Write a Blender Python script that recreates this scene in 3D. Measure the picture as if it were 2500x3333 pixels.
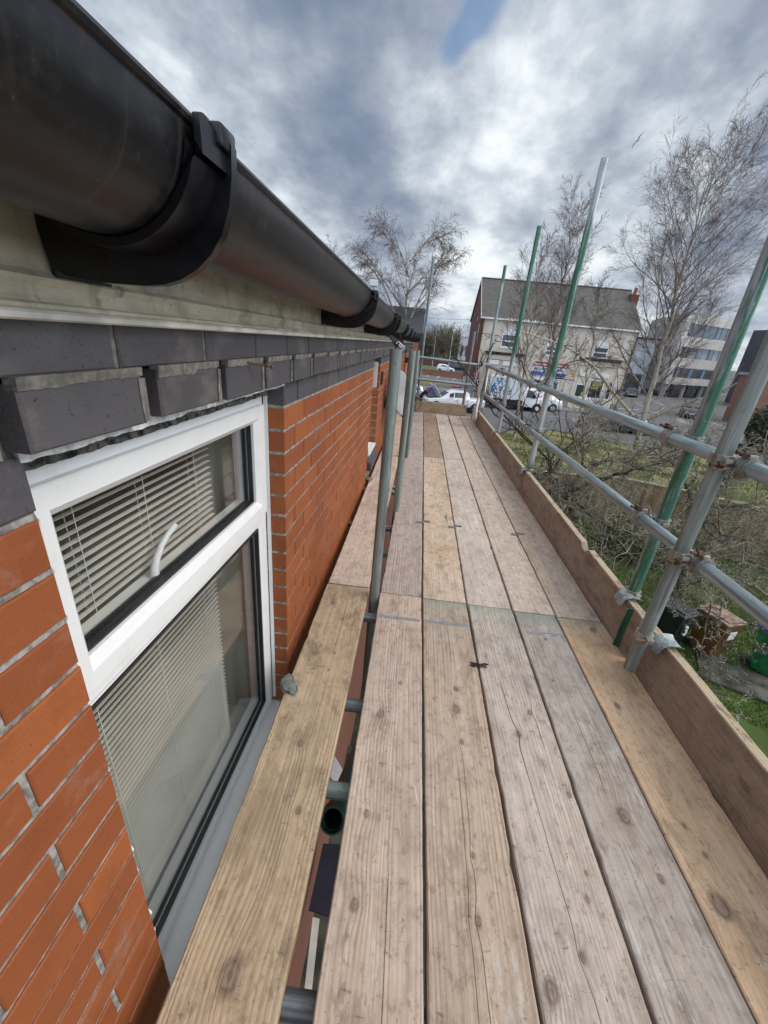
import bpy, bmesh, math, random
import numpy as np
from mathutils import Matrix, Vector, Euler
R_ = random.Random(7)
for o in list(bpy.data.objects): bpy.data.objects.remove(o)
scene = bpy.context.scene
COL = scene.collection
# ---------------------------------------------------------------- camera
H = 1.23            # eye height above the deck; the deck top is z = 0
GZ = -4.17          # street level
FPX = 1295.0; PX, PY = 1250.0, 1666.5      # focal length / centre in pixels of a 2500 x 3333 frame
def _n(v): v = np.array(v, float); return v / np.linalg.norm(v)
_Y = _n([116, -558.5, FPX]); _Z = -_n([-275, 2948, FPX]); _Z = _n(_Z - _Y * np.dot(_Z, _Y)); _X = np.cross(_Y, _Z)
RW = np.array([_X, _Y, _Z])
cam_d = bpy.data.cameras.new('camera'); cam = bpy.data.objects.new('camera', cam_d); COL.objects.link(cam)
cam_d.sensor_fit = 'VERTICAL'; cam_d.sensor_height = 36.0; cam_d.lens = FPX / 3333 * 36
cam_d.clip_start = 0.02; cam_d.clip_end = 3000
m3 = Matrix([[RW[i][0], -RW[i][1], -RW[i][2]] for i in range(3)])
cam.matrix_world = Matrix.Translation((0, 0, H)) @ m3.to_4x4()
scene.camera = cam
def ray(px, py): return RW @ _n([px - PX, py - PY, FPX])
def at(px, py, y):
    """world point of a measured picture point at depth y"""
    d = ray(px, py); t = y / d[1]; return Vector((d[0] * t, y, H + d[2] * t))
def ong(px, py, z=GZ):
    d = ray(px, py); t = (z - H) / d[2]; return Vector((d[0] * t, d[1] * t, z))
# ---------------------------------------------------------------- light
SUN_EL, SUN_AZ = math.radians(42), math.radians(92)     # azimuth clockwise from +Y
scene.view_settings.view_transform = 'Standard'; scene.view_settings.look = 'None'
scene.view_settings.gamma = 1.0; scene.view_settings.exposure = 0.55
sun_d = bpy.data.lights.new('sun', 'SUN'); sun_d.energy = 1.5; sun_d.angle = math.radians(38); sun_d.color = (1, .93, .83)
sun = bpy.data.objects.new('sun', sun_d); COL.objects.link(sun)
sd = Vector((math.sin(SUN_AZ) * math.cos(SUN_EL), math.cos(SUN_AZ) * math.cos(SUN_EL), math.sin(SUN_EL)))
sun.rotation_euler = sd.to_track_quat('Z', 'Y').to_euler()
# ---------------------------------------------------------------- node helpers
class E:
    """tiny expression wrapper round a node socket"""
    def __init__(s, nt, sock): s.nt, s.s = nt, sock
    def _m(s, op, b=None, c=None, rev=False):
        n = s.nt.nodes.new('ShaderNodeMath'); n.operation = op
        a_, b_ = (b, s) if rev else (s, b)
        for i, v in enumerate((a_, b_, c)):
            if v is None: continue
            if isinstance(v, E): s.nt.links.new(v.s, n.inputs[i])
            else: n.inputs[i].default_value = v
        return E(s.nt, n.outputs[0])
    def __add__(s, b): return s._m('ADD', b)
    __radd__ = __add__
    def __sub__(s, b): return s._m('SUBTRACT', b)
    def __rsub__(s, b): return s._m('SUBTRACT', b, rev=True)
    def __mul__(s, b): return s._m('MULTIPLY', b)
    __rmul__ = __mul__
    def __truediv__(s, b): return s._m('DIVIDE', b)
    def exp(s): return s._m('EXPONENT')
    def sin(s): return s._m('SINE')
    def abs(s): return s._m('ABSOLUTE')
    def pow(s, b): return s._m('POWER', b)
    def mx(s, b): return s._m('MAXIMUM', b)
    def mn(s, b): return s._m('MINIMUM', b)
    def step(s, a, b):                     # smooth 0..1 from a to b (a may be > b)
        n = s.nt.nodes.new('ShaderNodeMapRange'); n.interpolation_type = 'SMOOTHSTEP'
        s.nt.links.new(s.s, n.inputs['Value'])
        lo, hi, t0, t1 = (a, b, 0, 1) if a < b else (b, a, 1, 0)
        for k, v in (('From Min', lo), ('From Max', hi), ('To Min', t0), ('To Max', t1)): n.inputs[k].default_value = v
        return E(s.nt, n.outputs[0])
class Mat:
    def __init__(s, name, rough=.6, metal=0.0, spec=None):
        s.m = bpy.data.materials.new(name); s.m.use_nodes = True; s.nt = s.m.node_tree
        s.b = s.nt.nodes['Principled BSDF']; s.b.inputs['Roughness'].default_value = rough
        s.b.inputs['Metallic'].default_value = metal
        if spec is not None: s.b.inputs['Specular IOR Level'].default_value = spec
    def coord(s, kind='Object'):
        n = s.nt.nodes.new('ShaderNodeTexCoord'); return n.outputs[kind]
    def rnd(s): return E(s.nt, s.nt.nodes.new('ShaderNodeObjectInfo').outputs['Random'])
    def island(s): return E(s.nt, s.nt.nodes.new('ShaderNodeNewGeometry').outputs['Random Per Island'])
    def xyz(s, sock=None):
        n = s.nt.nodes.new('ShaderNodeSeparateXYZ'); s.nt.links.new(sock or s.coord(), n.inputs[0])
        return [E(s.nt, n.outputs[i]) for i in range(3)]
    def vec(s, x, y, z):
        n = s.nt.nodes.new('ShaderNodeCombineXYZ')
        for i, v in enumerate((x, y, z)):
            if isinstance(v, E): s.nt.links.new(v.s, n.inputs[i])
            else: n.inputs[i].default_value = v
        return n.outputs[0]
    def noise(s, vec=None, scale=1.0, detail=4, rough=.55, dist=0.0):
        n = s.nt.nodes.new('ShaderNodeTexNoise')
        s.nt.links.new(vec or s.coord(), n.inputs['Vector'])
        n.inputs['Scale'].default_value = scale; n.inputs['Detail'].default_value = detail
        n.inputs['Roughness'].default_value = rough; n.inputs['Distortion'].default_value = dist
        return E(s.nt, n.outputs['Fac'])
    def voro(s, vec, scale=1.0):
        n = s.nt.nodes.new('ShaderNodeTexVoronoi'); s.nt.links.new(vec, n.inputs['Vector']); n.inputs['Scale'].default_value = scale
        c = s.nt.nodes.new('ShaderNodeSeparateXYZ'); s.nt.links.new(n.outputs['Color'], c.inputs[0])
        return E(s.nt, n.outputs['Distance']), E(s.nt, c.outputs[0]), E(s.nt, c.outputs[1])
    def mix(s, f, a, b):
        n = s.nt.nodes.new('ShaderNodeMix'); n.data_type = 'RGBA'
        if isinstance(f, E): s.nt.links.new(f.s, n.inputs['Factor'])
        else: n.inputs['Factor'].default_value = f
        for k, v in ((6, a), (7, b)):
            if isinstance(v, tuple): n.inputs[k].default_value = (*v, 1)
            else: s.nt.links.new(v, n.inputs[k])
        return n.outputs[2]
    def color(s, c):
        if isinstance(c, tuple): s.b.inputs['Base Color'].default_value = (*c, 1)
        else: s.nt.links.new(c, s.b.inputs['Base Color'])
        return s
    def rough(s, e): s.nt.links.new(e.s, s.b.inputs['Roughness']); return s
    def bump(s, e, dist=.002, strength=.6):
        n = s.nt.nodes.new('ShaderNodeBump'); n.inputs['Distance'].default_value = dist; n.inputs['Strength'].default_value = strength
        s.nt.links.new(e.s, n.inputs['Height']); s.nt.links.new(n.outputs[0], s.b.inputs['Normal']); return s
def plain(name, c, rough=.6, metal=0.0, var=.12, scale=8.0, spec=None):
    M = Mat(name, rough, metal, spec); f = M.noise(scale=scale, detail=5)
    d = tuple(v * (1 - var * 2) for v in c); l = tuple(min(1, v * (1 + var)) for v in c)
    M.color(M.mix(f.step(.3, .7), d, l)); M.rough(f * .2 + (rough - .1)); return M.m
# ---------------------------------------------------------------- world: blue sky behind broken cloud
world = bpy.data.worlds.new('World'); scene.world = world; world.use_nodes = True
wt = world.node_tree; wt.nodes.clear()
def wn(t): return wt.nodes.new(t)
skyt = wn('ShaderNodeTexSky'); skyt.sky_type = 'NISHITA'; skyt.sun_disc = False
skyt.sun_elevation = SUN_EL; skyt.sun_rotation = SUN_AZ; skyt.air_density = 1.0; skyt.dust_density = .3; skyt.ozone_density = 2.0
bg1 = wn('ShaderNodeBackground'); bg1.inputs[1].default_value = .10; wt.links.new(skyt.outputs[0], bg1.inputs[0])
class WM(Mat):
    def __init__(s): s.nt = wt
W = WM()
gx, gy, gz = W.xyz(W.coord('Generated'))
hz = gz.mx(0.0) + .30
cu, cv = gx / hz, gy / hz
def blob(px, py, sig, amp):
    d = ray(px, py); dot = gx * float(d[0]) + gy * float(d[1]) + gz * float(d[2])
    return ((dot - 1.0) * (1.0 / (sig * sig))).exp() * amp
big = W.noise(W.vec(cu * 1.15 + 3.1, cv * .95 + 7.4, 2.0), 1.0, 5, .50, .15)
mid = W.noise(W.vec(cu * 3.0 + 1.1, cv * 2.4 + 4.2, 5.0), 1.0, 8, .58, .12)
fine = W.noise(W.vec(cu * 8.0 + 9.1, cv * 6.4 + 4.2, 8.0), 1.0, 7, .6, .1)
wisp = W.noise(W.vec(cu * 5.0 + 2.0, cv * 4.0 - 1.0, 11.0), 1.0, 7, .6, .6)
dens = (big - .5) * .80 + (mid - .5) * .72 + (fine - .5) * .26 + .5            # high = thick dark cloud
# the broad masses of this sky: brighter breaks and heavier banks
for px, py, sg, am in ((657, 60, .11, -.13), (600, 260, .13, -.12), (1642, 347, .09, -.13), (1600, 160, .05, -.13), (1378, 443, .055, -.13), (1628, 555, .055, -.13), (1480, 620, .06, -.08), (1500, 480, .09, -.09), (865, 555, .10, -.08), (1000, 640, .08, -.08), (1101, 797, .06, -.15), (1586, 830, .08, -.10), (2002, 818, .09, -.15), (1000, 860, .08, -.10),
                       (1470, 960, .10, -.12), (1750, 860, .11, -.12), (2420, 1030, .15, -.13), (2100, 950, .10, -.10), (1850, 300, .08, -.06),
                       (1170, 277, .14, .09), (1170, 693, .09, .12), (960, 440, .13, .08), (1060, 555, .08, .06), (1530, 745, .10, .13), (1300, 160, .10, .04), (2150, 260, .26, .07), (2070, 665, .12, .09), (2350, 560, .16, .08), (1750, 680, .08, .07), (1300, 880, .06, .07), (1450, 870, .05, .06)):
    dens = dens + blob(px, py, sg, am * .72)
dens = dens + (wisp - .5) * .12
cr = wn('ShaderNodeValToRGB'); wt.links.new(dens.s, cr.inputs[0])
els = cr.color_ramp.elements
els[0].position = .20; els[0].color = (.74, .765, .775, 1)
els[1].position = .78; els[1].color = (.125, .155, .215, 1)
for p, c in ((.31, (.60, .64, .67)), (.40, (.42, .465, .515)), (.49, (.295, .335, .395)), (.58, (.21, .25, .315)), (.68, (.155, .195, .27))):
    e = els.new(p); e.color = (*c, 1)
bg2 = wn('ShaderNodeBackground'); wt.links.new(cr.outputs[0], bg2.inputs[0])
# extra brightness added to unseen cloud overhead, right and behind, to light the scene
sunward = gx * float(sd.x) + gy * float(sd.y) + gz * float(sd.z)
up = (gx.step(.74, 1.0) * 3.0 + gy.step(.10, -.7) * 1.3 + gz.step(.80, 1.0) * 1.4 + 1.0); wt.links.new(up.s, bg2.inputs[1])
hole = (blob(1466, 180, .017, 1.2) + blob(1498, 120, .014, .8) + blob(1556, 62, .018, 1.0) + blob(1590, 10, .026, 1.2)) 
hole = (hole * 1.0 - (wisp - .44) * 3.0 - (fine - .5) * 2.0).step(.15, 1.35) * .75
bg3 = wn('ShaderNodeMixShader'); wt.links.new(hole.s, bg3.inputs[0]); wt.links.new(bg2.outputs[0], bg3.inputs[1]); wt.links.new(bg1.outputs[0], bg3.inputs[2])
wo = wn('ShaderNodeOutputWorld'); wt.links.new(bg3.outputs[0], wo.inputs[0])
# ---------------------------------------------------------------- mesh helpers
def tag(o, label=None, cat=None, group=None, kind=None):
    if label: o['label'] = label
    if cat: o['category'] = cat
    if group: o['group'] = group
    if kind: o['kind'] = kind
    return o
def empty(name, loc=(0, 0, 0), label=None, cat=None, group=None, rot=None):
    o = bpy.data.objects.new(name, None); COL.objects.link(o); o.location = loc
    if rot: o.rotation_euler = rot
    o.empty_display_size = .1
    return tag(o, label, cat, group)
class MB:
    def __init__(s): s.v = []; s.f = []; s.mi = []; s.T = None
    def add(s, vs, fs, mi=0):
        b = len(s.v)
        if s.T is not None: vs = [s.T @ Vector(v) for v in vs]
        s.v += [tuple(v) for v in vs]; s.f += [tuple(i + b for i in f) for f in fs]; s.mi += [mi] * len(fs); return s
    def box(s, x0, x1, y0, y1, z0, z1, mi=0):
        return s.add([(x, y, z) for z in (z0, z1) for y in (y0, y1) for x in (x0, x1)],
                     [(0, 2, 3, 1), (4, 5, 7, 6), (0, 1, 5, 4), (2, 6, 7, 3), (0, 4, 6, 2), (1, 3, 7, 5)], mi)
    def cbox(s, x0, x1, y0, y1, z0, z1, c=.004, mi=0):
        """box with every edge chamfered"""
        bm = bmesh.new(); bmesh.ops.create_cube(bm, size=1)
        for v in bm.verts: v.co = Vector(((x0 + x1) / 2 + v.co.x * (x1 - x0), (y0 + y1) / 2 + v.co.y * (y1 - y0), (z0 + z1) / 2 + v.co.z * (z1 - z0)))
        bmesh.ops.bevel(bm, geom=list(bm.edges), offset=c, segments=2, affect='EDGES', profile=.5)
        bm.verts.index_update(); s.add([v.co.copy() for v in bm.verts], [[v.index for v in f.verts] for f in bm.faces], mi); bm.free(); return s
    def prism(s, pts, h0, h1, axis='x', mi=0):
        """closed outline pts (a, b) swept between h0 and h1 along axis; a,b are the other two axes in xyz order"""
        def P(a, b, h): return {'x': (h, a, b), 'y': (a, h, b), 'z': (a, b, h)}[axis]
        n = len(pts); vs = [P(a, b, h0) for a, b in pts] + [P(a, b, h1) for a, b in pts]
        fs = [(i, (i + 1) % n, n + (i + 1) % n, n + i) for i in range(n)] + [tuple(range(n - 1, -1, -1)), tuple(range(n, 2 * n))]
        return s.add(vs, fs, mi)
    def path(s, pts, rad, k=8, cap=True, mi=0):
        pts = [Vector(p) for p in pts]; n = len(pts)
        if not hasattr(rad, '__len__'): rad = [rad] * n
        vs, fs = [], []; u = None
        for i, p in enumerate(pts):
            d = (pts[min(i + 1, n - 1)] - pts[max(i - 1, 0)])
            if d.length < 1e-9: d = Vector((0, 0, 1))
            d.normalize()
            if u is None: u = d.cross(Vector((0, 0, 1)) if abs(d.z) < .9 else Vector((1, 0, 0)))
            u = (u - d * u.dot(d))
            if u.length < 1e-6: u = d.orthogonal()
            u.normalize(); w = d.cross(u)
            for j in range(k):
                a = 2 * math.pi * j / k; vs.append(p + (u * math.cos(a) + w * math.sin(a)) * rad[i])
        for i in range(n - 1):
            for j in range(k):
                fs.append((i * k + j, i * k + (j + 1) % k, (i + 1) * k + (j + 1) % k, (i + 1) * k + j))
        if cap: fs += [tuple(range(k - 1, -1, -1)), tuple(range((n - 1) * k, n * k))]
        return s.add(vs, fs, mi)
    def pipe(s, p0, p1, r, ri, k=28, mi=0):
        """hollow tube, open ends with real wall thickness"""
        p0, p1 = Vector(p0), Vector(p1); d = (p1 - p0).normalized(); u = d.orthogonal().normalized(); w = d.cross(u)
        vs = []
        for p, q in ((p0, r), (p1, r), (p1, ri), (p0, ri)):
            for j in range(k): a = 2 * math.pi * j / k; vs.append(p + (u * math.cos(a) + w * math.sin(a)) * q)
        fs = []
        for i in range(4):
            for j in range(k): fs.append((i * k + j, i * k + (j + 1) % k, ((i + 1) % 4) * k + (j + 1) % k, ((i + 1) % 4) * k + j))
        return s.add(vs, fs, mi)
    def disc(s, c, n, r, th, k=20, mi=0):
        c, n = Vector(c), Vector(n).normalized(); return s.path([c - n * th / 2, c + n * th / 2], r, k, True, mi)
    def build(s, name, mats, parent=None, smooth=False):
        me = bpy.data.meshes.new(name); me.from_pydata(s.v, [], s.f)
        mats = mats if isinstance(mats, (list, tuple)) else [mats]
        for m in mats: me.materials.append(m)
        if len(mats) > 1: me.polygons.foreach_set('material_index', s.mi)
        bm = bmesh.new(); bm.from_mesh(me); bmesh.ops.recalc_face_normals(bm, faces=bm.faces)
        bm.to_mesh(me); bm.free()
        if smooth:
            me.polygons.foreach_set('use_smooth', [True] * len(me.polygons)); me.set_sharp_from_angle(angle=math.radians(38))
        me.update(); o = bpy.data.objects.new(name, me); COL.objects.link(o)
        if parent is not None: o.parent = parent
        return o
def raw_mesh(name, verts, faces, mat_, parent=None, smooth=False):
    """fast path for big numpy meshes; faces all the same size"""
    me = bpy.data.meshes.new(name); nv, nf, k = len(verts), len(faces), faces.shape[1]
    me.vertices.add(nv); me.vertices.foreach_set('co', np.asarray(verts, np.float32).ravel())
    me.loops.add(nf * k); me.loops.foreach_set('vertex_index', np.asarray(faces, np.int32).ravel())
    me.polygons.add(nf); me.polygons.foreach_set('loop_start', np.arange(0, nf * k, k, dtype=np.int32))
    me.polygons.foreach_set('loop_total', np.full(nf, k, np.int32))
    if smooth: me.polygons.foreach_set('use_smooth', np.ones(nf, bool))
    me.materials.append(mat_); me.update(calc_edges=True); me.validate()
    o = bpy.data.objects.new(name, me); COL.objects.link(o)
    if parent is not None: o.parent = parent
    return o
def copy_tree(o, parent=None):
    c = o.copy(); COL.objects.link(c); c.parent = parent
    for ch in list(o.children): copy_tree(ch, c)
    return c
def text_part(name, s, size, m, parent, loc, rot, xs=1.0, bold=0.0, ext=.01):
    cu_ = bpy.data.curves.new(name, 'FONT'); cu_.body = s; cu_.size = size; cu_.align_x = 'CENTER'; cu_.align_y = 'CENTER'
    cu_.extrude = ext; cu_.offset = bold; cu_.resolution_u = 3
    t = bpy.data.objects.new(name, cu_); COL.objects.link(t); dg = bpy.context.evaluated_depsgraph_get(); dg.update()
    me = bpy.data.meshes.new_from_object(t.evaluated_get(dg)); bpy.data.objects.remove(t); bpy.data.curves.remove(cu_)
    me.materials.clear(); me.materials.append(m); me.name = name
    o = bpy.data.objects.new(name, me); COL.objects.link(o); o.parent = parent; o.location = loc; o.rotation_euler = rot; o.scale = (xs, 1, 1)
    return o
# ================================================================ MATERIALS
def wood(name, light, dark, grey=.3, dirt=.35, white=.25, green=0.0, yellow=0.0, seed=0.0, line=.5, knots=None, cracks=(), org=(0, 0), edge_z=None):
    """weathered scaffold board; grain runs along object y, the joint end is at y = 0.
    knots: measured (px, py, radius) on the deck; cracks: (x, slope, y0, y1) in board space"""
    warmer = lambda c: (min(1, c[0] * 1.10), c[1] * 1.035, c[2] * .985)
    light, dark = warmer(light), warmer(dark)
    M = Mat(name, .80, 0, .22); x, y, z = M.xyz(); r = (M.rnd() + seed) if not knots else M.rnd() * 0.0 + seed
    X = x + z + r * 17.3; Y = y + r * 31.7
    warp = M.noise(M.vec(X * 3.0, Y * .55, r * 9.0), 1, 3, .5) - .5
    d, k1, k2 = M.voro(M.vec(X * 3.6, Y * 2.3, 0.0))
    gate = k1.step(.12, .24) * (.0 if knots else 1.0)
    size = k2 * .6 + .7
    dk = d / size
    pull = ((dk * dk) * -38.0).exp() * gate
    kn = dk.step(.085, .05) * gate; halo = dk.step(.17, .06) * gate
    kring = ((dk * 260.0).sin() * .5 + .5) * kn
    edge = M.noise(M.vec(x * 45.0, y * 45.0, seed), 1, 3, .6) * .5 + .75
    for (kx, ky, kr) in (knots or []):
        p = ong(kx, ky, 0.0); ax, ay = p.x - org[0], p.y - org[1]
        ex = (x - ax) * (1.0 / kr); ey = (y - ay) * (.72 / kr); dd = (ex * ex + ey * ey).pow(.5); dn = dd * edge
        sg = 1.0 if ax > 0 else -1.0
        pull = pull + ((dd * dd) * -.16).exp() * (sg * kr * 26.0)
        kn = kn.mx(dn.step(1.05, .75)); halo = halo.mx(dn.step(2.1, .9)); kring = kring.mx(((dn * 13.0).sin() * .5 + .5) * dn.step(1.2, .8))
    g = X + warp * .085 + pull * .034
    fib = M.noise(M.vec(g * 150.0, Y * 3.2, z * 150.0), 1, 4, .65)
    fib2 = M.noise(M.vec(g * 52.0, Y * 1.0, z * 52.0), 1, 4, .62)
    ringn = M.noise(M.vec(g * 14.0, Y * .25, 3.0), 1, 2, .5)
    rings = ((g * 460.0 + ringn * 30.0).sin() * .5 + .5).pow(2.0)
    rmask = M.noise(M.vec(X * 5.0, Y * .8, 8.0), 1, 2, .5).step(.36, .58)
    crack = (M.noise(M.vec(g * 26.0, Y * .8, 4.0), 1, 1, .4) - .5).abs().step(.012, .004) * M.noise(M.vec(X * 4.0, Y * 1.3, 6.0), 1, 2, .5).step(.60, .68) * (0.0 if cracks else .8)
    for (cx, sl, y0, y1) in cracks:
        wob = (M.noise(M.vec(0.0, y * 3.0, cx * 50.0), 1, 4, .6) - .5) * .012
        crack = crack.mx((g - X + x + z * .0 - cx - (y - y0) * sl + wob - warp * .06).abs().step(.0013, .0004) * y.step(y0 - .04, y0 + .02) * y.step(y1 + .05, y1 - .04))
    low = M.noise(M.vec(X * 4.2, Y * 1.5, r), 1, 5, .62)
    low2 = M.noise(M.vec(X * 10.0 + 5.0, Y * 5.0, r), 1, 6, .70)
    low3 = M.noise(M.vec(X * 3.0 - 8.0, Y * 2.0, r), 1, 5, .6)
    mott = M.noise(M.vec(X * 26.0, Y * 13.0, r), 1, 6, .72)
    blot = M.noise(M.vec(X * 44.0 + 9.0, Y * 26.0, r), 1, 6, .75)
    tick = M.noise(M.vec(X * 30.0, Y * 95.0, 2.0), 1, 3, .6).step(.63, .69) * low2.step(.42, .56)
    scr = M.noise(M.vec(X * 105.0 + Y * 22.0, Y * 9.0, 7.0), 1, 2, .5).step(.70, .74) * low3.step(.45, .55)
    speck = M.noise(M.vec(X * 95.0, Y * 75.0, 2.0), 1, 2, .5).step(.72, .76)
    c = M.mix(fib.step(.28, .66) * .72 + .22, dark, light)
    c = M.mix(fib2.step(.60, .34) * .30, c, tuple(v * .66 for v in dark))
    c = M.mix(rings * rmask * (line * .62), c, tuple(v * .50 for v in dark))
    c = M.mix(low.step(.38, .68) * grey, c, (.43, .38, .34))
    if yellow: c = M.mix(low3.step(.42, .62) * yellow, c, (.64, .42, .24))
    c = M.mix(low2.step(.50, .70) * min(.9, dirt * 1.2), c, (.19, .14, .10))
    c = M.mix(mott.step(.50, .62) * .36, c, tuple(v * .60 for v in dark)); c = M.mix(mott.step(.46, .34) * .26, c, tuple(min(1, v * 1.22) for v in light))
    c = M.mix(blot.step(.55, .62) * .40, c, (.17, .12, .085))
    c = M.mix(low.step(.56, .44) * low3.step(.5, .66) * dirt * .6, c, (.20, .14, .10))
    c = M.mix(tick * .55, c, (.12, .085, .06))
    c = M.mix(scr * .55, c, tuple(min(1, v * 1.35) for v in light))
    c = M.mix(speck * .8, c, (.07, .048, .035))
    wm = M.noise(M.vec(X * 7.5 + 3.0, Y * 3.6, r * 3.0), 1, 7, .78).step(.575, .66)
    c = M.mix(wm * fib.step(.25, .6) * white, c, (.66, .63, .59))
    if green:
        em = (y.abs() * -16.0).exp() + M.noise(M.vec(X * 9.0, Y * 7.0, 1.0), 1, 4, .6).step(.55, .75) * (y.abs() * -4.5).exp()
        c = M.mix((em * green).mn(.8), c, (.18, .30, .22))
    c = M.mix(halo * mott.step(.35, .6) * .34, c, (.24, .165, .11)); c = M.mix(kn * .60, c, (.19, .135, .105)); c = M.mix(kring * blot.step(.4, .55) * .5, c, (.055, .04, .033))
    c = M.mix(crack * .80, c, (.05, .035, .028))
    if edge_z: c = M.mix(z.step(edge_z - .003, edge_z) * mott.step(.64, .52) * .8, c, (.50, .40, .27))
    M.color(c); M.bump(fib * .5 + rings * rmask * -.6 + crack * -2.0 + kn * .6, .002, .6); return M.m
WD = {
    'near1': wood('pinkish near board', (.60, .50, .42), (.43, .345, .275), .35, .45, .6, seed=1.0, line=.30, knots=[(1195, 2647, 0.010), (1240, 2322, 0.016), (1155, 2943, 0.012), (1304, 2223, 0.007)], cracks=((.02, .0, -1.5, -1.2),), org=(.049, 1.755)),
    'pink': wood('pale pink brown board', (.68, .575, .49), (.50, .41, .335), .35, .38, .6),
    'grain': wood('open grain tan board', (.64, .54, .44), (.47, .38, .295), .35, .42, .5, seed=2, line=.55),
    'near3': wood('pale near board', (.62, .55, .49), (.45, .385, .33), .45, .36, .5, green=.5, seed=3.3, line=.6, knots=[(1688, 2388, 0.011), (1795, 3228, 0.017), (1896, 3116, 0.009), (1912, 2927, 0.007), (1853, 2588, 0.008), (1725, 2319, 0.009), (1909, 2842, 0.005)], cracks=((.005, -.045, -1.45, -.55), (-.018, -.05, -.9, -.5), (.06, .02, -.75, -.45)), org=(.514, 1.738)),
    'pale': wood('pale washed board', (.68, .61, .54), (.51, .445, .385), .45, .32, .6, seed=3, line=.45),
    'grey': wood('grey furrowed board', (.52, .48, .44), (.34, .31, .28), .7, .4, .6, seed=5, line=.85),
    'yellow': wood('tan ochre board', (.68, .57, .45), (.52, .42, .31), .3, .42, .35, yellow=.30, seed=6, line=.3),
    'purple': wood('purple grey board', (.53, .455, .42), (.37, .31, .285), .5, .35, .3, seed=8, line=.8),
    'brown': wood('brown dirty board', (.42, .33, .24), (.27, .20, .14), .2, .6, .15, seed=9),
    'near0': wood('olive tan near board', (.52, .42, .29), (.35, .265, .175), .12, .80, .15, seed=11.5, line=.35, knots=[(979, 2418, .011), (973, 2635, .010), (747, 3176, .026), (1085, 1962, .012), (1070, 2180, .006), (1090, 2125, .005)], cracks=((.03, .0, -.5, -.1),), org=(-.2495, 1.78)),
    'inner': wood('olive tan board', (.50, .41, .29), (.34, .26, .175), .15, .75, .15, seed=11, line=.4),
    'toe': wood('brown toe board', (.35, .28, .22), (.22, .17, .13), .4, .75, .25, seed=12, line=.2, edge_z=.2205),
    'greenend': wood('board with green painted end', (.58, .475, .375), (.40, .31, .23), .3, .45, .45, green=.6, seed=13, line=.75, knots=[(1485, 2308, 0.017), (1485, 2242, 0.010), (1557, 2999, 0.010), (1504, 2415, 0.008), (1539, 2783, 0.007), (1571, 2167, 0.006)], cracks=((.012, .0, -1.75, -.75), (-.012, .01, -1.45, -.9), (.005, .0, -.42, -.2)), org=(.28, 1.742)),
    'yellowgreen': wood('yellow board with green end', (.72, .545, .385), (.55, .39, .255), .12, .42, .35, green=.4, yellow=.5, seed=15, line=.25, knots=[(2008, 2298, 0.013), (2344, 2951, 0.024), (1928, 2051, 0.016), (2292, 2783, 0.007), (2224, 2687, 0.006)], cracks=((.5, 0, -9, -9),), org=(.966, 1.722)),
    'greygreen': wood('grey furrowed board with green end', (.53, .48, .43), (.34, .30, .265), .6, .48, .65, green=.6, seed=17, line=.95, knots=[(2032, 2655, 0.022), (2152, 2860, 0.010), (1800, 2215, 0.006), (2064, 3287, 0.012), (1776, 2079, 0.008)], cracks=((-.01, .0, -.9, -.6),), org=(.742, 1.728)),
}
def galv(name, base=(.36, .37, .38), teal=.25, green=None, rough=.5, rust=.1, metal=.55, full=False):
    """galvanised tube, streaked, with green paint between given heights (object z), list of (z0,z1)"""
    M = Mat(name, rough, metal); x, y, z = M.xyz(); r = M.rnd() * 50.0
    ax = M.vec(x * 9.0 + r, y * 9.0, z * 1.6); st = M.noise(M.vec(x * 60.0 + r, y * 60.0, z * 2.0), 1, 5, .65)
    b = M.noise(ax, 3.0, 6, .65); c = M.mix(st.step(.34, .66), tuple(v * .55 for v in base), tuple(min(1, v * 1.25) for v in base)); fl = M.noise(M.vec(x * 42.0 + r, y * 42.0, z * 5.0), 1, 6, .7); c = M.mix(fl.step(.55, .62) * .42, c, tuple(v * .42 for v in base)); c = M.mix(fl.step(.42, .34) * .3, c, (.52, .55, .56))
    c = M.mix(b.step(.50, .68) * teal, c, (.17, .26, .235))
    sp = M.noise(M.vec(x * 70.0, y * 70.0, z * 55.0 + r), 1, 3, .6)
    c = M.mix(sp.step(.62, .70) * .5, c, tuple(v * .45 for v in base))
    c = M.mix(M.noise(M.vec(x * 40.0, y * 40.0, z * 9.0 + r), 1, 4, .6).step(.70, .80) * rust * 2, c, (.16, .09, .05))
    if green:
        gm = None
        for z0, z1 in green:
            e = (z + (b - .5) * .25).step(z0 - .04, z0 + .06) * (z + (b - .5) * .25).step(z1 + .06, z1 - .04)
            gm = e if gm is None else gm.mx(e)
        gn = M.mix(st.step(.3, .75), (.04, .125, .075), (.10, .235, .165))
        scr = M.noise(M.vec(x * 45.0 + r, y * 45.0, z * 3.5), 1, 6, .7).step(.53, .60)
        scr2 = M.noise(M.vec(x * 110.0, y * 110.0, z * 26.0 + r), 1, 3, .7).step(.66, .72)
        gn = M.mix(scr * .85, gn, (.30, .34, .33)); gn = M.mix(scr2 * .6, gn, (.50, .56, .50))
        ang = (x * -.75 + y * .65) * 26.0 + (b - .5) * 2.4 + (M.noise(M.vec(0.0, r, z * 1.1), 1, 3, .6) - .42) * 5.0; c = M.mix(gm if full else gm * ang.step(-.75, -.1), c, gn)
    M.color(c); M.rough(st * .25 + (rough - .12)); M.bump(sp * .6 + st, .0006, .5); return M.m
G_tube = galv('galvanised tube', (.37, .40, .40), .35)
G_rail = galv('blue grey handrail tube', (.37, .43, .435), .45, rough=.48)
G_weath = galv('green grey weathered tube', (.24, .27, .25), .75, rough=.58, metal=.35)
G_dark = galv('dark dull tube', (.20, .215, .23), .3, rough=.6)
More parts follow.
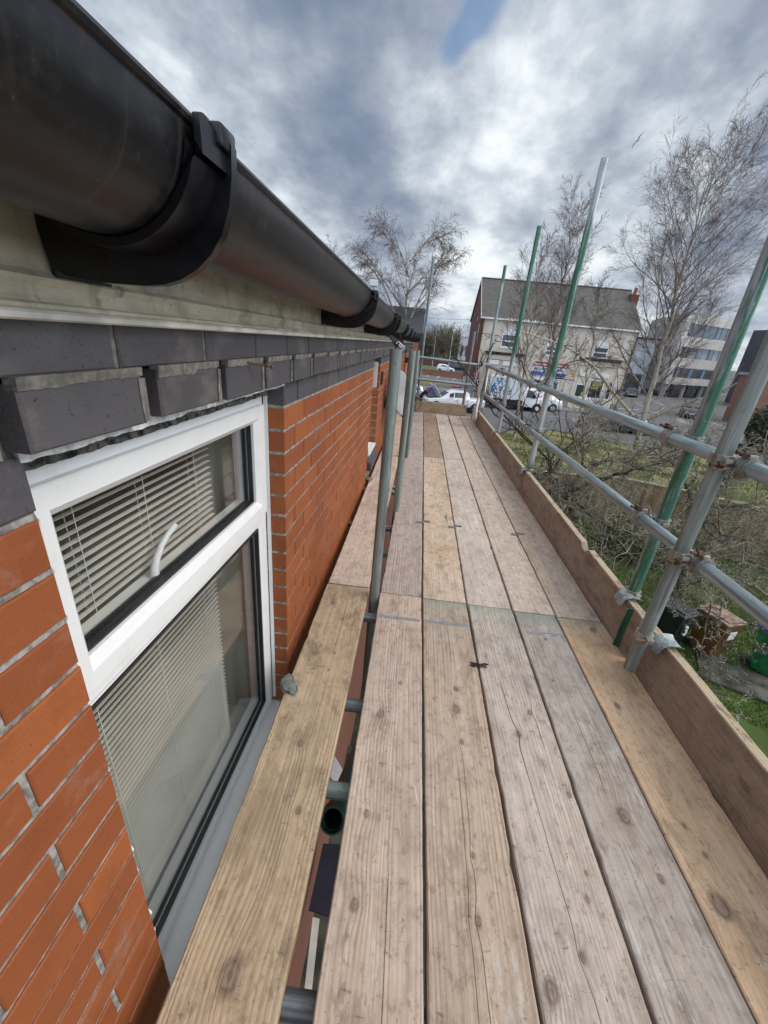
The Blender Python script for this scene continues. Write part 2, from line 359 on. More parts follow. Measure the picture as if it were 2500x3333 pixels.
G_clamp = galv('galvanised coupler steel', (.36, .34, .30), .15, rough=.6, rust=.5)
M_rust = plain('rusty steel', (.125, .070, .045), .8, .2, .45, 60)
M_rust2 = plain('bright rust', (.28, .13, .045), .8, .1, .3, 60)
def brick_mat(name, a, b, spot=.0):
    M = Mat(name, .62, 0, .35); i = M.island(); n = M.noise(scale=420, detail=3); l = M.noise(scale=14, detail=4)
    c = M.mix(i, a, b); c = M.mix((i * 7.31).sin().abs().step(.55, 1.0) * .35, c, tuple(v * w for v, w in zip(b, (.72, .62, .72)))); c = M.mix(n.step(.35, .68) * .30, c, tuple(v * .55 for v in a)); c = M.mix(l.step(.45, .72) * .32, c, tuple(v * .66 for v in b)); c = M.mix(M.noise(scale=190, detail=2).step(.68, .72) * .5, c, tuple(v * .3 for v in b)); c = M.mix(M.noise(scale=5.0, detail=6, rough=.75).step(.56, .70) * .22, c, (.42, .33, .27))
    if spot:
        s2 = M.noise(scale=130, detail=2); c = M.mix(s2.step(.66, .71) * spot, c, (.03, .025, .028))
        c = M.mix(M.noise(scale=9, detail=5).step(.55, .7) * .25, c, (.24, .22, .20))
    M.color(c); M.bump(n, .0012, .7); return M.m
B_or = brick_mat('smooth orange red brick', (.365, .108, .032), (.29, .082, .026))
B_dk = brick_mat('blue grey engineering brick', (.112, .104, .108), (.085, .080, .085), .8)
M_mort = plain('grey mortar', (.31, .295, .27), .95, 0, .3, 70)
M_mort2 = plain('pale smeared mortar', (.215, .20, .17), .95, 0, .22, 75)
M_dkmort = plain('dark joint mortar', (.14, .13, .12), .95, 0, .25, 60)
def upvc_mat():
    M = Mat('white window plastic', .32, 0, .5); n = M.noise(scale=10, detail=6, rough=.7); s = M.noise(scale=160, detail=3)
    c = M.mix(n.step(.48, .75) * .28, (.78, .785, .775), (.55, .53, .47)); c = M.mix(s.step(.70, .78) * .35, c, (.45, .44, .40)); M.color(c); return M.m
M_upvc = upvc_mat()
def fascia_mat():
    M = Mat('dirty cream fascia board', .6, 0, .35); x, y, z = M.xyz()
    n = M.noise(M.vec(x * 20.0, y * 9.0, z * 30.0), 1, 6, .7); dr = M.noise(M.vec(x, y * 30.0, z * 5.0), 1, 5, .65); bl = M.noise(scale=3.2, detail=5, rough=.65)
    c = M.mix(n.step(.3, .7), (.44, .385, .265), (.64, .58, .44)); c = M.mix(dr.step(.50, .72) * .5, c, (.22, .18, .10))
    c = M.mix(bl.step(.52, .72) * .5, c, (.17, .175, .12)); c = M.mix(M.noise(scale=26, detail=4).step(.66, .74) * .6, c, (.07, .06, .045))
    c = M.mix(M.noise(scale=5.5, detail=4).step(.58, .70) * .5, c, (.15, .075, .035)); c = M.mix(M.noise(scale=95, detail=3).step(.64, .70) * .5, c, (.09, .08, .05))
    M.color(c); return M.m
M_fascia = fascia_mat()
M_trim = plain('cream lip of fascia', (.72, .69, .60), .45, 0, .18, 12)
def gutter_mat():
    M = Mat('black gutter plastic', .38, 0, .5); x, y, z = M.xyz(); st = M.noise(M.vec(x * 30.0, y * 1.2, z * 30.0), 1, 5, .6); n = M.noise(scale=60, detail=5, rough=.7)
    c = M.mix(st.step(.4, .75), (.006, .006, .008), (.022, .020, .019)); c = M.mix(n.step(.5, .7) * .35, c, (.045, .042, .038)); dv = M.noise(M.vec(x * 6.0, y * 55.0, z * 6.0), 1, 4, .6); c = M.mix(dv.step(.58, .72) * .35, c, (.07, .064, .055)); c = M.mix(M.noise(scale=240, detail=2).step(.70, .75) * .25, c, (.12, .11, .10)); M.color(c); M.rough(st * .3 + n * .2 + .10); return M.m
M_gut = gutter_mat()
M_brk = plain('gutter bracket plastic', (.006, .006, .009), .30, 0, .3, 30)
M_slate = None
def tile_mat(name, a, b, sx, sz, rough=.75):
    """roof slates: rows and joints as brick texture in object xz/yz"""
    M = Mat(name, rough); n = M.nt.nodes.new('ShaderNodeTexBrick'); M.nt.links.new(M.coord('UV'), n.inputs['Vector'])
    n.inputs['Scale'].default_value = 1; n.inputs['Brick Width'].default_value = sx; n.inputs['Row Height'].default_value = sz
    n.inputs['Mortar Size'].default_value = .012; n.inputs['Color1'].default_value = (*a, 1); n.inputs['Color2'].default_value = (*b, 1)
    n.inputs['Mortar'].default_value = (*(v * .35 for v in a), 1)
    f = M.noise(scale=1.3, detail=6, rough=.7); f2 = M.noise(scale=9, detail=4)
    c = M.mix(f.step(.4, .75) * .35, n.outputs['Color'], (.075, .08, .055)); c = M.mix(f2.step(.5, .8) * .25, c, tuple(v * .5 for v in a)); M.color(c); return M.m
M_slate = tile_mat('mossy grey roof slates', (.125, .115, .10), (.085, .08, .07), .34, .24)
M_slate2 = tile_mat('blue grey roof slates', (.055, .058, .068), (.045, .048, .056), .34, .24)
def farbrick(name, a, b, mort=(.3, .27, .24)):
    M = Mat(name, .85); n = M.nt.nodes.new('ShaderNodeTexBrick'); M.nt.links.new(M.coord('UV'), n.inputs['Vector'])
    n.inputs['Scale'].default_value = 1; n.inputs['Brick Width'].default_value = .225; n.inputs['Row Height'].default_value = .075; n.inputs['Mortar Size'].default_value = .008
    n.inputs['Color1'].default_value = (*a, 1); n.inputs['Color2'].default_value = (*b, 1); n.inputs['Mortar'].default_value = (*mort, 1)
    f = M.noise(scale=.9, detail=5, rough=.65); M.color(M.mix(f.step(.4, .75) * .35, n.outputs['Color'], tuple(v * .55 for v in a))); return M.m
M_redbrick = farbrick('dark red gable brick', (.17, .050, .036), (.13, .038, .030), (.14, .09, .07))
M_orbrick = farbrick('orange far brick', (.36, .105, .05), (.29, .085, .045))
M_brbrick = farbrick('brown red far brick', (.24, .085, .05), (.19, .07, .045))
def render_mat(name, a, b):
    M = Mat(name, .9); x, y, z = M.xyz(); f = M.noise(scale=.8, detail=6, rough=.7); dr = M.noise(M.vec(x * 2.2, y * 2.2, z * .25), 1, 5, .7); f3 = M.noise(scale=7, detail=4)
    c = M.mix(f.step(.35, .7), a, b); c = M.mix(dr.step(.52, .72) * .45, c, tuple(v * .55 for v in a)); c = M.mix(f3.step(.6, .75) * .2, c, tuple(v * .6 for v in b)); M.color(c); return M.m
M_cream = render_mat('cream painted render', (.64, .565, .465), (.71, .64, .54))
M_conc = render_mat('pale concrete panels', (.50, .48, .45), (.58, .56, .52))
M_conc2 = render_mat('white painted wall', (.55, .57, .60), (.62, .64, .66))
M_white = plain('white gloss paint', (.78, .79, .79), .35, 0, .06, 5)
M_winglass = None
def darkglass(name, c=(.02, .024, .03), rough=.06):
    M = Mat(name, rough, 0, .8); f = M.noise(scale=1.2, detail=3); M.color(M.mix(f.step(.35, .65), c, tuple(v * 2.2 for v in c))); return M.m
M_win = darkglass('dark window glass'); M_win2 = darkglass('grey window glass', (.05, .055, .065), .12)
M_carglass = darkglass('car window glass', (.016, .02, .022), .05)
M_black = plain('black rubber', (.015, .015, .016), .7, 0, .3, 20)
M_blackpl = plain('black plastic', (.02, .02, .022), .45, 0, .2, 20)
M_rim = plain('silver wheel rim', (.45, .46, .47), .35, .7, .1, 20)
def carpaint(name, c, metal=.0):
    M = Mat(name, .22, metal, .5); f = M.noise(scale=3, detail=4); M.color(M.mix(f.step(.4, .7) * .25, c, tuple(v * .75 for v in c)))
    M.b.inputs['Coat Weight'].default_value = .6; M.b.inputs['Coat Roughness'].default_value = .06; return M.m
P_white = carpaint('white car paint', (.76, .78, .80)); P_black = carpaint('black car paint', (.012, .012, .02)); P_navy = carpaint('dark blue car paint', (.012, .014, .045))
P_grey = carpaint('dark grey car paint', (.05, .048, .052), .3); P_blue = carpaint('blue car paint', (.03, .10, .38), .2); P_silver = carpaint('silver car paint', (.42, .43, .45), .5)
M_lamp = plain('clear lamp lens', (.62, .64, .66), .15, .2, .1, 30); M_red = plain('red plastic', (.50, .02, .03), .4, 0, .1, 30)
M_yellow = plain('yellow steel paint', (.62, .45, .03), .5, 0, .1, 20); M_ora = plain('orange alarm box', (.70, .30, .06), .5, 0, .1, 10)
M_signred = plain('red sign band', (.42, .03, .05), .45, 0, .12, 10); M_signblue = plain('blue sign band', (.03, .10, .38), .45, 0, .12, 10)
M_signwhite = plain('white sign board', (.66, .70, .74), .45, 0, .05, 5); M_ink = plain('black lettering', (.03, .03, .035), .6, 0, .1, 30)
M_inkw = plain('white lettering', (.75, .75, .75), .6, 0, .05, 30)
def ground_mat(name, cols, scale, rough=.95, bump=.01):
    M = Mat(name, rough, 0, .2); f = M.noise(scale=scale, detail=8, rough=.7); g = M.noise(scale=scale * 7, detail=5, rough=.7); h_ = M.noise(scale=scale * .22, detail=3)
    c = M.mix(f.step(.35, .65), cols[0], cols[1]); c = M.mix(h_.step(.42, .6) * .7, c, cols[2]); c = M.mix(g.step(.5, .72) * .45, c, tuple(v * .5 for v in cols[0])); M.color(c); M.bump(g, bump, .6); return M.m
M_asph = ground_mat('worn grey asphalt', ((.125, .125, .128), (.165, .163, .162), (.145, .143, .145)), 1.5)
M_pave = ground_mat('grey paving', ((.20, .19, .18), (.27, .26, .25), (.22, .21, .20)), 1.2)
M_lot = ground_mat('rough winter grass ground', ((.17, .175, .065), (.30, .255, .13), (.23, .20, .10)), .9)
M_lawn = ground_mat('green lawn ground', ((.085, .13, .032), (.06, .09, .025), (.10, .095, .05)), 1.1)
M_verge = ground_mat('mown grass verge', ((.08, .14, .03), (.11, .17, .045), (.09, .14, .04)), .6)
M_paint = plain('worn white road paint', (.55, .55, .53), .8, 0, .25, 3)
def bark_birch():
    M = Mat('white birch bark', .8); x, y, z = M.xyz(); n = M.noise(M.vec(x * 5.0, y * 5.0, z * 14.0), 1, 5, .65); m = M.noise(M.vec(x * 9.0, y * 9.0, z * 3.0), 1, 5, .7)
    low = z.step(3.0, .2) ; c = M.mix(n.step(.56, .64) * .8, (.43, .385, .31), (.07, .055, .045)); c = M.mix(m.step(.45, .52) * (low * .85 + .20), c, (.085, .07, .035)); M.color(c); return M.m
M_birch = bark_birch()
M_twig = plain('purple brown twigs', (.185, .135, .12), .9, 0, .3, 3); M_limb = plain('pale birch limbs', (.27, .225, .19), .9, 0, .35, 3)
M_apple = plain('grey brown apple twigs', (.28, .25, .185), .9, 0, .40, 2.5); M_applelimb = plain('lichened apple bark', (.19, .18, .12), .95, 0, .45, 9)
M_bud = plain('pale buds', (.62, .60, .52), .7, 0, .1, 9); M_dktwig = plain('dark brown branches', (.060, .042, .034), .9, 0, .3, 4)
M_grass = None
def grass_mat():
    M = Mat('grass blades', .8, 0, .2); i = M.noise(scale=1.6, detail=4); j = M.noise(scale=22, detail=2); c = M.mix(i.step(.35, .65), (.070, .150, .025), (.145, .225, .055)); c = M.mix(j.step(.55, .7) * .6, c, (.20, .19, .08)); M.color(c); return M.m
M_grass = grass_mat()
M_fence = None
def fence_mat():
    M = Mat('brown fence boards', .85); i = M.island(); x, y, z = M.xyz(); n = M.noise(M.vec(x * 30.0, y * 30.0, z * 2.0), 1, 5, .7)
    c = M.mix(i, (.20, .11, .05), (.44, .33, .18)); c = M.mix(n.step(.42, .66) * .6, c, (.10, .085, .05)); c = M.mix(M.noise(scale=1.1, detail=5).step(.45, .65) * .55, c, (.085, .09, .045)); M.color(c); return M.m
M_fence = fence_mat(); M_rail = plain('pale timber rail', (.42, .36, .25), .85, 0, .25, 5)
M_leafmat = plain('dead leaf', (.05, .032, .024), .9, 0, .4, 60)
def add_uv(o):
    me = o.data; uv = me.uv_layers.new(name='UVMap')
    for p in me.polygons:
        n = p.normal; t = Vector((-n.y, n.x, 0))
        if t.length < .05: t = Vector((1, 0, 0))
        t.normalize(); b = n.cross(t)
        for li in p.loop_indices:
            co = me.vertices[me.loops[li].vertex_index].co; uv.data[li].uv = (co.dot(t), co.dot(b))
    return o
# ================================================================ OWN BUILDING (local: x out of the wall, y along it, z up)
WX, WK, WS = -.428, .021, -.006
bld = empty('brick_building', (WX, 0, 0), 'orange brick building with dark brick dentil course, black gutter and white window beside the scaffold', 'building')
_yv = Vector((WK, 1, WS)).normalized(); _xv = Vector((1, -WK, 0)).normalized(); _zv = _xv.cross(_yv)
bld.matrix_world = Matrix.Translation((WX, 0, 0)) @ Matrix((_xv, _yv, _zv)).transposed().to_4x4()
bpy.context.view_layer.update()
BMW = bld.matrix_world.copy()
def bw(p): return BMW @ Vector(p)
Z0 = 1.012; CH = .0755; BH = .0655                     # top of the orange work, course height, brick height
def brick(mb, x0, x1, y0, y1, z0, z1, c=.0022, mi=0):
    j = lambda: R_.uniform(-.0007, .0007)
    x1 += R_.uniform(-.0008, .0008)
    # body with chamfered front
    v = [(x0, y0, z0), (x0, y1, z0), (x0, y1, z1), (x0, y0, z1), (x1 - c, y0, z0), (x1 - c, y1, z0), (x1 - c, y1, z1), (x1 - c, y0, z1),
         (x1 + j(), y0 + c, z0 + c), (x1 + j(), y1 - c, z0 + c), (x1 + j(), y1 - c, z1 - c), (x1 + j(), y0 + c, z1 - c)]
    f = [(0, 1, 5, 4), (1, 2, 6, 5), (2, 3, 7, 6), (3, 0, 4, 7), (4, 5, 9, 8), (5, 6, 10, 9), (6, 7, 11, 10), (7, 4, 8, 11), (8, 9, 10, 11), (0, 3, 2, 1)]
    mb.add(v, f, mi)
def bricks_run(mb, ya, yb, row, zt, depth=.10, x=0.0, flip=False):
    """one course between ya and yb, stretcher bond; flip sets out from the far end"""
    if flip:
        z1 = zt - .010; z0 = z1 - BH; y = yb; first = True
        while y > ya + .05:
            L = .1025 if (first and row % 2 == 0) else .215
            w = R_.uniform(-.0007, .0007); brick(mb, x - depth, x, max(ya, y - L), y, z0 + w, z1 + w); y -= L + .0105; first = False
        return
    off = 0.0 if row % 2 == 0 else .1125
    y = ya - off; z1 = zt - .010; z0 = z1 - BH
    while y < yb - .01:
        a = max(y, ya); b = min(y + .215 + (0), yb)
        if y + .215 + .010 >= yb - .02: b = min(yb, max(b, a))
        if b - a > .03:
            w = R_.uniform(-.001, .001)
            brick(mb, x - depth, x, a + (0 if a == ya else .0), b, z0 + w * .5, z1 + w * .5)
        y += .225
ZB = -1.6
nrow = int((Z0 - ZB) / CH)
wall = MB(); mort = MB(); holes = [(.385, 1.252), (3.52, 4.03), (8.3, 8.95)]
secs = [(-2.0, .385), (1.252, 3.52), (4.03, 8.3), (8.95, 11.6)]
WZ0 = -.33                                                # bottom of the window openings
for si, (a, b) in enumerate(secs):
    for r in range(nrow):
        zt = Z0 - r * CH
        a2 = a + (0 if si != 1 else 0)
        bricks_run(wall, a2 if si else b - 10.0 * .225 - .1025 , b, r, zt) if si else bricks_run(wall, -1.98, b, r, zt, flip=True)
    mort.box(-.11, -.0045, a + .001, b - .001, ZB - .02, Z0 - .0005)
for (a, b) in holes:                                      # work below the openings
    zs = WZ0 if a < 3 else (.06 if a < 5 else .1)
    r = int(math.ceil((Z0 - zs) / CH))
    for k in range(r, nrow): bricks_run(wall, a + .001, b - .001, k, Z0 - k * CH)
    mort.box(-.11, -.0046, a, b, ZB - .02, Z0 - r * CH - .001)
wall.box(-.30, -.112, -2, 11.6, ZB - .02, -.36); 
wall.build('wall', B_or, bld)
mort.build('mortar_bed', M_mort, bld)
lowm = MB(); lowm.box(-.30, -.002, -2, 11.6, GZ + .02, ZB - .03); add_uv(lowm.build('lower_wall', farbrick('shaded red lower brick', (.20, .06, .032), (.15, .045, .026), (.13, .10, .08)), bld))  # shade below the deck is put into the brick and mortar colours
backw = MB()
for a, b in secs: backw.box(-.30, -.113, a, b, -.358, 1.0)
backw.box(-.30, -.113, -2.0, 11.6, 1.005, 1.25)
backw.build('inner_wall', M_mort, bld)
# dark engineering brick: flush course, dentils, top course
dm = MB()
for a, b in secs:
    dk = MB()
    y = a - (.081 if a > 0 else 0.14)
    while y < b:
        p, q = max(y, a), min(y + .2165, b)
        if q - p > .025: brick(dk, -.10, .0005, p, q, Z0 + .002, Z0 + CH - .008)
        y += .2245
    dk.build('dark_flush_course', B_dk, bld); dm = MB(); dm.box(-.11, -.0035, a + .001, b - .001, Z0 - .001, Z0 + CH * 2); dm.build('dark_course_mortar', M_dkmort, bld)
den = MB(); DP = .2240; smear = MB(); y = .594 - .036 - .2240 * 11; DO = .030
while y < 11.4:
    zj = R_.uniform(-.0015, .0015)
    brick(den, -.10, DO + R_.uniform(-.0015, .002), y + .036, y + DP - .001, Z0 + CH + .001 + zj, Z0 + CH * 2 - .004 + zj, .003)
    # mortar left smeared over the top of the dentil and down its right arris
    n = 22; ys = [y + .036 + (DP - .037) * i / n for i in range(n + 1)]; cut = R_.uniform(.3, .75)
    fat = R_.choice((.004, .005, .009, .012)); bot = [Z0 + CH * 2 - .006 - (fat * R_.uniform(.80, 1.12) if ys[i] < y + .036 + cut * .19 else R_.uniform(.0015, .0035)) for i in range(n + 1)]
    vs = []
    for i in range(n + 1): vs += [(DO + .0022, ys[i], bot[i]), (DO + .0035, ys[i], Z0 + CH * 2 + .003), (DO - .012, ys[i], bot[i]), (DO - .012, ys[i], Z0 + CH * 2 + .003)]
    fs = []
    for i in range(n): b_ = i * 4; fs += [(b_, b_ + 4, b_ + 5, b_ + 1), (b_ + 2, b_ + 3, b_ + 7, b_ + 6), (b_, b_ + 2, b_ + 6, b_ + 4), (b_ + 1, b_ + 5, b_ + 7, b_ + 3)]
    fs += [(0, 1, 3, 2), (n * 4, n * 4 + 2, n * 4 + 3, n * 4 + 1)]
    smear.add(vs, fs)
    zz_ = [Z0 + CH + .004 + i * .012 for i in range(6)]
    es = [.006]
    for i in range(5): es.append(max(.003, es[-1] + R_.uniform(-.0018, .0018)))
    for i in range(5):
        e0, e1 = es[i], es[i + 1]
        smear.add([(DO - .016, y + DP - .003, zz_[i]), (DO + .003, y + DP - .003 - e0, zz_[i]), (DO + .003, y + DP - .003 - e1, zz_[i + 1]), (DO - .016, y + DP - .003, zz_[i + 1]),
                   (DO - .016, y + DP + .002, zz_[i]), (DO + .0035, y + DP + .002, zz_[i]), (DO + .0035, y + DP + .002, zz_[i + 1]), (DO - .016, y + DP + .002, zz_[i + 1])],
                  [(0, 1, 2, 3), (4, 7, 6, 5), (1, 5, 6, 2), (0, 4, 5, 1), (3, 2, 6, 7)])
    y += DP
den.box(-.10, -.052, -2, 11.5, Z0 + CH + .001, Z0 + CH * 2 - .002)
den.build('dentil_course', B_dk, bld); smear.build('mortar_smears', M_mort2, bld)
top = MB(); y = .522 - .2252 * 11; tj = MB()
while y < 11.5:
    brick(top, -.10, DO + R_.uniform(-.001, .001), y, y + .2155, Z0 + CH * 2 + .003, Z0 + CH * 3 - .004)
    y += .2252
tj.box(-.10, DO - .004, -2, 11.5, Z0 + CH * 2 + .0035, Z0 + CH * 3 + .003)
top.build('top_dark_course', B_dk, bld); tj.build('top_course_mortar', M_mort2, bld)
# fascia with stepped bead, soffit behind
fas = MB()
FP = [(.031, 1.2285), (.052, 1.2285), (.0535, 1.2305), (.0525, 1.2335), (.046, 1.236), (.0435, 1.240), (.0435, 1.2495), (.0465, 1.2535), (.047, 1.2575), (.043, 1.2605), (.0405, 1.263), (.040, 1.40), (.020, 1.40), (.020, 1.25), (.031, 1.245)]
fas.prism(FP, -2, 11.3, 'y'); fas.build('fascia', M_fascia, bld)
lip = MB(); lip.prism([(.031, 1.2185), (.0525, 1.2185), (.0560, 1.2205), (.0565, 1.2255), (.0535, 1.2283), (.031, 1.2283)], -2, 11.32, 'y'); lip.build('fascia_lip', M_trim, bld)
# roof behind the gutter
rf = MB(); rf.add([(.06, -2, 1.405), (.06, 11.5, 1.405), (-4.0, 11.5, 3.4), (-4.0, -2, 3.4), (.06, -2, 1.385), (.06, 11.5, 1.385), (-4.0, 11.5, 3.38), (-4.0, -2, 3.38)],
                  [(0, 1, 2, 3), (4, 7, 6, 5), (0, 4, 5, 1), (1, 5, 6, 2), (2, 6, 7, 3), (3, 7, 4, 0)]); add_uv(rf.build('roof', M_slate2, bld))
# gutter: half round with upright lips, thin shell; sags a little towards the far end
def gprof(r, t, cx=.142, zc=1.3705, zt=1.378):
    out = []
    outer = [(cx + r, zt)] + [(cx + r * math.cos(a), zc + r * math.sin(a)) for a in np.linspace(0, -math.pi, 25)] + [(cx - r, zt)]
    ri = r - t
    inner = [(cx - ri, zt)] + [(cx + ri * math.cos(a), zc + ri * math.sin(a)) for a in np.linspace(-math.pi, 0, 25)] + [(cx + ri, zt)]
    return outer + inner
gut = MB(); prof = gprof(.078, .003)
ysg = [-2.0, .42, 1.5, 3, 5, 7.5, 10, 11.35]; n = len(prof); vs = []; fs = []
for yy in ysg:
    for a, b in prof: vs.append((a, yy, b - .0009 * max(0, yy) ** 1.3))
for i in range(len(ysg) - 1):
    for j in range(n): fs.append((i * n + j, i * n + (j + 1) % n, (i + 1) * n + (j + 1) % n, (i + 1) * n + j))
fs += [tuple(range(n)), tuple(range((len(ysg) - 1) * n, len(ysg) * n))]
gut.add(vs, fs); gt = gut.build('gutter', M_gut, bld, smooth=True)
rim = MB(); rim.path([(.142 + .0775, yy, 1.3765 - .0009 * max(0, yy) ** 1.3) for yy in ysg], .0045, 8); rim.build('gutter_rim', M_gut, gt, smooth=True)
def bracket(yb, dz=0.0, wide=.052, parent=gt, r=.090):
    b = MB(); cx, zc = .142, 1.3705 + dz; r = .0845
    # cradle under the gutter
    a0 = np.linspace(math.radians(8), -math.pi, 28)
    ring_o = [(.234, 1.376 + dz), (.2345, 1.352 + dz)] + [(cx + (r + .002) * math.cos(a), zc + (r + .002) * math.sin(a)) for a in a0[2:]] + [(.043, 1.386 + dz)]
    ring_i = [(.047, 1.386 + dz)] + [(cx + (r - .005) * math.cos(a), zc + (r - .005) * math.sin(a)) for a in a0[::-1][:-2]] + [(.2285, 1.352 + dz), (.2285, 1.376 + dz)]
    b.prism(ring_o + ring_i, yb, yb + wide, 'y')
    # front flange that ties the cradle to the fascia plate: a web below the gutter
    web = [(.232, 1.385 + dz), (.2395, 1.372 + dz), (.2385, 1.350 + dz), (.2345, 1.328 + dz), (.2265, 1.307 + dz), (.2145, 1.290 + dz), (.199, 1.2765 + dz), (.182, 1.2670 + dz), (.164, 1.2615 + dz), (.145, 1.2590 + dz), (.10, 1.2585 + dz), (.062, 1.262 + dz), (.047, 1.268 + dz), (.042, 1.30 + dz), (.042, 1.34 + dz)]
    inn = [(.052, 1.352 + dz)] + [(cx + (r - .001) * math.cos(a), zc + (r - .001) * math.sin(a)) for a in np.linspace(-math.pi, 0, 22)] + [(.2325, 1.36 + dz)]
    b.prism(web + inn, yb + wide * .80, yb + wide, 'y')
    b.cbox(.0405, .0455, yb + wide - .004, yb + wide + .075, 1.2595 + dz, 1.388 + dz, .0018)
    # rolled clip over the front lip
    b.cbox(.2195, .2385, yb + .026, yb + wide + .003, 1.366 + dz, 1.3830 + dz, .003)
    b.cbox(.2205, .231, yb + .012, yb + .0255, 1.372 + dz, 1.3825 + dz, .0025)
    return b.build('gutter_bracket', M_brk, parent, smooth=True)
for i, yb in enumerate([-.62, .382, 1.49, 2.52, 2.78, 3.9, 4.95, 6.0, 7.05, 8.1, 9.15, 10.2]):
    bracket(yb, -.0009 * max(0, yb) ** 1.3, .052 if i != 4 else .03)
# nail sticking out of the dentils
nl = MB(); nl.path([(.02, .905, 1.160), (.075, .945, 1.151)], .0026, 8); nl.path([(.075, .945, 1.151), (.078, .948, 1.1505)], .0045, 8); nl.build('nail', M_rust, bld)
# ---------------- window
def window(parent, a, b, zt, zb, off, name='window', transom=None, fw=.062, simple=False):
    fr = MB(); d = .07; gk = []
    def bar(y0, y1, z0, z1, f=0.0, c=.006): fr.cbox(off - d, off + f, y0, y1, z0, z1, c)
    # outer frame, mitred corners as trapezia with sloped inner bead
    def frame(y0, y1, z0, z1, w, f, bead=.016, dep=.016):
        O = [(y0, z0), (y1, z0), (y1, z1), (y0, z1)]; I = [(y0 + w, z0 + w), (y1 - w, z0 + w), (y1 - w, z1 - w), (y0 + w, z1 - w)]
        I2 = [(y0 + w + bead, z0 + w + bead), (y1 - w - bead, z0 + w + bead), (y1 - w - bead, z1 - w - bead), (y0 + w + bead, z1 - w - bead)]
        e = .003
        O2 = [(y0 + e, z0 + e), (y1 - e, z0 + e), (y1 - e, z1 - e), (y0 + e, z1 - e)]
        V = [(off - d, *p) for p in O] + [(off + f - e, *p) for p in O] + [(off + f, *p) for p in O2] + [(off + f, *p) for p in I] + [(off + f - dep, *p) for p in I2] + [(off - d, *p) for p in I2]
        F = []
        for k in range(5):
            for i in range(4): F.append((k * 4 + i, k * 4 + (i + 1) % 4, (k + 1) * 4 + (i + 1) % 4, (k + 1) * 4 + i))
        for i in range(4): F.append((20 + i, 20 + (i + 1) % 4, (i + 1) % 4, i))
        fr.add(V, F)
        return I2
    panes = []
    if transom:
        tm, th = transom
        frame(a, b, zb, zt, .030, 0.0, .008, .010)
        bar(a + .03, b - .03, tm - .024, tm + .018, .0)
        fo = off
        I = frame(a + .026, b - .026, tm + .014, zt - .024, .036, .016); panes.append((I, fo + .016))
        I = frame(a + .002, b - .034, zb + .034, tm - .022, .014, -.008, .008, .014); panes.append((I, fo - .008))
    else:
        I = frame(a, b, zb, zt, fw, 0.0); panes.append((I, off))
    w = fr.build(name, M_upvc, parent)
    for I, f in panes:
        g = MB(); x = off - .022; g.box(x - .004, x, I[0][0] - .004, I[2][0] + .004, I[0][1] - .004, I[2][1] + .004)
        g.build('pane', M_glass, w)
        s = MB(); y0, y1, z0, z1 = I[0][0], I[2][0], I[0][1], I[2][1]; t = .005; X0, X1 = x + .0005, off - .008
        s.box(X0, X1, y0 - .003, y0 + t, z0, z1); s.box(X0, X1, y1 - t, y1 + .003, z0, z1); s.box(X0, X1, y0 + t, y1 - t, z0 - .003, z0 + t); s.box(X0, X1, y0 + t, y1 - t, z1 - t, z1 + .003)
        s.box(x - .016, x - .0045, y1 - t * 1.3, y1 + .003, z0, z1); s.box(x - .016, x - .0045, y0 + t, y1 - t * 1.3, z0 - .003, z0 + t * 1.3)
        s.build('gasket', M_blackpl, w)
    return w
def glass_mat():
    M = Mat('window glass'); nt = M.nt; nt.nodes.remove(M.b)
    t = nt.nodes.new('ShaderNodeBsdfTransparent'); t.inputs[0].default_value = (.95, .96, .955, 1); g = nt.nodes.new('ShaderNodeBsdfGlossy'); g.inputs['Roughness'].default_value = .008; g.inputs[0].default_value = (1, 1, 1, 1)
    ge = nt.nodes.new('ShaderNodeNewGeometry'); dp = nt.nodes.new('ShaderNodeVectorMath'); dp.operation = 'DOT_PRODUCT'; nt.links.new(ge.outputs['Normal'], dp.inputs[0]); nt.links.new(ge.outputs['Incoming'], dp.inputs[1])
    e = (1.0 - E(nt, dp.outputs['Value']).abs()).pow(5.0) * 1.05 + .055
    mx_ = nt.nodes.new('ShaderNodeMixShader'); nt.links.new(e.s, mx_.inputs[0]); nt.links.new(t.outputs[0], mx_.inputs[1]); nt.links.new(g.outputs[0], mx_.inputs[2])
    nt.links.new(mx_.outputs[0], nt.nodes['Material Output'].inputs[0]); return M.m
M_glass = glass_mat()
OFW = -.070
win = window(bld, .388, 1.247, 1.040, -.275, OFW, transom=(.640, .04))
def ragged(y0, y1, x0, x1, zlo, zhi, amp, seed, step=.006):
    """strip with a wandering lower edge"""
    rr = random.Random(seed); n = int((y1 - y0) / step); b = MB(); vs = []; fs = []; a = 0.0; c = 0.0
    for i in range(n + 1):
        a = a * .86 + rr.uniform(-amp, amp) * .5; c = c * .8 + rr.uniform(-amp, amp) * .4; y = y0 + (y1 - y0) * i / n
        vs += [(x0, y, zlo + a), (x1 + c * .6, y, zlo + a + .001), (x1 + c * .6 - .001, y, zhi), (x0, y, zhi)]
    for i in range(n):
        for q in range(4): fs.append((i * 4 + q, i * 4 + (q + 1) % 4, i * 4 + 4 + (q + 1) % 4, i * 4 + 4 + q))
    fs += [(0, 1, 2, 3), (n * 4, n * 4 + 3, n * 4 + 2, n * 4 + 1)]; b.add(vs, fs); return b
ragged(.388, 1.247, OFW - .015, OFW + .020, 1.0405, 1.064, .0018, 5).build('dirty_sealant', plain('dirty sealant', (.10, .095, .082), .95, 0, .5, 70), win)
ragged(.380, 1.247, -.060, .002, 1.0725, 1.0875, .0022, 8).build('white_sealant', plain('grubby white sealant', (.62, .62, .58), .8, 0, .2, 60), win)
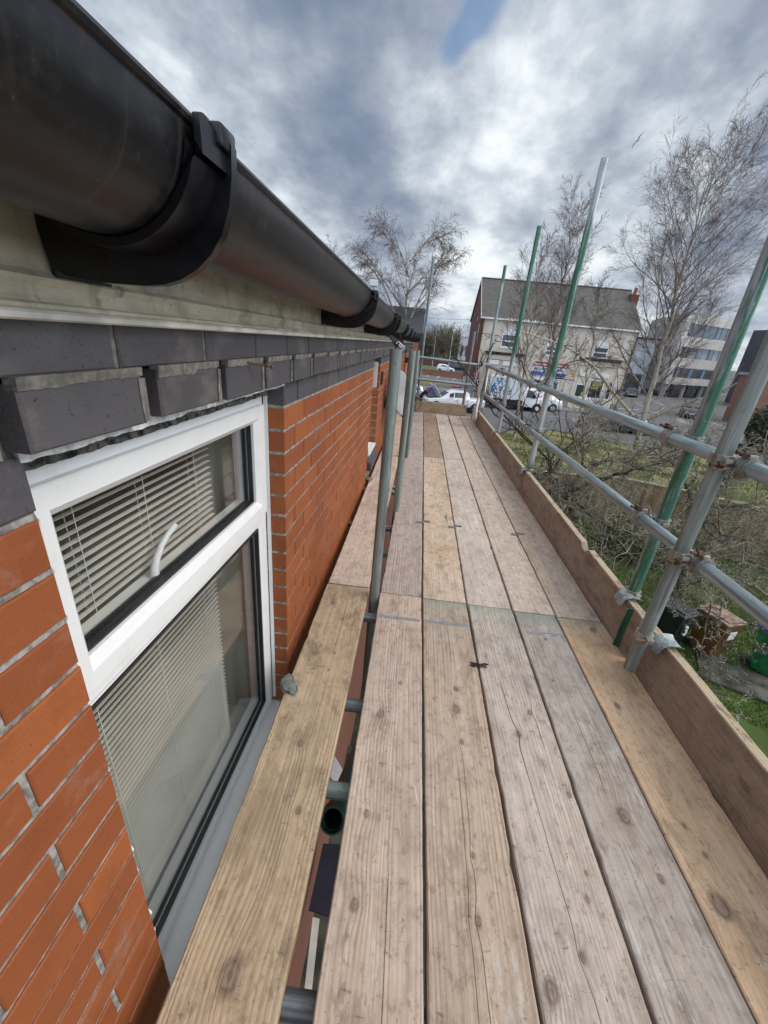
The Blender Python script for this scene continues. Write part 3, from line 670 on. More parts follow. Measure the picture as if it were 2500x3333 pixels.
cau = MB(); zz_ = -.24; rr_ = random.Random(4); vs = []; fs = []; a_ = 0
n_ = 90
for i in range(n_ + 1):
    a_ = a_ * .7 + rr_.uniform(-.002, .002); z_ = -.24 + 1.27 * i / n_; f_ = -.008 + a_
    if abs(((Z0 - z_) / CH) % 1) < .14: f_ += .005
    vs += [(-.068, .3855, z_), (f_, .3855, z_), (f_ - .003, .3900 + abs(a_) * .3, z_), (-.068, .3915, z_)]
for i in range(n_):
    for q in range(4): fs.append((i * 4 + q, i * 4 + (q + 1) % 4, i * 4 + 4 + (q + 1) % 4, i * 4 + 4 + q))
cau.add(vs, fs); cau.build('side_sealant', M_white, win)
cau = MB(); cau.box(-.067, -.055, 1.2465, 1.2515, -.25, 1.04); cau.build('side_sealant', M_white, win)
sill = MB(); sill.prism([(-.13, -.2755), (-.055, -.2755), (.035, -.300), (.038, -.318), (.030, -.325), (-.13, -.325)], .386, 1.251, 'y'); sill.build('sill', M_upvc, win)
hd = MB(); P = [(-.100, .735, .684), (-.104, .722, .684), (-.108, .706, .690), (-.112, .702, .704), (-.114, .708, .722), (-.115, .722, .742), (-.116, .742, .760), (-.116, .768, .775), (-.114, .792, .786), (-.112, .800, .790)]
hd.path(P, [.009, .012, .013, .0115, .0095, .0080, .0072, .0068, .0072, .006], 10); hd.cbox(-.100, -.090, .684, .716, .660, .69, .004); hd.build('window_handle', M_white, win, smooth=True)
# the room behind
room = MB(); room.box(-3.4, -.305, -2.0, 4.6, -1.30, -1.28); room.box(-3.4, -.305, -2.0, 4.6, 1.16, 1.18); room.box(-3.42, -3.4, -2.0, 4.6, -1.3, 1.18); room.box(-3.4, -.305, 1.75, 1.77, -1.279, 1.159); room.box(-3.4, -.305, -2.02, -2.0, -1.3, 1.18)
M_room = plain('beige room wall', (.62, .58, .47), .9, 0, .08, 2); room.build('room', M_room, bld)
rv = MB(); rv.box(-.305, -.1405, 1.215, 1.252, -.33, 1.05); rv.box(-.305, -.1405, .385, .40, -.33, 1.05); rv.box(-.305, -.1405, .401, 1.214, -.33, -.30); rv.box(-.305, -.1405, .401, 1.214, 1.052, 1.07); rv.build('window_reveal', M_room, bld)
def blind(name, label, y0, y1, z0, z1, pitch, w, tilt, x):
    t = empty(name, bw((x, (y0 + y1) / 2, z1)), label, 'blind')
    b = MB(); b.T = BMW; z = z1; t_ = math.radians(tilt)
    while z > z0:
        dx, dz = w / 2 * math.cos(t_), w / 2 * math.sin(t_)
        pts = [(x - dx, z - dz), (x, z + .0022), (x + dx, z + dz)]
        vs = []; sag = .0
        for (px, pz) in pts: vs += [(px, y0, pz), (px, y1, pz)]
        vs += [(px, yy_, pz - .0009) for (px, pz) in pts for yy_ in (y0, y1)]
        b.add(vs, [(0, 1, 3, 2), (2, 3, 5, 4), (6, 8, 9, 7), (8, 10, 11, 9), (0, 6, 7, 1), (4, 5, 11, 10)]); z -= pitch
    for yy_ in (y0 + .10, (y0 + y1) / 2, y1 - .08):
        for xx in (x - w * .45, x + w * .45): b2 = MB(); b2.T = BMW; b2.path([(xx, yy_, z0), (xx, yy_, z1 + .01)], .0008, 5); o = b2.build('cord', M_slat, t); o.location = -t.location
    o = b.build('slats', M_slat, t); o.matrix_parent_inverse = Matrix(); o.location = -t.location
    h = MB(); h.T = BMW; h.cbox(x - w * .6, x + w * .6, y0, y1, z1 + .008, z1 + .03, .002); o = h.build('headrail', M_slat, t); o.location = -t.location
M_slat = plain('blind slats', (.80, .79, .74), .4, 0, .05, 5)
blind('venetian_blind', 'open slatted white blind behind the small upper window pane', .47, 1.03, .70, .985, .0180, .021, 14, -.150)
blind('venetian_blind', 'closely spaced slatted blind behind the large lower window pane', .42, 1.01, -.20, .60, .0170, .0180, 27, -.150)
# second and third windows along the wall
w2 = window(bld, 3.525, 4.025, 1.040, .26, -.075); w3 = window(bld, 8.305, 8.945, 1.03, .15, -.075)
for a, b, z_ in ((3.52, 4.03, .2), (8.3, 8.95, .1)): bk = MB(); bk.box(-.30, -.16, a, b, z_, 1.06); bk.build('window_back', M_blackpl, bld)
vent = MB(); vent.T = None; vent.cbox(-.075, .028, 3.535, 3.55, .85, 1.055, .002); vent.build('open_vent', M_white, w2)
s2 = MB(); s2.prism([(-.09, .235), (.035, .175), (.035, .10), (-.09, .10)], 3.53, 3.99, 'y'); s2.build('brick_sill', B_dk, bld); s2 = MB(); s2.prism([(-.09, .235), (.03, .17), (.03, .09), (-.09, .09)], 8.31, 8.9, 'y'); s2.build('brick_sill', B_dk, bld)
s3 = MB(); s3.cbox(-.074, .012, 3.53, 4.0, .238, .262, .003); s3.build('window_sill', M_upvc, w2)
vg = MB(); vg.box(-.03, .0025, 4.10, 4.32, .81, .935)
for i in range(6): vg.box(.0025, .006, 4.10 + i * .038, 4.112 + i * .038, .815, .93)
vg.build('air_brick', plain('dark air brick', (.05, .03, .025), .9, 0, .3, 30), bld)
# ---------------- things on the wall
def own(name, mb, mats, label, cat, loc=None, group=None, smooth=False, kind=None):
    o = mb.build(name, mats, None, smooth); return tag(o, label, cat, group, kind)
dish = empty('satellite_dish', (0, 0, 0), 'round pale grey satellite dish on the brick wall behind the nearest inner post', 'satellite dish')
dc = bw((.165, 4.75, .68)); dish.location = dc
d_ = MB(); n_r = 9; seg = 32; vs = [(0, 0, 0)]; fs = []
for i in range(1, n_r + 1):
    r = .25 * i / n_r
    for j in range(seg): a = 2 * math.pi * j / seg; vs.append((r * math.cos(a) * .92, r * math.sin(a), .42 * r * r))
for j in range(seg): fs.append((0, 1 + j, 1 + (j + 1) % seg))
for i in range(n_r - 1):
    for j in range(seg): fs.append((1 + i * seg + j, 1 + (i + 1) * seg + j, 1 + (i + 1) * seg + (j + 1) % seg, 1 + i * seg + (j + 1) % seg))
d_.add(vs, fs); dm_ = plain('grey dish metal', (.33, .33, .34), .6, 0.0, .12, 4)
do = d_.build('reflector', dm_, dish, smooth=True); do.modifiers.new('s', 'SOLIDIFY').thickness = .006
aim = Vector((.93, -.33, .16)).normalized(); do.rotation_euler = aim.to_track_quat('Z', 'Y').to_euler()
a_ = MB(); a_.path([Vector((0, 0, -.22)) + aim * .02, aim * .08 + Vector((0, 0, -.28)), aim * .15 + Vector((0, 0, -.27))], .009, 8); a_.cbox(.12, .16, -.06, -.03, -.29, -.25, .008); a_.build('feed_arm', M_blackpl, dish)
b_ = MB(); b_.path([(-.02, 0, 0), (-.13, 0, -.01), (-.16, 0, -.18)], .016, 8); b_.cbox(-.20, -.185, -.05, .05, -.26, -.10, .004); b_.build('wall_bracket', M_blackpl, dish)
sl = empty('security_light', bw((.05, 8.6, .90)), 'small black security light high on the far brick wall', 'wall light')
s_ = MB(); s_.cbox(-.05, .02, -.05, .05, -.05, .05, .008); s_.path([(.02, 0, 0), (.12, -.02, -.01), (.16, -.02, -.05)], .018, 8); s_.build('housing', M_blackpl, sl)
s_ = MB(); s_.prism([(-.08, -.12), (.06, -.12), (.07, -.02), (-.07, -.02)], .11, .20, 'x'); s_.build('lamp_head', M_blackpl, sl)
st_ = MB(); p0 = at(1270, 1096, 2.9); p1 = at(1300, 1122, 2.9)
st_.add([p0 + Vector((-.03, 0, .03)), p0 + Vector((.06, 0, .03)), p1 + Vector((.03, .05, .012)), p1 + Vector((-.02, .02, -.012)), p0 + Vector((-.03, .01, .02)), p0 + Vector((.06, .01, .02)), p1 + Vector((.03, .06, .002)), p1 + Vector((-.02, .03, -.02))],
        [(0, 1, 2, 3), (4, 7, 6, 5), (0, 4, 5, 1), (1, 5, 6, 2), (2, 6, 7, 3), (3, 7, 4, 0)])
clip = empty('gutter_strap', tuple(p0), 'loose black strap with a white clip hanging under the gutter', 'strap')
o = st_.build('strap', M_brk, clip); o.location = -clip.location
c_ = MB(); pw = at(1306, 1120, 2.9); c_.T = Matrix.Translation(pw) @ Matrix.Rotation(.6, 4, 'Y'); c_.cbox(-.03, .035, -.01, .01, -.004, .004, .001); c_.cbox(-.03, -.022, -.01, .01, -.02, .004, .001); c_.cbox(.028, .035, -.01, .01, -.035, .004, .001); c_.cbox(-.01, .02, -.014, .014, -.018, -.008, .001)
o = c_.build('clip', M_white, clip); o.location = -clip.location
cb = MB(); cb.path([at(1290, 1140, 2.9), at(1286, 1128, 2.9), at(1292, 1120, 2.9), at(1303, 1118, 2.9)], .004, 6); o = cb.build('cable_tail', M_brk, clip); o.location = -clip.location
# ================================================================ SCAFFOLD
TH = .038
def board(name, label, xn0, xn1, xf0, xf1, y0, y1, kind, group, yend, z=0.0, seed=0, cat='scaffold board', taper=0):
    """board between y0 and y1; near/far x edges; its object origin sits at the joint end yend"""
    rr = random.Random(seed); n = max(8, int((y1 - y0) / .035)); b = MB(); c = .0035
    jl = [0.0]; jr = [0.0]
    for i in range(n): jl.append(jl[-1] * .7 + rr.uniform(-.0009, .0009)); jr.append(jr[-1] * .7 + rr.uniform(-.0009, .0009))
    vs = []; ox = (xn0 + xn1) / 2
    cup = rr.uniform(-.0015, .001)
    for i in range(n + 1):
        t = i / n; y = y0 + (y1 - y0) * t; l = xn0 + (xf0 - xn0) * t + jl[i]; r = xn1 + (xf1 - xn1) * t + jr[i]
        if rr.random() < .025: r -= rr.uniform(.002, .007)
        if rr.random() < .025: l += rr.uniform(.002, .006)
        e = .0; 
        if i == 0 or i == n: e = .002
        y += (rr.uniform(-.002, .002) if i in (0, n) else 0)
        m = (l + r) / 2; zt = -e
        for (x, zz) in ((l, -TH + c), (l + c, -TH), (r - c, -TH), (r, -TH + c), (r, -c + zt), (r - c, zt), (m, zt + cup), (l + c, zt), (l, -c + zt)):
            vs.append((x - ox, y - yend, zz))
    k = 9; fs = []
    for i in range(n):
        for j in range(k): fs.append((i * k + j, i * k + (j + 1) % k, (i + 1) * k + (j + 1) % k, (i + 1) * k + j))
    fs += [tuple(range(k - 1, -1, -1)), tuple(range(n * k, n * k + k))]
    b.add(vs, fs); o = b.build(name, WD[kind]); o.location = (ox, yend, z); return tag(o, label, cat, group)
GB = 'boards of the main scaffold deck'
near = [(-.060, .1575, 'near1', 'pinkish near board beside the wall gap with a grey tape strip across its far end'),
        (.1670, .3925, 'greenend', 'near open grained board with green paint at its joint, second row from the posts'),
        (.4025, .6260, 'near3', 'pale near scaffold board with long cracks, middle row of the deck'),
        (.6370, .8470, 'greygreen', 'grey furrowed near board with green end and tape, fourth row from the wall'),
        (.8540, 1.0828, 'yellowgreen', 'yellow ochre near scaffold board running along the toe board')]
JY = [1.755, 1.742, 1.738, 1.728, 1.722]
nb = []
for i, (a, b, k, l) in enumerate(near): nb.append(board('scaffold_board', l, a, b, a, b, -1.0, JY[i], k, GB, JY[i], seed=10 + i))
mids = [(-.057, .158, -.012, .190, 'purple', 4.86, 'purple grey board with a dark stain at its near end beside the inner posts'),
        (.168, .393, .199, .424, 'yellow', 4.53, 'tan and orange scaffold board in the middle length, second row from the wall'),
        (.401, .626, .433, .651, 'pale', 4.56, 'pale washed scaffold board in the middle length, centre row, knots near its near end'),
        (.636, .850, .660, .872, 'pink', 7.64, 'long pink brown scaffold board in the fourth row reaching the end toe board'),
        (.857, 1.079, .881, 1.098, 'grain', 4.60, 'scaffold board with white plaster scuffs beside the toe board, middle length')]
for i, (a, b, c, d, k, ye, l) in enumerate(mids):
    if i == 3: c, d = .690, .900
    board('scaffold_board', l, a, b, c, d, JY[i] + .007, ye, k, GB, JY[i] + .007, seed=30 + i)
fars = [(-.011, .192, .04, .215, 4.87, 'purple', 'greyish far scaffold board nearest the wall posts'), (.200, .424, .222, .440, 4.54, 'brown', 'dark brown dirty far scaffold board between paler boards'),
        (.434, .651, .448, .665, 4.57, 'pale', 'pale far scaffold board in the centre row against the end toe board'), (.884, 1.098, .910, 1.110, 4.61, 'pink', 'far scaffold board beside the outer toe board at the far corner')]
for i, (a, b, c, d, y0, k, l) in enumerate(fars): board('scaffold_board', l, a, b, c, d, y0, 7.66, k, GB, y0, seed=50 + i)
GI = 'single row of boards between posts and wall'
ib0 = board('scaffold_board', 'olive tan inside board under the window, nearest of the row against the brick wall', -.362, -.137, -.348, -.120, -1.0, 1.780, 'near0', GI, 1.780, seed=71)
board('scaffold_board', 'grey speckled inside board, second of the single row against the wall', -.345, -.125, -.310, -.085, 1.788, 4.42, 'pink', GI, 1.788, seed=72)
board('scaffold_board', 'farthest inside board of the row against the brick wall', -.310, -.085, -.26, -.035, 4.43, 7.6, 'grain', GI, 4.43, seed=73)
# tape and dark stain on boards
def tape(par, x0, x1, y, w, seed):
    rr = random.Random(seed); b = MB(); n = 26; vs = []; fs = []
    for i in range(n + 1):
        x = x0 + (x1 - x0) * i / n
        vs += [(x - par.location.x, y - w / 2 + rr.uniform(-.0012, .0012) - par.location.y, .0011), (x - par.location.x, y + w / 2 + rr.uniform(-.0012, .0012) - par.location.y, .0011), (x - par.location.x, y - w / 2 - par.location.y, -.001), (x - par.location.x, y + w / 2 - par.location.y, -.001)]
    for i in range(n): k = i * 4; fs += [(k, k + 4, k + 5, k + 1), (k, k + 2, k + 6, k + 4), (k + 1, k + 5, k + 7, k + 3)]
    b.add(vs, fs); b.build('tape_strip', M_tape, par)
def tape_mat():
    M = Mat('worn grey tape', .5); x, y, z = M.xyz(); a = M.noise(M.vec(x * 18.0, y * 190.0, 0), 1, 4, .7); w = M.noise(M.vec(x * 30.0, y * 60.0, 3.0), 1, 5, .7); h_ = M.noise(M.vec(x * 14.0, y * 40.0, 7.0), 1, 4, .7)
    c = M.mix(a.step(.35, .65), (.20, .21, .235), (.31, .315, .335)); c = M.mix(w.step(.56, .62) * .8, c, (.62, .62, .60)); c = M.mix(h_.step(.58, .64), c, (.36, .29, .23)); M.color(c); return M.m
M_tape = tape_mat()
tape(nb[0], -.045, .150, 1.560, .020, 1); tape(nb[1], .178, .382, 1.565, .020, 2); tape(nb[3], .665, .842, 1.575, .020, 3)
# toe boards
def toeboard(label, y0, y1, x0, x1, z1, notch=(), seed=0, kind='toe', lean=.0):
    rr = random.Random(seed); t = .038; b = MB(); n = int((y1 - y0) / .04); vs = []; k = 8; c = .003
    for i in range(n + 1):
        u = i / n; y = y0 + (y1 - y0) * u; x = x0 + (x1 - x0) * u; top_ = z1 + rr.uniform(-.0015, .0015)
        for (ny, w, dp) in notch:
            if abs(y - ny) < w: top_ = z1 - dp
        if i in (0, n): top_ -= .004
        l = lean * top_
        for (a, z) in ((x, -.036), (x + l * .5, .1), (x + l, top_ - c), (x + l + c, top_), (x + l + t - c, top_), (x + l + t, top_ - c), (x + l * .5 + t, .1), (x + t, -.036)): vs.append((a - x0, y - y0, z))
    fs = []
    for i in range(n):
        for j in range(k): fs.append((i * k + j, i * k + (j + 1) % k, (i + 1) * k + (j + 1) % k, (i + 1) * k + j))
    fs += [tuple(range(k)), tuple(range(n * k, n * k + k))]
    b.add(vs, fs); o = b.build('toe_board', WD[kind]); o.location = (x0, y0, .002); return tag(o, label, 'toe board', 'toe boards standing on edge round the deck')
toeboard('brown toe board on edge at the near right, nearest of the row', -1.0, 1.455, 1.083, 1.083, .224, seed=1)
toeboard('toe board with a notch in its top edge, middle length on the right', 1.475, 3.60, 1.080, 1.092, .224, notch=((2.14, .03, .03),), seed=2)
toeboard('far length of toe board along the right side of the deck', 3.615, 7.60, 1.086, 1.112, .224, notch=((3.64, .02, .03),), seed=3)
e_ = MB(); e_.cbox(-.475, .475, -.019, .019, .001, .205, .004); eo = e_.build('toe_board', WD['inner']); eo.matrix_world = Matrix.Translation((.54, 7.69, 0)) @ Matrix.Rotation(math.radians(90), 4, 'Z'); 
eo.data.transform(Matrix.Rotation(math.radians(-90), 4, 'Z')); tag(eo, 'short brown toe board closing off the far end of the deck', 'toe board', 'toe boards standing on edge round the deck')
# tubes
TR = .02415
def tube(p0, p1, m, label, group, name='scaffold_tube', cat='scaffold tube'):
    p0, p1 = Vector(p0), Vector(p1); b = MB(); d = p1 - p0; L = d.length
    b.pipe((0, 0, 0), (0, 0, L), TR, TR - .004); o = b.build(name, m, smooth=True)
    o.rotation_euler = d.to_track_quat('Z', 'Y').to_euler(); o.location = p0; return tag(o, label, cat, group)
GS, GR, GT, GP = 'outer standards', 'guard rails', 'transoms under the boards', 'inner posts'
gz_ = -GZ
tube((1.132, 1.668, GZ + .02), (1.132, 1.668, 2.55), galv('green painted standard', (.36, .37, .37), .3, [(gz_ - .1, gz_ + .5), (gz_ + .50, gz_ + 2.6)]), 'scratched bright green upright tube, nearest outer standard of the scaffold', GS, 'scaffold_standard', 'standard')
tube((1.137, 3.62, GZ + .02), (1.137, 3.62, 2.49), galv('galvanised and green standard', (.50, .53, .53), .2, [(gz_ + 1.0, gz_ + 2.1), (gz_ - .2, gz_ + .25)], full=True), 'upright tube with bare grey top and green middle, second outer standard', GS, 'scaffold_standard', 'standard')
tube((1.145, 5.27, GZ + .02), (1.145, 5.27, 2.46), galv('green top standard', (.40, .44, .44),   .5, [(gz_ + 1.15, gz_ + 2.6)], full=True), 'upright tube with green upper half, third outer standard', GS, 'scaffold_standard', 'standard')
tube((1.150, 7.05, GZ + .02), (1.150, 7.05, 2.36), galv('grey far standard', (.36, .39, .38), .4, [(gz_ + 2.1, gz_ + 2.5)]), 'slim grey upright tube, farthest outer standard before the house', GS, 'scaffold_standard', 'standard')
tube((1.022, 1.347, .055), (1.022, 1.347, 2.6), galv('dull grey short tube', (.24, .265, .245), .12, rough=.62, metal=.2), 'dull grey tube clamped inside the guard rails with its foot above the deck', GS, 'scaffold_standard', 'standard')
tube((1.07, 3.95, .953), (1.07, -1.2, .951), G_rail, 'near length of the top guard rail, blue grey with flaking green', GR, 'guard_rail', 'guard rail')
tube((1.07, 3.965, .955), (1.07, 7.1, .968), G_tube, 'far length of the top guard rail with a white cloth over its end', GR, 'guard_rail', 'guard rail')
tube((1.07, 4.10, .577), (1.07, -1.2, .607), G_rail, 'near length of the lower guard rail', GR, 'guard_rail', 'guard rail')
tube((1.07, 4.12, .575), (1.09, 7.75, .55), G_tube, 'far length of the lower guard rail with a green joint sleeve', GR, 'guard_rail', 'guard rail')
tube((-.02, 7.80, .955), (1.32, 7.80, .905), G_tube, 'top rail crossing the far end of the deck', GR, 'guard_rail', 'guard rail')
tube((-.02, 7.80, .578), (1.26, 7.80, .553), G_tube, 'lower rail crossing the far end of the deck', GR, 'guard_rail', 'guard rail')
tube((-.088, 1.72, -2.2), (-.088, 1.72, 1.19), galv('teal weathered inner post', (.24, .27, .25), .8, rough=.58, metal=.35), 'weathered green grey inner post nearest the camera, ending under the gutter', GP, 'scaffold_standard', 'standard')
tube((-.038, 2.86, -2.2), (-.038, 2.86, 1.165), G_weath, 'second inner post standing just behind the nearest one', GP, 'scaffold_standard', 'standard')
tube((-.004, 4.42, -2.2), (-.004, 4.42, 1.135), G_weath, 'third inner post partly hidden by the second', GP, 'scaffold_standard', 'standard')
tube((.078, 7.86, -2.2), (.078, 7.86, 2.53), galv('green grey tall far post', (.27, .31, .30), .9), 'tall green grey post rising above the gutter at the far inner corner', GP, 'scaffold_standard', 'standard')
tube((.955, 7.86, -.2), (.955, 7.86, 1.46), galv('pinkish grey far post', (.30, .28, .27), .2), 'short dull post at the far end beside the end toe board', GP, 'scaffold_standard', 'standard')
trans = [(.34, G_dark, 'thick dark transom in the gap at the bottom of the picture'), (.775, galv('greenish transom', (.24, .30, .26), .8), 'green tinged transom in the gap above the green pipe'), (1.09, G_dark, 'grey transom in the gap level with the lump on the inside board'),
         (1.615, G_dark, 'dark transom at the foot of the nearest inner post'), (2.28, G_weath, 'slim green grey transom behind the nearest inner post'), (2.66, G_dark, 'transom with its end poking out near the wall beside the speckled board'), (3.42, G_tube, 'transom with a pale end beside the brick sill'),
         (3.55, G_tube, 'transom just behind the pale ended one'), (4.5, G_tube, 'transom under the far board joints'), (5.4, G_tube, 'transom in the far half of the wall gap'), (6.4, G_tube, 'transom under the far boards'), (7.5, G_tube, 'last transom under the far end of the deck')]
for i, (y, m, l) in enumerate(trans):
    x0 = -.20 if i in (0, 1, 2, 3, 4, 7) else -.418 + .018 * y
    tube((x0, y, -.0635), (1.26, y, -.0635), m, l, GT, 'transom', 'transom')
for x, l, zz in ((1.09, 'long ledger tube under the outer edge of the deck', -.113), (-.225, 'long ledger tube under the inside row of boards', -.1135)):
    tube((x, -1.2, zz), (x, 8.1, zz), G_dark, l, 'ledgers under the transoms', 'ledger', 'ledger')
M_stub = galv('grey stub tube', (.28, .27, .27), .1)
tube((.02, 7.25, .335), (.135, 7.05, .30), M_stub, 'short stub of grey tube above the far left corner of the deck', None)
# couplers
def coupler(pa, pb, label, ang=0.0, grp='couplers joining rails to uprights', side=1, m=None):
    """double coupler: band round a tube along y at pa and one round a tube along z at pb"""
    pa, pb = Vector(pa), Vector(pb); t = empty('coupler', tuple((pa + pb) / 2), label, 'coupler', grp); o0 = t.location.copy(); m = m or G_clamp
    b = MB()
    b.pipe(pa - Vector((0, .023, 0)), pa + Vector((0, .023, 0)), .0305, .0248, 24); b.pipe(pa - Vector((0, .026, 0)), pa - Vector((0, .020, 0)), .0335, .0248, 24)
    b.pipe(pb - Vector((0, 0, .023)), pb + Vector((0, 0, .023)), .0305, .0248, 24); b.pipe(pb + Vector((0, 0, .018)), pb + Vector((0, 0, .025)), .033, .0248, 24)
    mid_ = (pa + pb) / 2; s = .015
    b.cbox(mid_.x - .008, mid_.x + .008, mid_.y - .02, mid_.y + .02, mid_.z - .02, mid_.z + .02, .003)
    # lugs
    for sg in (1, -1):
        q = pa + Vector((side * .004, 0, sg * .034)); b.cbox(q.x - .012, q.x + .014, q.y - .017, q.y + .017, q.z - .008, q.z + .008, .003)
        q = pb + Vector((0, sg * .034, 0)); b.cbox(q.x - .014, q.x + .012, q.y - .008, q.y + .008, q.z - .017, q.z + .017, .003)
    o = b.build('coupler_body', m, t, smooth=True); o.location = -o0
    c = MB(); q = pa + Vector((0, 0, .040)); c.path([q + Vector((-.055, -.006, .006)), q + Vector((.018, 0, 0))], .0058, 10)
    q2 = pb + Vector((0, -.040, 0)); c.path([q2 + Vector((-.058, 0, -.004)), q2 + Vector((.015, 0, 0))], .0058, 10); o = c.build('bolt', M_rust, t); o.location = -o0
    c = MB(); c.path([q + Vector((-.034, -.004, .004)), q + Vector((-.018, -.002, .002))], .0125, 6); c.path([q2 + Vector((-.036, 0, -.002)), q2 + Vector((-.020, 0, -.001))], .0125, 6); o = c.build('nut', M_rust, t); o.location = -o0
    return t
coupler((1.07, 1.725, .953), (1.132, 1.668, .953), 'rusty bolted coupler on the top rail just behind the green upright')
coupler((1.07, 1.725, .591), (1.132, 1.668, .591), 'rusty bolted coupler on the lower rail just behind the green upright')
coupler((1.07, 1.30, .952), (1.022, 1.347, .952), 'coupler with a big rusty nut holding the dull grey tube to the top rail', side=-1)
coupler((1.07, 1.30, .594), (1.022, 1.347, .594), 'coupler with an orange rusted bolt holding the dull grey tube to the lower rail', side=-1)
for y, x, n_ in ((3.62, 1.137, 'second'), (5.27, 1.145, 'third'), (7.05, 1.15, 'farthest')):
    for z, w_ in ((.955, 'top'), (.582, 'lower')): coupler((1.072, y + .045, z), (x, y, z), 'coupler joining the %s rail to the %s outer standard' % (w_, n_))
sv = MB(); sv.pipe((1.07, 4.02, .576), (1.07, 4.21, .574), .030, .0245, 24); sv.pipe((1.07, 4.10, .575), (1.07, 4.125, .575), .034, .0245, 24); own('rail_sleeve', sv, G_weath, 'green grey sleeve joining the two lengths of lower rail', 'tube joint', smooth=True)
sv = MB(); sv.pipe((1.07, 3.87, .954), (1.07, 4.05, .955), .030, .0245, 24); sv.pipe((1.07, 3.95, .954), (1.07, 3.97, .954), .034, .0245, 24); own('rail_sleeve', sv, G_clamp, 'grey sleeve joining the two lengths of top rail', 'tube joint', smooth=True)
# toe board retaining clamps: curved painted plates gripping tube and board
M_flak = galv('flaking white and green plate', (.36, .40, .40), .8, metal=.3)
def toeclamp(x, y, z, tx, ty, label, out=1):
    t = empty('toe_board_clamp', (x, y, z), label, 'clamp', 'toe board clamps'); b = MB()
    vs = []; fs = []; n = 8; prof = [(-.046, -.040), (-.040, -.016), (-.028, -.002), (-.008, .0035), (.014, .004), (.036, .001)]
    for i in range(n + 1):
        u = i / n - .5; yy = y + u * (.074 + .0); fl = .010 * (abs(u) * 2) ** 4
        for (ax, az) in prof: vs.append((x + ax, yy + .006 * ax * 20 * (u), z + az + fl)); vs.append((x + ax + .001, yy + .006 * ax * 20 * u, z + az + fl - .0045))
    m_ = len(prof)
    for i in range(n):
        for j in range(m_ - 1): a = i * m_ * 2 + j * 2; fs += [(a, a + 2, a + m_ * 2 + 2, a + m_ * 2), (a + 1, a + m_ * 2 + 1, a + m_ * 2 + 3, a + 3)]
        a = i * m_ * 2; fs += [(a, a + m_ * 2, a + m_ * 2 + 1, a + 1), (a + m_ * 2 - 2, a + m_ * 2 - 1, a + m_ * 4 - 1, a + m_ * 4 - 2)]
    for e in (0, n):
        for j in range(m_ - 1): a = e * m_ * 2 + j * 2; fs.append((a, a + 1, a + 3, a + 2))
    b.add(vs, fs); o = b.build('saddle_plate', M_flak, t, smooth=True); o.location = -t.location
    b = MB(); b.pipe((tx, ty, z - .012), (tx, ty, z + .014), .0315, .0247, 24); b.cbox(tx - .012, tx + .012, ty - .048, ty - .028, z - .012, z + .012, .003); o = b.build('clamp_band', G_clamp, t, smooth=True); o.location = -t.location
    b = MB(); b.path([(tx - .055, ty - .036, z - .002), (tx + .02, ty - .036, z)], .0055, 8); o = b.build('bolt', M_rust2, t); o.location = -t.location
toeclamp(1.100, 1.628, .232, 1.132, 1.668, 'white and green flaked clamp plate on the toe board behind the green upright')
toeclamp(1.100, 1.318, .232, 1.022, 1.347, 'clamp plate with an orange bolt holding the foot of the dull grey tube')
toeclamp(1.10, 3.60, .230, 1.137, 3.62, 'clamp on the toe board at the second outer standard')
toeclamp(1.11, 5.27, .228, 1.145, 5.27, 'small clamp on the toe board at the third outer standard')
gs_ = MB(); gs_.prism([(1.074, 1.54), (1.084, 1.54), (1.084, 1.575), (1.074, 1.575)], .002, .215, 'z'); gs_.prism([(1.060, 1.553), (1.074, 1.553), (1.074, 1.560), (1.060, 1.560)], .002, .21, 'z')
own('brace_strip', gs_, galv('dark green strip', (.10, .16, .12), .4, [(-1, 1)]), 'dark green steel strip standing against the toe board below the flaked clamp', 'steel strip')
# board clips
def clipb(x, y, label):
    b = MB(); b.T = Matrix.Translation((x, y, .0)) @ Matrix.Rotation(R_.uniform(-.06, .06), 4, 'Z')
    b.cbox(-.050, .002, -.028, -.004, .0005, .0065, .0015); b.cbox(-.002, .050, .004, .028, .0005, .0065, .0015); b.cbox(-.005, .005, -.028, .028, -.012, .0055, .0015)
    o = own('board_clip', b, plain('dull board clip', (.25, .235, .225), .65, .3, .2, 60), label, 'metal clip', group='clips locking neighbouring boards'); return o
clipb(.176, 2.70, 'small grey metal clip bridging the first two boards from the posts'); clipb(.412, 2.68, 'small grey metal clip on the joint beside the centre board'); clipb(.869, 2.67, 'small grey metal clip on the joint nearest the toe board')
# debris
def lump(name, c, sx, sy, sz, m, label, cat, seed, flat=.0):
    rr = np.random.RandomState(seed); bm = bmesh.new(); bmesh.ops.create_icosphere(bm, subdivisions=3, radius=1)
    for v in bm.verts:
        n = v.co.copy(); k = 1 + .28 * math.sin(n.x * 3.1 + seed) * math.cos(n.y * 2.7 + seed * 2) + .14 * math.sin(n.z * 7 + n.x * 5)
        v.co = Vector((n.x * sx * k, n.y * sy * k, max(n.z * sz * k, -flat * sz)))
    bm.verts.index_update(); b = MB(); b.add([v.co.copy() for v in bm.verts], [[v.index for v in f.verts] for f in bm.faces]); bm.free(); o = b.build(name, m, smooth=True); o.location = c; return tag(o, label, cat)
M_lump = plain('grey green mortar lump', (.17, .19, .17), .9, 0, .2, 40)
o = lump('mortar_lump', (-.345, 1.085, .006), .028, .045, .012, M_lump, 'flat grey lump of dried mortar on the edge of the near inside board', 'mortar lump', 3); o.rotation_euler = (0, -.1, .5)
o = lump('mortar_lump', (-.325, 3.52, .006), .035, .05, .014, M_lump, 'brownish flake lying on the edge of the second inside board', 'mortar lump', 5)
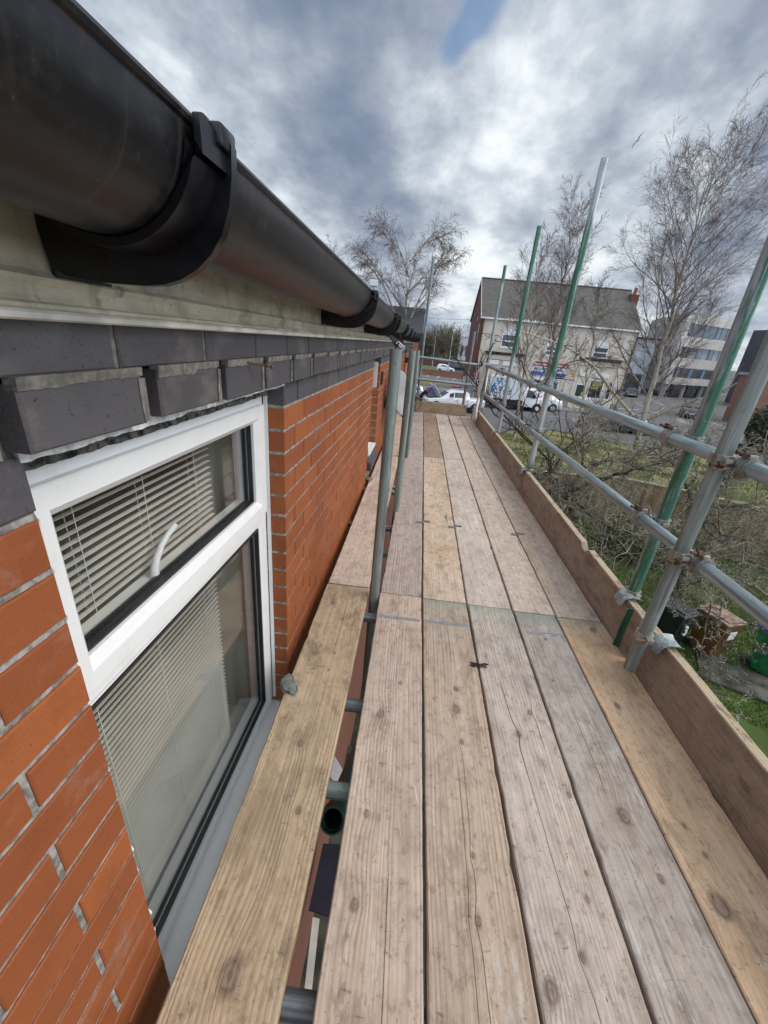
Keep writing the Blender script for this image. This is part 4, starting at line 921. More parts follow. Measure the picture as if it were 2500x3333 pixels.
lf = MB(); pts = [(-.040, -.010), (-.030, .004), (-.036, .014), (-.018, .008), (-.004, .016), (.006, .004), (.026, .010), (.052, .020), (.030, .000), (.034, -.012), (.016, -.008), (.004, -.016), (-.010, -.006), (-.022, -.014)]
vs = [(0, 0, .010)] + [(a, b, .003 + .006 * math.sin(a * 90)) for a, b in pts]; lf.add(vs, [(0, i + 1, (i + 1) % len(pts) + 1) for i in range(len(pts))]); lo = lf.build('dead_leaf', M_leafmat); lo.location = (.398, 1.312, .001); lo.modifiers.new('s', 'SOLIDIFY').thickness = .0012; tag(lo, 'curled dark dead leaf lying across the gap between two boards', 'leaf')
# cloth over the far rail end
cl = MB(); vs = []; fs = []; nu, nv = 14, 26
for i in range(nu + 1):
    for j in range(nv + 1):
        v = j / nv; u = i / nu - .5; side = 1 if v > .5 else -1; q = abs(v - .5) * 2
        if q < .10: a = (v - .5) * 2 / .10 * math.pi / 2; x, z = 1.075 + .030 * math.sin(a), .965 + .030 * math.cos(a)
        else:
            hgt = (q - .10) * (.98 if side < 0 else .45); x = 1.075 + side * (.030 + .02 * math.sin(hgt * 7 + u * 5)) ; z = .965 - hgt
            x += (-.01 if side < 0 else 0)
        w = .125 - .02 * q + .012 * math.sin(v * 11)
        vs.append((x + .012 * math.sin(u * 13 + v * 3), 6.70 + u * w * 1.9 + .015 * math.sin(v * 9), z))
for i in range(nu):
    for j in range(nv): a = i * (nv + 1) + j; fs.append((a, a + 1, a + nv + 2, a + nv + 1))
cl.add(vs, fs); co = cl.build('cloth', plain('off white cloth', (.62, .60, .55), .95, 0, .12, 12), smooth=True); co.modifiers.new('s', 'SOLIDIFY').thickness = .003; tag(co, 'long off white cloth hanging over the far end of the top rail', 'cloth')
ca = MB(); base = Vector((.05, 7.2, .30)); pts = [base + Vector((.07 * math.sin(a) * (1 + .2 * math.sin(a)), -.02, -.10 + .10 * math.cos(a))) for a in np.linspace(.2, 5.9, 26)]
ca.path([base + Vector((.02, 0, .04))] + pts, .005, 6); ca.path([base + Vector((-.01, 0, .0)), base + Vector((-.09, -.02, .01)), base + Vector((-.2, -.05, -.03)), base + Vector((-.24, -.04, .05))], .004, 6); own('cable', ca, M_brk, 'loop of thin black cable hanging at the far left corner of the deck', 'cable', smooth=True)
# ================================================================ GROUND AND STREET
def sheet(name, pts, z, m, kind='structure', label=None, cat=None):
    b = MB(); b.add([(x, y, z) for x, y in pts], [tuple(range(len(pts)))]); o = b.build(name, m)
    if o.data.polygons[0].normal.z < 0: o.data.flip_normals()
    return tag(o, label, cat, kind=kind)
g_ = MB(); nx = 40
xs = np.concatenate([np.linspace(-1500, -60, 6), np.linspace(-50, 90, 15), np.linspace(120, 1500, 6)]); ys = np.concatenate([np.linspace(-200, 0, 3), np.linspace(10, 140, 14), np.linspace(200, 2500, 6)])
vs = [(x, y, GZ) for y in ys for x in xs]; k = len(xs); g_.add(vs, [(j * k + i, j * k + i + 1, (j + 1) * k + i + 1, (j + 1) * k + i) for j in range(len(ys) - 1) for i in range(k - 1)])
tag(g_.build('ground', M_asph), kind='structure')
sheet('road', [(6.2, 27.2), (9.5, 31.0), (60, 24.0), (120, 14), (140, 20), (60, 36), (46, 41.5), (70, 130), (58, 130), (24.5, 43.2), (-30, 43.2), (-30, 36), (5.0, 36.0)], GZ + .004, M_asph)
sheet('rough_grass', [(1.4, 11.2), (2.4, 24.8), (5.4, 27.0), (7.7, 29.6), (10.6, 31.2), (14.6, 28.6), (34, 24), (34, 8), (12, 11.2)], GZ + .008, M_lot)
sheet('lawn', [(1.3, -3), (1.3, 13.1), (7.8, 13.1), (12.5, 10.4), (16, 7), (16, -3)], GZ + .012, M_lawn)
sheet('pavement', [(6.0, 43.3), (6.0, 46.1), (24.3, 46.1), (24.3, 43.3)], GZ + .11, M_pave)
kb = MB(); kb.cbox(6.0, 24.4, 43.18, 43.3, GZ, GZ + .115, .01); tag(kb.build('kerb', M_pave), kind='structure')
kb = MB(); kb.path([(7.6, 29.7, GZ + .05), (10.6, 31.35, GZ + .05), (14.6, 28.8, GZ + .05), (34, 24.2, GZ + .05)], .09, 4); tag(kb.build('kerb', M_pave), kind='structure')
sheet('path', [(-.9, -3), (-.9, 14), (2.1, 14), (2.1, -3)], GZ + .013, plain('darkened mossy flags', (.045, .045, .035), .9, 0, .3, 3))  # colour darkened beyond the moss so the gaps between boards read as shaded
sheet('grass_verge', [(-8, 93), (-8, 103), (7.5, 99), (7.5, 91)], GZ + .01, M_verge)
sheet('hill', [(-60, 400), (-60, 420), (60, 420), (60, 400)], GZ + .02, M_lot)
# road paint
pm = MB()
def mark(p, q, w=.12):
    p, q = Vector((*p, GZ + .009)), Vector((*q, GZ + .009)); d = (q - p).normalized(); n = Vector((-d.y, d.x, 0)) * w / 2; pm.add([p - n, q - n, q + n, p + n], [(0, 1, 2, 3)])
P2 = lambda px, py: tuple(ong(px, py))[:2]
mark(P2(1784, 1354), P2(1918, 1366), .13); mark(P2(1850, 1347), P2(1952, 1360), .13); mark(P2(1862, 1367), P2(1892, 1367), .16); mark(P2(1880, 1364), P2(1870, 1369), .14); mark(P2(1700, 1344), P2(1760, 1350), .1)
for a in range(5): mark(P2(2062 + a * 9, 1308 + a * 5), P2(2078 + a * 9, 1312 + a * 5), .15)
for a in range(4): mark(P2(2086 + a * 14, 1330 + a * 4), P2(2098 + a * 14, 1334 + a * 4), .15)
mark(P2(2118, 1300), P2(2170, 1325), .12); mark(P2(2138, 1345), P2(2165, 1322), .12)
for a in range(4): mark(P2(2200 + a * 3, 1361 + a * 4), P2(2238 + a * 4, 1371 + a * 4), .22)
mark(P2(2310, 1372), P2(2350, 1388), .14)
for (a, b) in (((1420, 1231), (1433, 1224)), ((1473, 1237), (1484, 1230)), ((1390, 1226), (1396, 1222))): mark(P2(*a), P2(*b), .16)
pm.build('road_markings', M_paint)
bpy.data.objects['road_markings']['kind'] = 'structure'
# grass blades on the lawn
def grass_field(name, n, inside, hmin, hmax, z, seed, wid=.006):
    rs = np.random.RandomState(seed); P = inside(rs, n); n = len(P); a = rs.rand(n) * 6.283; h = hmin + rs.rand(n) * (hmax - hmin); w = wid * (.6 + rs.rand(n)); ln = h * (rs.rand(n) * .9)
    b = rs.rand(n) * 6.283; V = np.zeros((n, 3, 3)); V[:, 0, 0] = P[:, 0] - np.cos(a) * w; V[:, 0, 1] = P[:, 1] - np.sin(a) * w; V[:, 1, 0] = P[:, 0] + np.cos(a) * w; V[:, 1, 1] = P[:, 1] + np.sin(a) * w
    V[:, 2, 0] = P[:, 0] + np.cos(b) * ln; V[:, 2, 1] = P[:, 1] + np.sin(b) * ln; V[:, :2, 2] = z; V[:, 2, 2] = z + h
    return tag(raw_mesh(name, V.reshape(-1, 3), np.arange(n * 3).reshape(n, 3), M_grass), kind='stuff')
def cl_noise(P, f, s): return np.sin(P[:, 0] * f + s) * np.cos(P[:, 1] * f * 1.3 + s * 2) + .6 * np.sin(P[:, 0] * f * 2.3 + P[:, 1] * f * 1.7 + s)
def lawn_pts(rs, n):
    P = np.stack([2.1 + rs.rand(n) * 8.3, 1.5 + rs.rand(n) * 11.3], 1); return P[cl_noise(P, 1.6, 1.0) > -.75]
tag(grass_field('lawn_grass', 110000, lawn_pts, .03, .09, GZ + .012, 4, .007), 'short green lawn grass in the garden below the scaffold', 'grass')
def lot_pts(rs, n):
    P = np.stack([2 + rs.rand(n) * 28, 13.4 + rs.rand(n) * 16], 1); k = (cl_noise(P, .9, 3.0) > -.2) & (P[:, 1] < 30.5 - np.abs(P[:, 0] - 10.6) * .6) & (P[:, 1] < 24.0 + P[:, 0] * .8); return P[k]
tag(grass_field('rough_grass_tufts', 60000, lot_pts, .05, .17, GZ + .008, 6, .016), 'rough yellowing grass on the vacant corner plot', 'grass')
# ================================================================ FENCE, BINS, SLAB
def fence(name, A, B, h, label, rail=True, grp='timber fences round the garden'):
    A, B = Vector((*A, GZ)), Vector((*B, GZ)); L = (B - A).length; ang = math.atan2(B.y - A.y, B.x - A.x); t = empty(name, tuple(A), label, 'fence', grp, rot=(0, 0, ang)); rr = random.Random(int(L * 100))
    b = MB(); x = 0
    while x < L - .02: w = .125; zt = h - .03 + rr.uniform(-.012, .012); b.cbox(x, x + w - .004, -.008 + rr.uniform(-.004, .004), .008, .03, zt, .002); x += w
    b.build('boards', M_fence, t)
    if rail:
        b = MB(); b.cbox(0, L, -.035, .035, h - .028, h + .012, .004); b.build('top_rail', M_rail, t)
    x = 0
    while x <= L + .1: b = MB(); b.cbox(x - .05, x + .05, .02, .12, 0, h + .06, .006); b.build('post', M_fence, t); x += 1.83
    return t
fence('timber_fence', (2.2, 13.10), (4.4, 13.05), 1.72, 'brown board fence panel nearest the scaffold, half hidden by twigs')
fence('timber_fence', (4.45, 13.06), (7.25, 13.3), 1.78, 'brown board fence with pale top rail in front of the rough grass')
fence('timber_fence', (7.3, 13.28), (9.6, 12.3), 1.78, 'lighter board fence run turning towards the right beyond the bins')
fence('timber_fence', (9.65, 12.28), (13.4, 9.6), 1.75, 'fence run with pale rail leading off behind the rails at the right edge')
def bin_(x, y, rz, body, lid, label, mark=None, lid_tilt=0):
    t = empty('wheelie_bin', (x, y, GZ + .015), label, 'bin', 'wheelie bins by the garden path', rot=(0, 0, rz)); t.scale = (.88, .88, .92); b = MB()
    v = [(-.21, -.24, .06), (.21, -.24, .06), (.21, .26, .06), (-.21, .26, .06), (-.285, -.33, .98), (.285, -.33, .98), (.285, .33, .98), (-.285, .33, .98)]
    b.add(v, [(0, 1, 5, 4), (1, 2, 6, 5), (2, 3, 7, 6), (3, 0, 4, 7), (0, 3, 2, 1), (4, 5, 6, 7)]); b.cbox(-.30, .30, -.345, .34, .94, .99, .01); b.cbox(-.15, .15, -.325, -.30, .55, .80, .01); b.build('bin_body', body, t)
    b = MB(); b.cbox(-.30, .30, -.36, .36, .995, 1.035, .015); b.cbox(-.20, .20, -.30, .28, 1.035, 1.06, .012); b.path([(-.22, .40, 1.01), (.22, .40, 1.01)], .016, 8); o = b.build('lid', lid, t); o.rotation_euler = (lid_tilt, 0, 0)
    for sx in (-.24, .24): b = MB(); b.disc((sx, .27, .11), (1, 0, 0), .10, .05, 20); b.build('wheel', M_black, t)
    if mark: text_part('painted_number', mark, .34, M_inkw, t, (0.0, -.335, .62), (math.radians(86), 0, 0), bold=.004)
    return t
M_bing = plain('dark green bin plastic', (.012, .022, .018), .5, 0, .2, 6); M_binb = plain('brown bin plastic', (.15, .075, .03), .5, 0, .2, 6); M_bing2 = plain('bright green bin plastic', (.02, .18, .06), .5, 0, .2, 6); M_binl = plain('dark lid', (.035, .04, .042), .45, 0, .2, 8); M_binlb = plain('faded brown lid', (.30, .20, .15), .6, 0, .25, 8); M_binblue = plain('blue lid', (.015, .04, .35), .4, 0, .1, 8)
bin_(5.75, 7.05, .45, M_bing, M_binl, 'dark green wheelie bin with a white 3 painted on its front', '3')
bn = bin_(6.55, 6.95, .35, M_binb, M_binlb, 'brown wheelie bin with a faded lid and torn white paper on its front')
pp = MB(); pp.cbox(-.10, .12, -.345, -.336, .62, .82, .003); pp.build('torn_label', M_inkw, bn)
bin_(7.45, 6.55, .5, M_bing2, M_binblue, 'bright green bin with blue lid at the right edge by the concrete slab')
sb = MB(); sb.cbox(-.9, .9, -.4, .4, 0, .06, .012); so = sb.build('concrete_slab', plain('mossy slab', (.10, .095, .075), .95, 0, .4, 3)); so.location = (6.95, 6.1, GZ + .012); so.rotation_euler = (0, 0, -.45); tag(so, 'grey concrete slab lying in the grass beside the brown bin', 'slab')
# ---- things at the foot of the wall seen through the gap
def slabpoly(name, pts, z, th, m, label, cat):
    b = MB(); P = [ong(x, y, z) for x, y in pts]; n = len(P); b.add(P + [p - Vector((0, 0, th)) for p in P], [tuple(range(n)), tuple(range(2 * n - 1, n - 1, -1))] + [(i, (i + 1) % n, n + (i + 1) % n, n + i) for i in range(n)]); return own(name, b, m, label, cat)
q = ong(1081, 2672, -.62); pg = MB(); dq = Vector((.03, .75, -.66)).normalized(); pg.pipe(q + dq * 1.6, q + dq * .02, .044, .038, 24); pg.pipe(q + dq * .07, q, .052, .0455, 24); own('green_pipe', pg, plain('dark green pipe plastic', (.012, .07, .05), .4, 0, .2, 20), 'open mouth of a dark green pipe seen down the gap between the boards', 'pipe', smooth=True)
slabpoly('leaning_sheet', [(1056, 2396), (1066, 2420), (1142, 2550), (1150, 2660), (1098, 2560), (1048, 2490)], -1.9, .015, plain('pale grey panel', (.60, .62, .66), .5, 0, .06, 4), 'pale sheet lying below the gap near the green tinged transom', 'sheet')
slabpoly('white_batten', [(1018, 2985), (1040, 2990), (1003, 3333), (978, 3333)], -2.2, .02, plain('cream batten', (.60, .60, .54), .6, 0, .1, 8), 'cream batten lying far below the gap at the bottom of the picture', 'batten')
slabpoly('dark_sheet', [(1052, 2745), (1130, 2750), (1100, 2990), (1005, 2960)], -2.6, .02, plain('dark navy sheet', (.012, .013, .030), .6, 0, .2, 4), 'dark navy sheet lying below the gap', 'sheet')
pc = MB(); pc.T = Matrix.Translation((-.1, .6, -3.9)); pc.cbox(-.35, .6, -1.6, 3.0, 0, .1, .01); own('low_plinth', pc, plain('mossy dark paving block', (.05, .052, .035), .9, 0, .4, 5), 'mossy dark plinth at the foot of the wall far below the boards', 'plinth')
# ================================================================ HOUSE ACROSS THE ROAD
HY = 46.0
hs = empty('corner_house', (14, HY, GZ), 'two storey cream rendered shop with slate roof and dark cornices across the road', 'building')
def hp(mb): mb.T = Matrix.Translation((-14, -HY, -GZ)); return mb
HX0, HX1, HE, HR, HD = 6.1, 21.95, 4.0, 8.02, 9.4      # eaves and ridge heights, depth
RYm = HY + 4.6
b = hp(MB()); b.box(HX0, HX1, HY, HY + .3, GZ, HE); b.box(HX1 - .3, HX1, HY + .3, HY + HD, GZ, HE); b.box(HX0 + .3, HX1 - .3, HY + HD - .3, HY + HD, GZ, HE); b.build('front_wall', M_cream, hs)
b = hp(MB()); b.prism([(HY - .002, GZ), (HY + HD, GZ), (HY + HD, HE - .1), (RYm, HR - .12), (HY - .002, HE - .1)], HX0 - .001, HX0 + .3, 'x'); add_uv(b.build('gable_wall', M_redbrick, hs))
b = hp(MB()); b.prism([(HY, HE + .001), (HY + HD, HE + .001), (RYm, HR - .15)], HX1 - .35, HX1 - .05, 'x'); add_uv(b.build('gable_wall', M_redbrick, hs))
for nm, ya, yb in (('roof', HY - .28, RYm), ('roof', RYm, HY + HD + .28)):
    b = hp(MB()); za, zb = (HE - .05, HR) if ya < HY else (HR, HE - .05)
    xr = HX1 - .6 if True else 0
    b.add([(HX0 - .12, ya, za), (HX1 + .2, ya, za), (HX1 + .05, yb, zb), (HX0 - .12, yb, zb), (HX0 - .12, ya, za - .1), (HX1 + .2, ya, za - .1), (HX1 + .05, yb, zb - .1), (HX0 - .12, yb, zb - .1)] if ya < HY else
          [(HX0 - .12, ya, za), (HX1 + .05, ya, za), (HX1 + .2, yb, zb), (HX0 - .12, yb, zb), (HX0 - .12, ya, za - .1), (HX1 + .05, ya, za - .1), (HX1 + .2, yb, zb - .1), (HX0 - .12, yb, zb - .1)],
          [(0, 1, 2, 3), (4, 7, 6, 5), (0, 4, 5, 1), (1, 5, 6, 2), (2, 6, 7, 3), (3, 7, 4, 0)]); add_uv(b.build(nm, M_slate, hs))
b = hp(MB()); b.path([(HX0 - .12, RYm, HR + .02), (HX1 + .05, RYm, HR + .02)], .09, 6); b.build('ridge_tiles', plain('ridge tile', (.10, .095, .09), .9, 0, .25, 4), hs)
b = hp(MB()); b.cbox(HX0 - .15, HX1 + .2, HY - .36, HY - .26, HE - .16, HE - .02, .01); b.build('eaves_gutter', M_white, hs)
b = hp(MB()); 
for s_ in (0, 1):
    p, q = ((HY - .3, HE - .08), (RYm, HR + .0)) if s_ == 0 else ((RYm, HR), (HY + HD + .28, HE - .08))
    b.add([(HX0 - .15, p[0], p[1] - .10), (HX0 - .15, q[0], q[1] - .10), (HX0 - .15, q[0], q[1] + .05), (HX0 - .15, p[0], p[1] + .05), (HX0 - .119, p[0], p[1] - .10), (HX0 - .119, q[0], q[1] - .10), (HX0 - .119, q[0], q[1] + .05), (HX0 - .119, p[0], p[1] + .05)], [(0, 1, 2, 3), (4, 7, 6, 5), (0, 4, 5, 1), (1, 5, 6, 2), (2, 6, 7, 3), (3, 7, 4, 0)])
b.build('verge_board', M_white, hs)
b = hp(MB())
for i in range(11): b.cbox(HX0 + 2.6 + i * .34 - .06, HX0 + 2.6 + i * .34 + .06, HY - .30, HY - .2, HE - .01, HE + .09, .02)
b.build('bird_lumps_on_eaves', M_white, hs)
def hwin(x0, x1, z0, z1, y=HY, arch=False, glass=M_win, bar=True, frame=M_white, ft=.09):
    w = hp(MB()); d = .06
    w.box(x0, x0 + ft, y - d, y - .005, z0, z1); w.box(x1 - ft, x1, y - d, y - .005, z0, z1); w.box(x0 + ft, x1 - ft, y - d, y - .005, z0, z0 + ft); w.box(x0 + ft, x1 - ft, y - d, y - .005, z1 - ft, z1)
    if bar: zm = z0 + (z1 - z0) * .42; w.box(x0 + ft, x1 - ft, y - d - .01, y - .006, zm - .06, zm + .06)
    if arch:
        n = 12; pts = [(x0 + (x1 - x0) * i / n, z1 + .001 + .42 * math.sin(math.pi * i / n) ** .6) for i in range(n + 1)]
        w.prism([(x1, z1 - .25), (x0, z1 - .25)] + pts, y - d - .012, y - d - .002, 'y')
    w.box(x0 - .08, x1 + .08, y - .12, y - .004, z0 - .13, z0 - .005)
    o = w.build('window', frame, hs)
    p = hp(MB()); p.box(x0 + ft * .6, x1 - ft * .6, y - .035, y - .012, z0 + ft * .6, z1 - ft * .6); p.build('pane', glass, o); return o
hwin(8.45, 9.85, 1.35, 2.75, arch=True, glass=M_win2); hwin(17.95, 19.4, 1.15, 2.35, arch=True); hwin(13.15, 14.3, .95, 2.0, arch=True, glass=M_win2)
hwin(17.15, 18.2, -2.9, -1.55, bar=False); hwin(18.45, 20.0, -2.95, -1.0, bar=False, ft=.13); hwin(20.35, 20.9, -2.9, -1.1, bar=False)
hwin(8.0, 9.4, -2.5, -1.4, bar=False, glass=M_win2); hwin(12.2, 15.3, -2.6, -1.6, bar=False, glass=M_win2)
M_cdk = plain('flaking dark cornice', (.10, .085, .075), .9, 0, .5, 6)
def cornice(x0, x1, z, m):
    c = hp(MB()); c.cbox(x0, x1, HY - .42, HY - .004, z, z + .14, .02); c.cbox(x0 + .06, x1 - .06, HY - .28, HY - .004, z - .16, z - .001, .02); c.build('cornice', m, hs)
    c = hp(MB()); c.cbox(x0 + .1, x1 - .1, HY - .12, HY - .004, z - .52, z - .17, .01); c.cbox(x0, x1, HY - .22, HY - .004, z - .62, z - .53, .01); 
    for i in range(int((x1 - x0) / .42)): c.cbox(x0 + .15 + i * .42, x0 + .38 + i * .42, HY - .15, HY - .121, z - .44, z - .28, .01, 0)
    c.build('fascia_frieze', M_cream, hs)
cornice(7.0, 11.3, .72, M_cdk); cornice(16.75, 21.0, .98, M_cdk)
for x in (7.0, 11.1, 12.0, 15.9, 16.75, 20.95): c = hp(MB()); c.cbox(x, x + .24, HY - .14, HY - .003, GZ + .15, .1 if x < 12 or x > 16 else -1.3, .02); c.build('pilaster', M_cream, hs)
c = hp(MB()); c.cbox(17.0, 20.94, HY - .12, HY - .003, GZ + .1, -3.1, .02); c.build('stall_riser', M_cream, hs)
for x0, x1, z0, z1 in ((7.4, 8.6, -.42, .02), (9.0, 10.6, -.45, .0), (12.25, 13.6, -1.55, -1.25), (14.0, 15.3, -1.6, -1.3), (17.1, 18.25, -.75, -.35), (18.6, 20.2, -.8, -.4)): c = hp(MB()); c.cbox(x0, x1, HY - .2, HY - .003, z0, z1, .02); c.build('shutter_box', M_white, hs)
M_dp = plain('rust brown downpipe', (.12, .06, .05), .6, 0, .2, 4)
for x, zt_ in ((15.8, -2.3), (21.8, HE - .2), (6.3, HE - .2)): c = hp(MB()); c.path([(x, HY - .18, GZ + .1), (x, HY - .18, zt_)], .06, 8); c.build('downpipe', M_dp, hs)
c = hp(MB()); c.cbox(HX0 + .0, HX1, HY - .03, HY - .002, GZ + .05, GZ + .9, .005); c.build('plinth', plain('grimy painted plinth', (.30, .26, .20), .9, 0, .25, 1.2), hs)
c = hp(MB()); M_post = plain('yellow poster', (.36, .32, .05), .6, 0, .2, 3)
for x0, x1, z0, z1 in ((18.75, 19.75, -1.65, -1.2), (18.7, 19.5, -1.95, -1.72), (17.85, 18.08, -2.75, -2.35)): c = hp(MB()); c.cbox(x0, x1, HY - .052, HY - .037, z0, z1, .002); c.build('yellow_poster', M_post, hs)
for i in range(2):
    c = hp(MB()); c.box(HX0 - .006, HX0 - .002, HY + 1.0 + i * 2.2, HY + 1.5 + i * 2.2, 1.6 + i * 2.6, 3.4 + i * 1.6 - i * 1.2); c.build('gable_slot_window', M_win, hs)
al = MB(); al.cbox(-.16, .16, -.10, 0, -.26, .26, .03); ao = al.build('alarm_box', M_ora); ao.location = (16.62, HY - .01, -.60); tag(ao, 'orange alarm box on the cream wall left of the shop window', 'alarm box')
# chimney
ch = MB(); ch.T = Matrix.Translation((-14, -HY, -GZ)); ch.cbox(21.55, 22.35, RYm - 1.4, RYm - .7, HE - 1.0, 7.55, .02); add_uv(ch.build('chimney', M_redbrick, hs))
ch = hp(MB()); ch.pipe((21.95, RYm - 1.05, 7.5), (21.95, RYm - 1.05, 8.15), .17, .12, 12); ch.build('chimney_pot', plain('red clay pot', (.36, .10, .06), .8, 0, .1, 5), hs)
# shop sign
sg = empty('shop_sign', (13.97, HY - .10, -.38), 'white shop sign with red and blue lettered bands on the cream wall', 'sign', rot=(0, math.radians(0.3), 0))
b = MB(); b.cbox(-1.86, 1.86, -.03, .03, -.66, .66, .01); b.build('sign_board', M_signwhite, sg)
b = MB(); b.prism([(-1.84, .20), (1.78, .20), (1.90, .66), (-1.72, .66)], -.045, -.032, 'y'); b.build('red_band', M_signred, sg)
b = MB(); b.prism([(-1.90, -.66), (1.72, -.66), (1.80, -.32), (-1.82, -.32)], -.045, -.032, 'y'); b.build('blue_band', M_signblue, sg)
text_part('lettering', 'Rochdale Motor Factors', .37, M_inkw, sg, (0, -.049, .43), (math.radians(90), 0, 0), .92, .008)
text_part('lettering', 'MOTORISTS   DIY   STORE', .30, M_ink, sg, (-.05, -.036, -.06), (math.radians(90), 0, 0), .84, .006)
text_part('lettering', '01706        7', .26, M_inkw, sg, (-.05, -.049, -.49), (math.radians(90), 0, 0), 1.0, .006)
# car park sign and palisade
cs = empty('car_park_sign', (6.45, 44.0, GZ), 'white customer car park sign with red lettering panels and a black arrow', 'sign')
b = MB(); b.cbox(-.45, .45, -.03, .03, 1.75, 2.85, .01); b.build('sign_board', M_signwhite, cs)
b = MB(); b.cbox(-.43, .43, -.045, -.032, 2.56, 2.82, .005); b.cbox(-.43, .43, -.045, -.032, 2.26, 2.52, .005); b.build('red_panel', M_signred, cs)
text_part('lettering', 'CUSTOMER', .19, M_inkw, cs, (0, -.049, 2.69), (math.radians(90), 0, 0), .85, .004); text_part('lettering', 'CAR PARK', .19, M_inkw, cs, (0, -.049, 2.39), (math.radians(90), 0, 0), .95, .004)
b = MB(); b.prism([(-.25, 2.04), (-.08, 2.14), (-.08, 2.07), (.25, 2.07), (.25, 2.01), (-.08, 2.01), (-.08, 1.94)], -.045, -.032, 'y'); b.build('arrow', M_ink, cs)
for sx in (-.35, .35): b = MB(); b.path([(sx, .06, 0), (sx, .06, 2.8)], .03, 8); b.build('post', M_rim, cs)
pf = empty('palisade_fence', (5.1, 45.0, GZ), 'pale steel palisade fence at the foot of the red gable', 'fence'); b = MB()
for i in range(9): b.prism([(-.04 + i * .16, 0), (.04 + i * .16, 0), (.04 + i * .16, 2.25), (i * .16, 2.4), (-.04 + i * .16, 2.25)], -.01, .01, 'y')
b.build('pales', M_conc2, pf); b = MB(); b.cbox(-.1, 1.4, .011, .05, .4, .46, .003); b.cbox(-.1, 1.4, .011, .05, 1.9, 1.96, .003); b.build('rails', M_conc2, pf)
# ================================================================ OFFICE BLOCK (behind, right)
A0, A1, A2 = Vector((45.9, 92.7)), Vector((41.9, 74.0)), Vector((56.5, 81.3)); OT = 8.9
ob = empty('office_block', (A1.x, A1.y, GZ), 'four storey pale concrete office block with dark window bands and blue panels', 'building')
b = MB(); b.T = Matrix.Translation((-A1.x, -A1.y, -GZ)); back = Vector((12, 22))
foot = [A0, A1, A2, A2 + Vector((-6, 14)), A0 + Vector((4, 4))]
def oband(z0, z1, m, name, out=0.0):
    b = MB(); b.T = Matrix.Translation((-A1.x, -A1.y, -GZ)); c = sum(foot, Vector((0, 0))) / len(foot)
    b.prism([tuple(p + (p - c).normalized() * out) for p in foot], z0, z1, 'z'); o = b.build(name, m, ob); return o
oband(5.62, 7.48, M_win, 'window_band', -.25); oband(2.33, 3.98, M_win, 'window_band', -.25); oband(-.78, .78, M_win, 'window_band', -.25); oband(GZ, -1.92, M_win, 'ground_floor_glazing', -2.2)
oband(7.49, OT, M_conc, 'parapet', 0); oband(3.99, 5.61, M_conc, 'spandrel', 0); oband(.79, 2.32, M_conc, 'spandrel', 0); oband(-1.91, -.79, M_conc, 'spandrel', .15)
def on_face(P, Q, u, out=.05):
    d = (Q - P).normalized(); n = Vector((d.y, -d.x)); 
    c = sum(foot, Vector((0, 0))) / len(foot)
    if (P + n - c).length < (P - c).length: n = -n
    return P + d * u + n * out, d, n
M_mul = plain('grey mullion', (.16, .17, .20), .5, 0, .1, 3); M_bpan = plain('blue window panel', (.11, .21, .33), .4, 0, .1, 3)
for z0, z1 in ((5.62, 7.48), (2.33, 3.98), (-.78, .78)):
    LR = (A2 - A1).length; LL = (A0 - A1).length
    pm_ = MB(); bl = MB(); mu = MB()
    for (P, Q, L, items) in ((A1, A2, LR, [(0, 1.3, 'c'), (2.4, .45, 'b'), (5.6, .7, 'b'), (9.0, .7, 'b'), (12.3, .7, 'b'), (15.6, .6, 'b')]), (A1, A0, LL, [(0, 2.6, 'c'), (8.0, .4, 'b'), (14.5, 4.6, 'c')])):
        for u, w, kk in items:
            p, d, n = on_face(P, Q, u, .0 if kk == 'c' else -.12); q = p + d * w; r = q - n * .4; s = p - n * .4
            tgt = MB(); tgt.prism([(v.x - A1.x, v.y - A1.y) for v in (p, q, r, s)], z0 - GZ + .004, z1 - GZ - .004, 'z'); tgt.build('pier' if kk == 'c' else 'blue_panel', M_conc if kk == 'c' else M_bpan, ob)
        u = .8
        while u < L - .5:
            mu = MB(); p, d, n = on_face(P, Q, u, -.16); q = p + d * .07; mu.prism([(v.x - A1.x, v.y - A1.y) for v in (p, q, q - n * .1, p - n * .1)], z0 - GZ + .006, z1 - GZ - .006, 'z'); mu.build('mullion', M_mul, ob); u += 1.55
for u in (1.0, 6.0, 11.0, 15.8):
    p, d, n = on_face(A1, A2, u, -.5); cl_ = MB(); cl_.path([(p.x - A1.x, p.y - A1.y, 0), (p.x - A1.x, p.y - A1.y, 2.3)], .35, 10); cl_.build('column', plain('grey column', (.30, .31, .33), .6, 0, .1, 2), ob)
wb = empty('white_rear_building', (36, 80, GZ), 'white walled building with a flat dark roof between the shop and the office block', 'building')
b = MB(); b.box(-3.5, 5.6, 0, 10, 0, 9.0); b.build('walls', M_conc2, wb); b = MB(); b.cbox(-3.7, 6.2, -.4, 10.2, 9.0, 9.25, .03); b.build('flat_roof', M_blackpl, wb)
b = MB(); b.cbox(1.5, 5.0, -.06, 0, .0, 3.2, .02); b.build('entrance', M_win2, wb)
yb_ = empty('ochre_building', (25.5, 62, GZ), 'low ochre wall behind the cream shop corner', 'building'); b = MB(); b.box(0, 4.2, 0, 5, 0, 3.0); b.build('walls', render_mat('ochre render', (.36, .25, .14), (.40, .28, .16)), yb_); b = MB(); b.cbox(-.1, 4.3, -.15, 5.1, 3.0, 3.2, .03); b.build('roof_edge', M_blackpl, yb_)
dg_ = empty('dark_glass_building', (51.8, 70, GZ), 'dark grey clad building beyond the green upright', 'building')
b = MB(); b.box(0, 22, 0, 3, 0, 11.3); b.build('cladding', plain('dark grey cladding', (.075, .08, .10), .5, 0, .12, .3), dg_); b = MB()
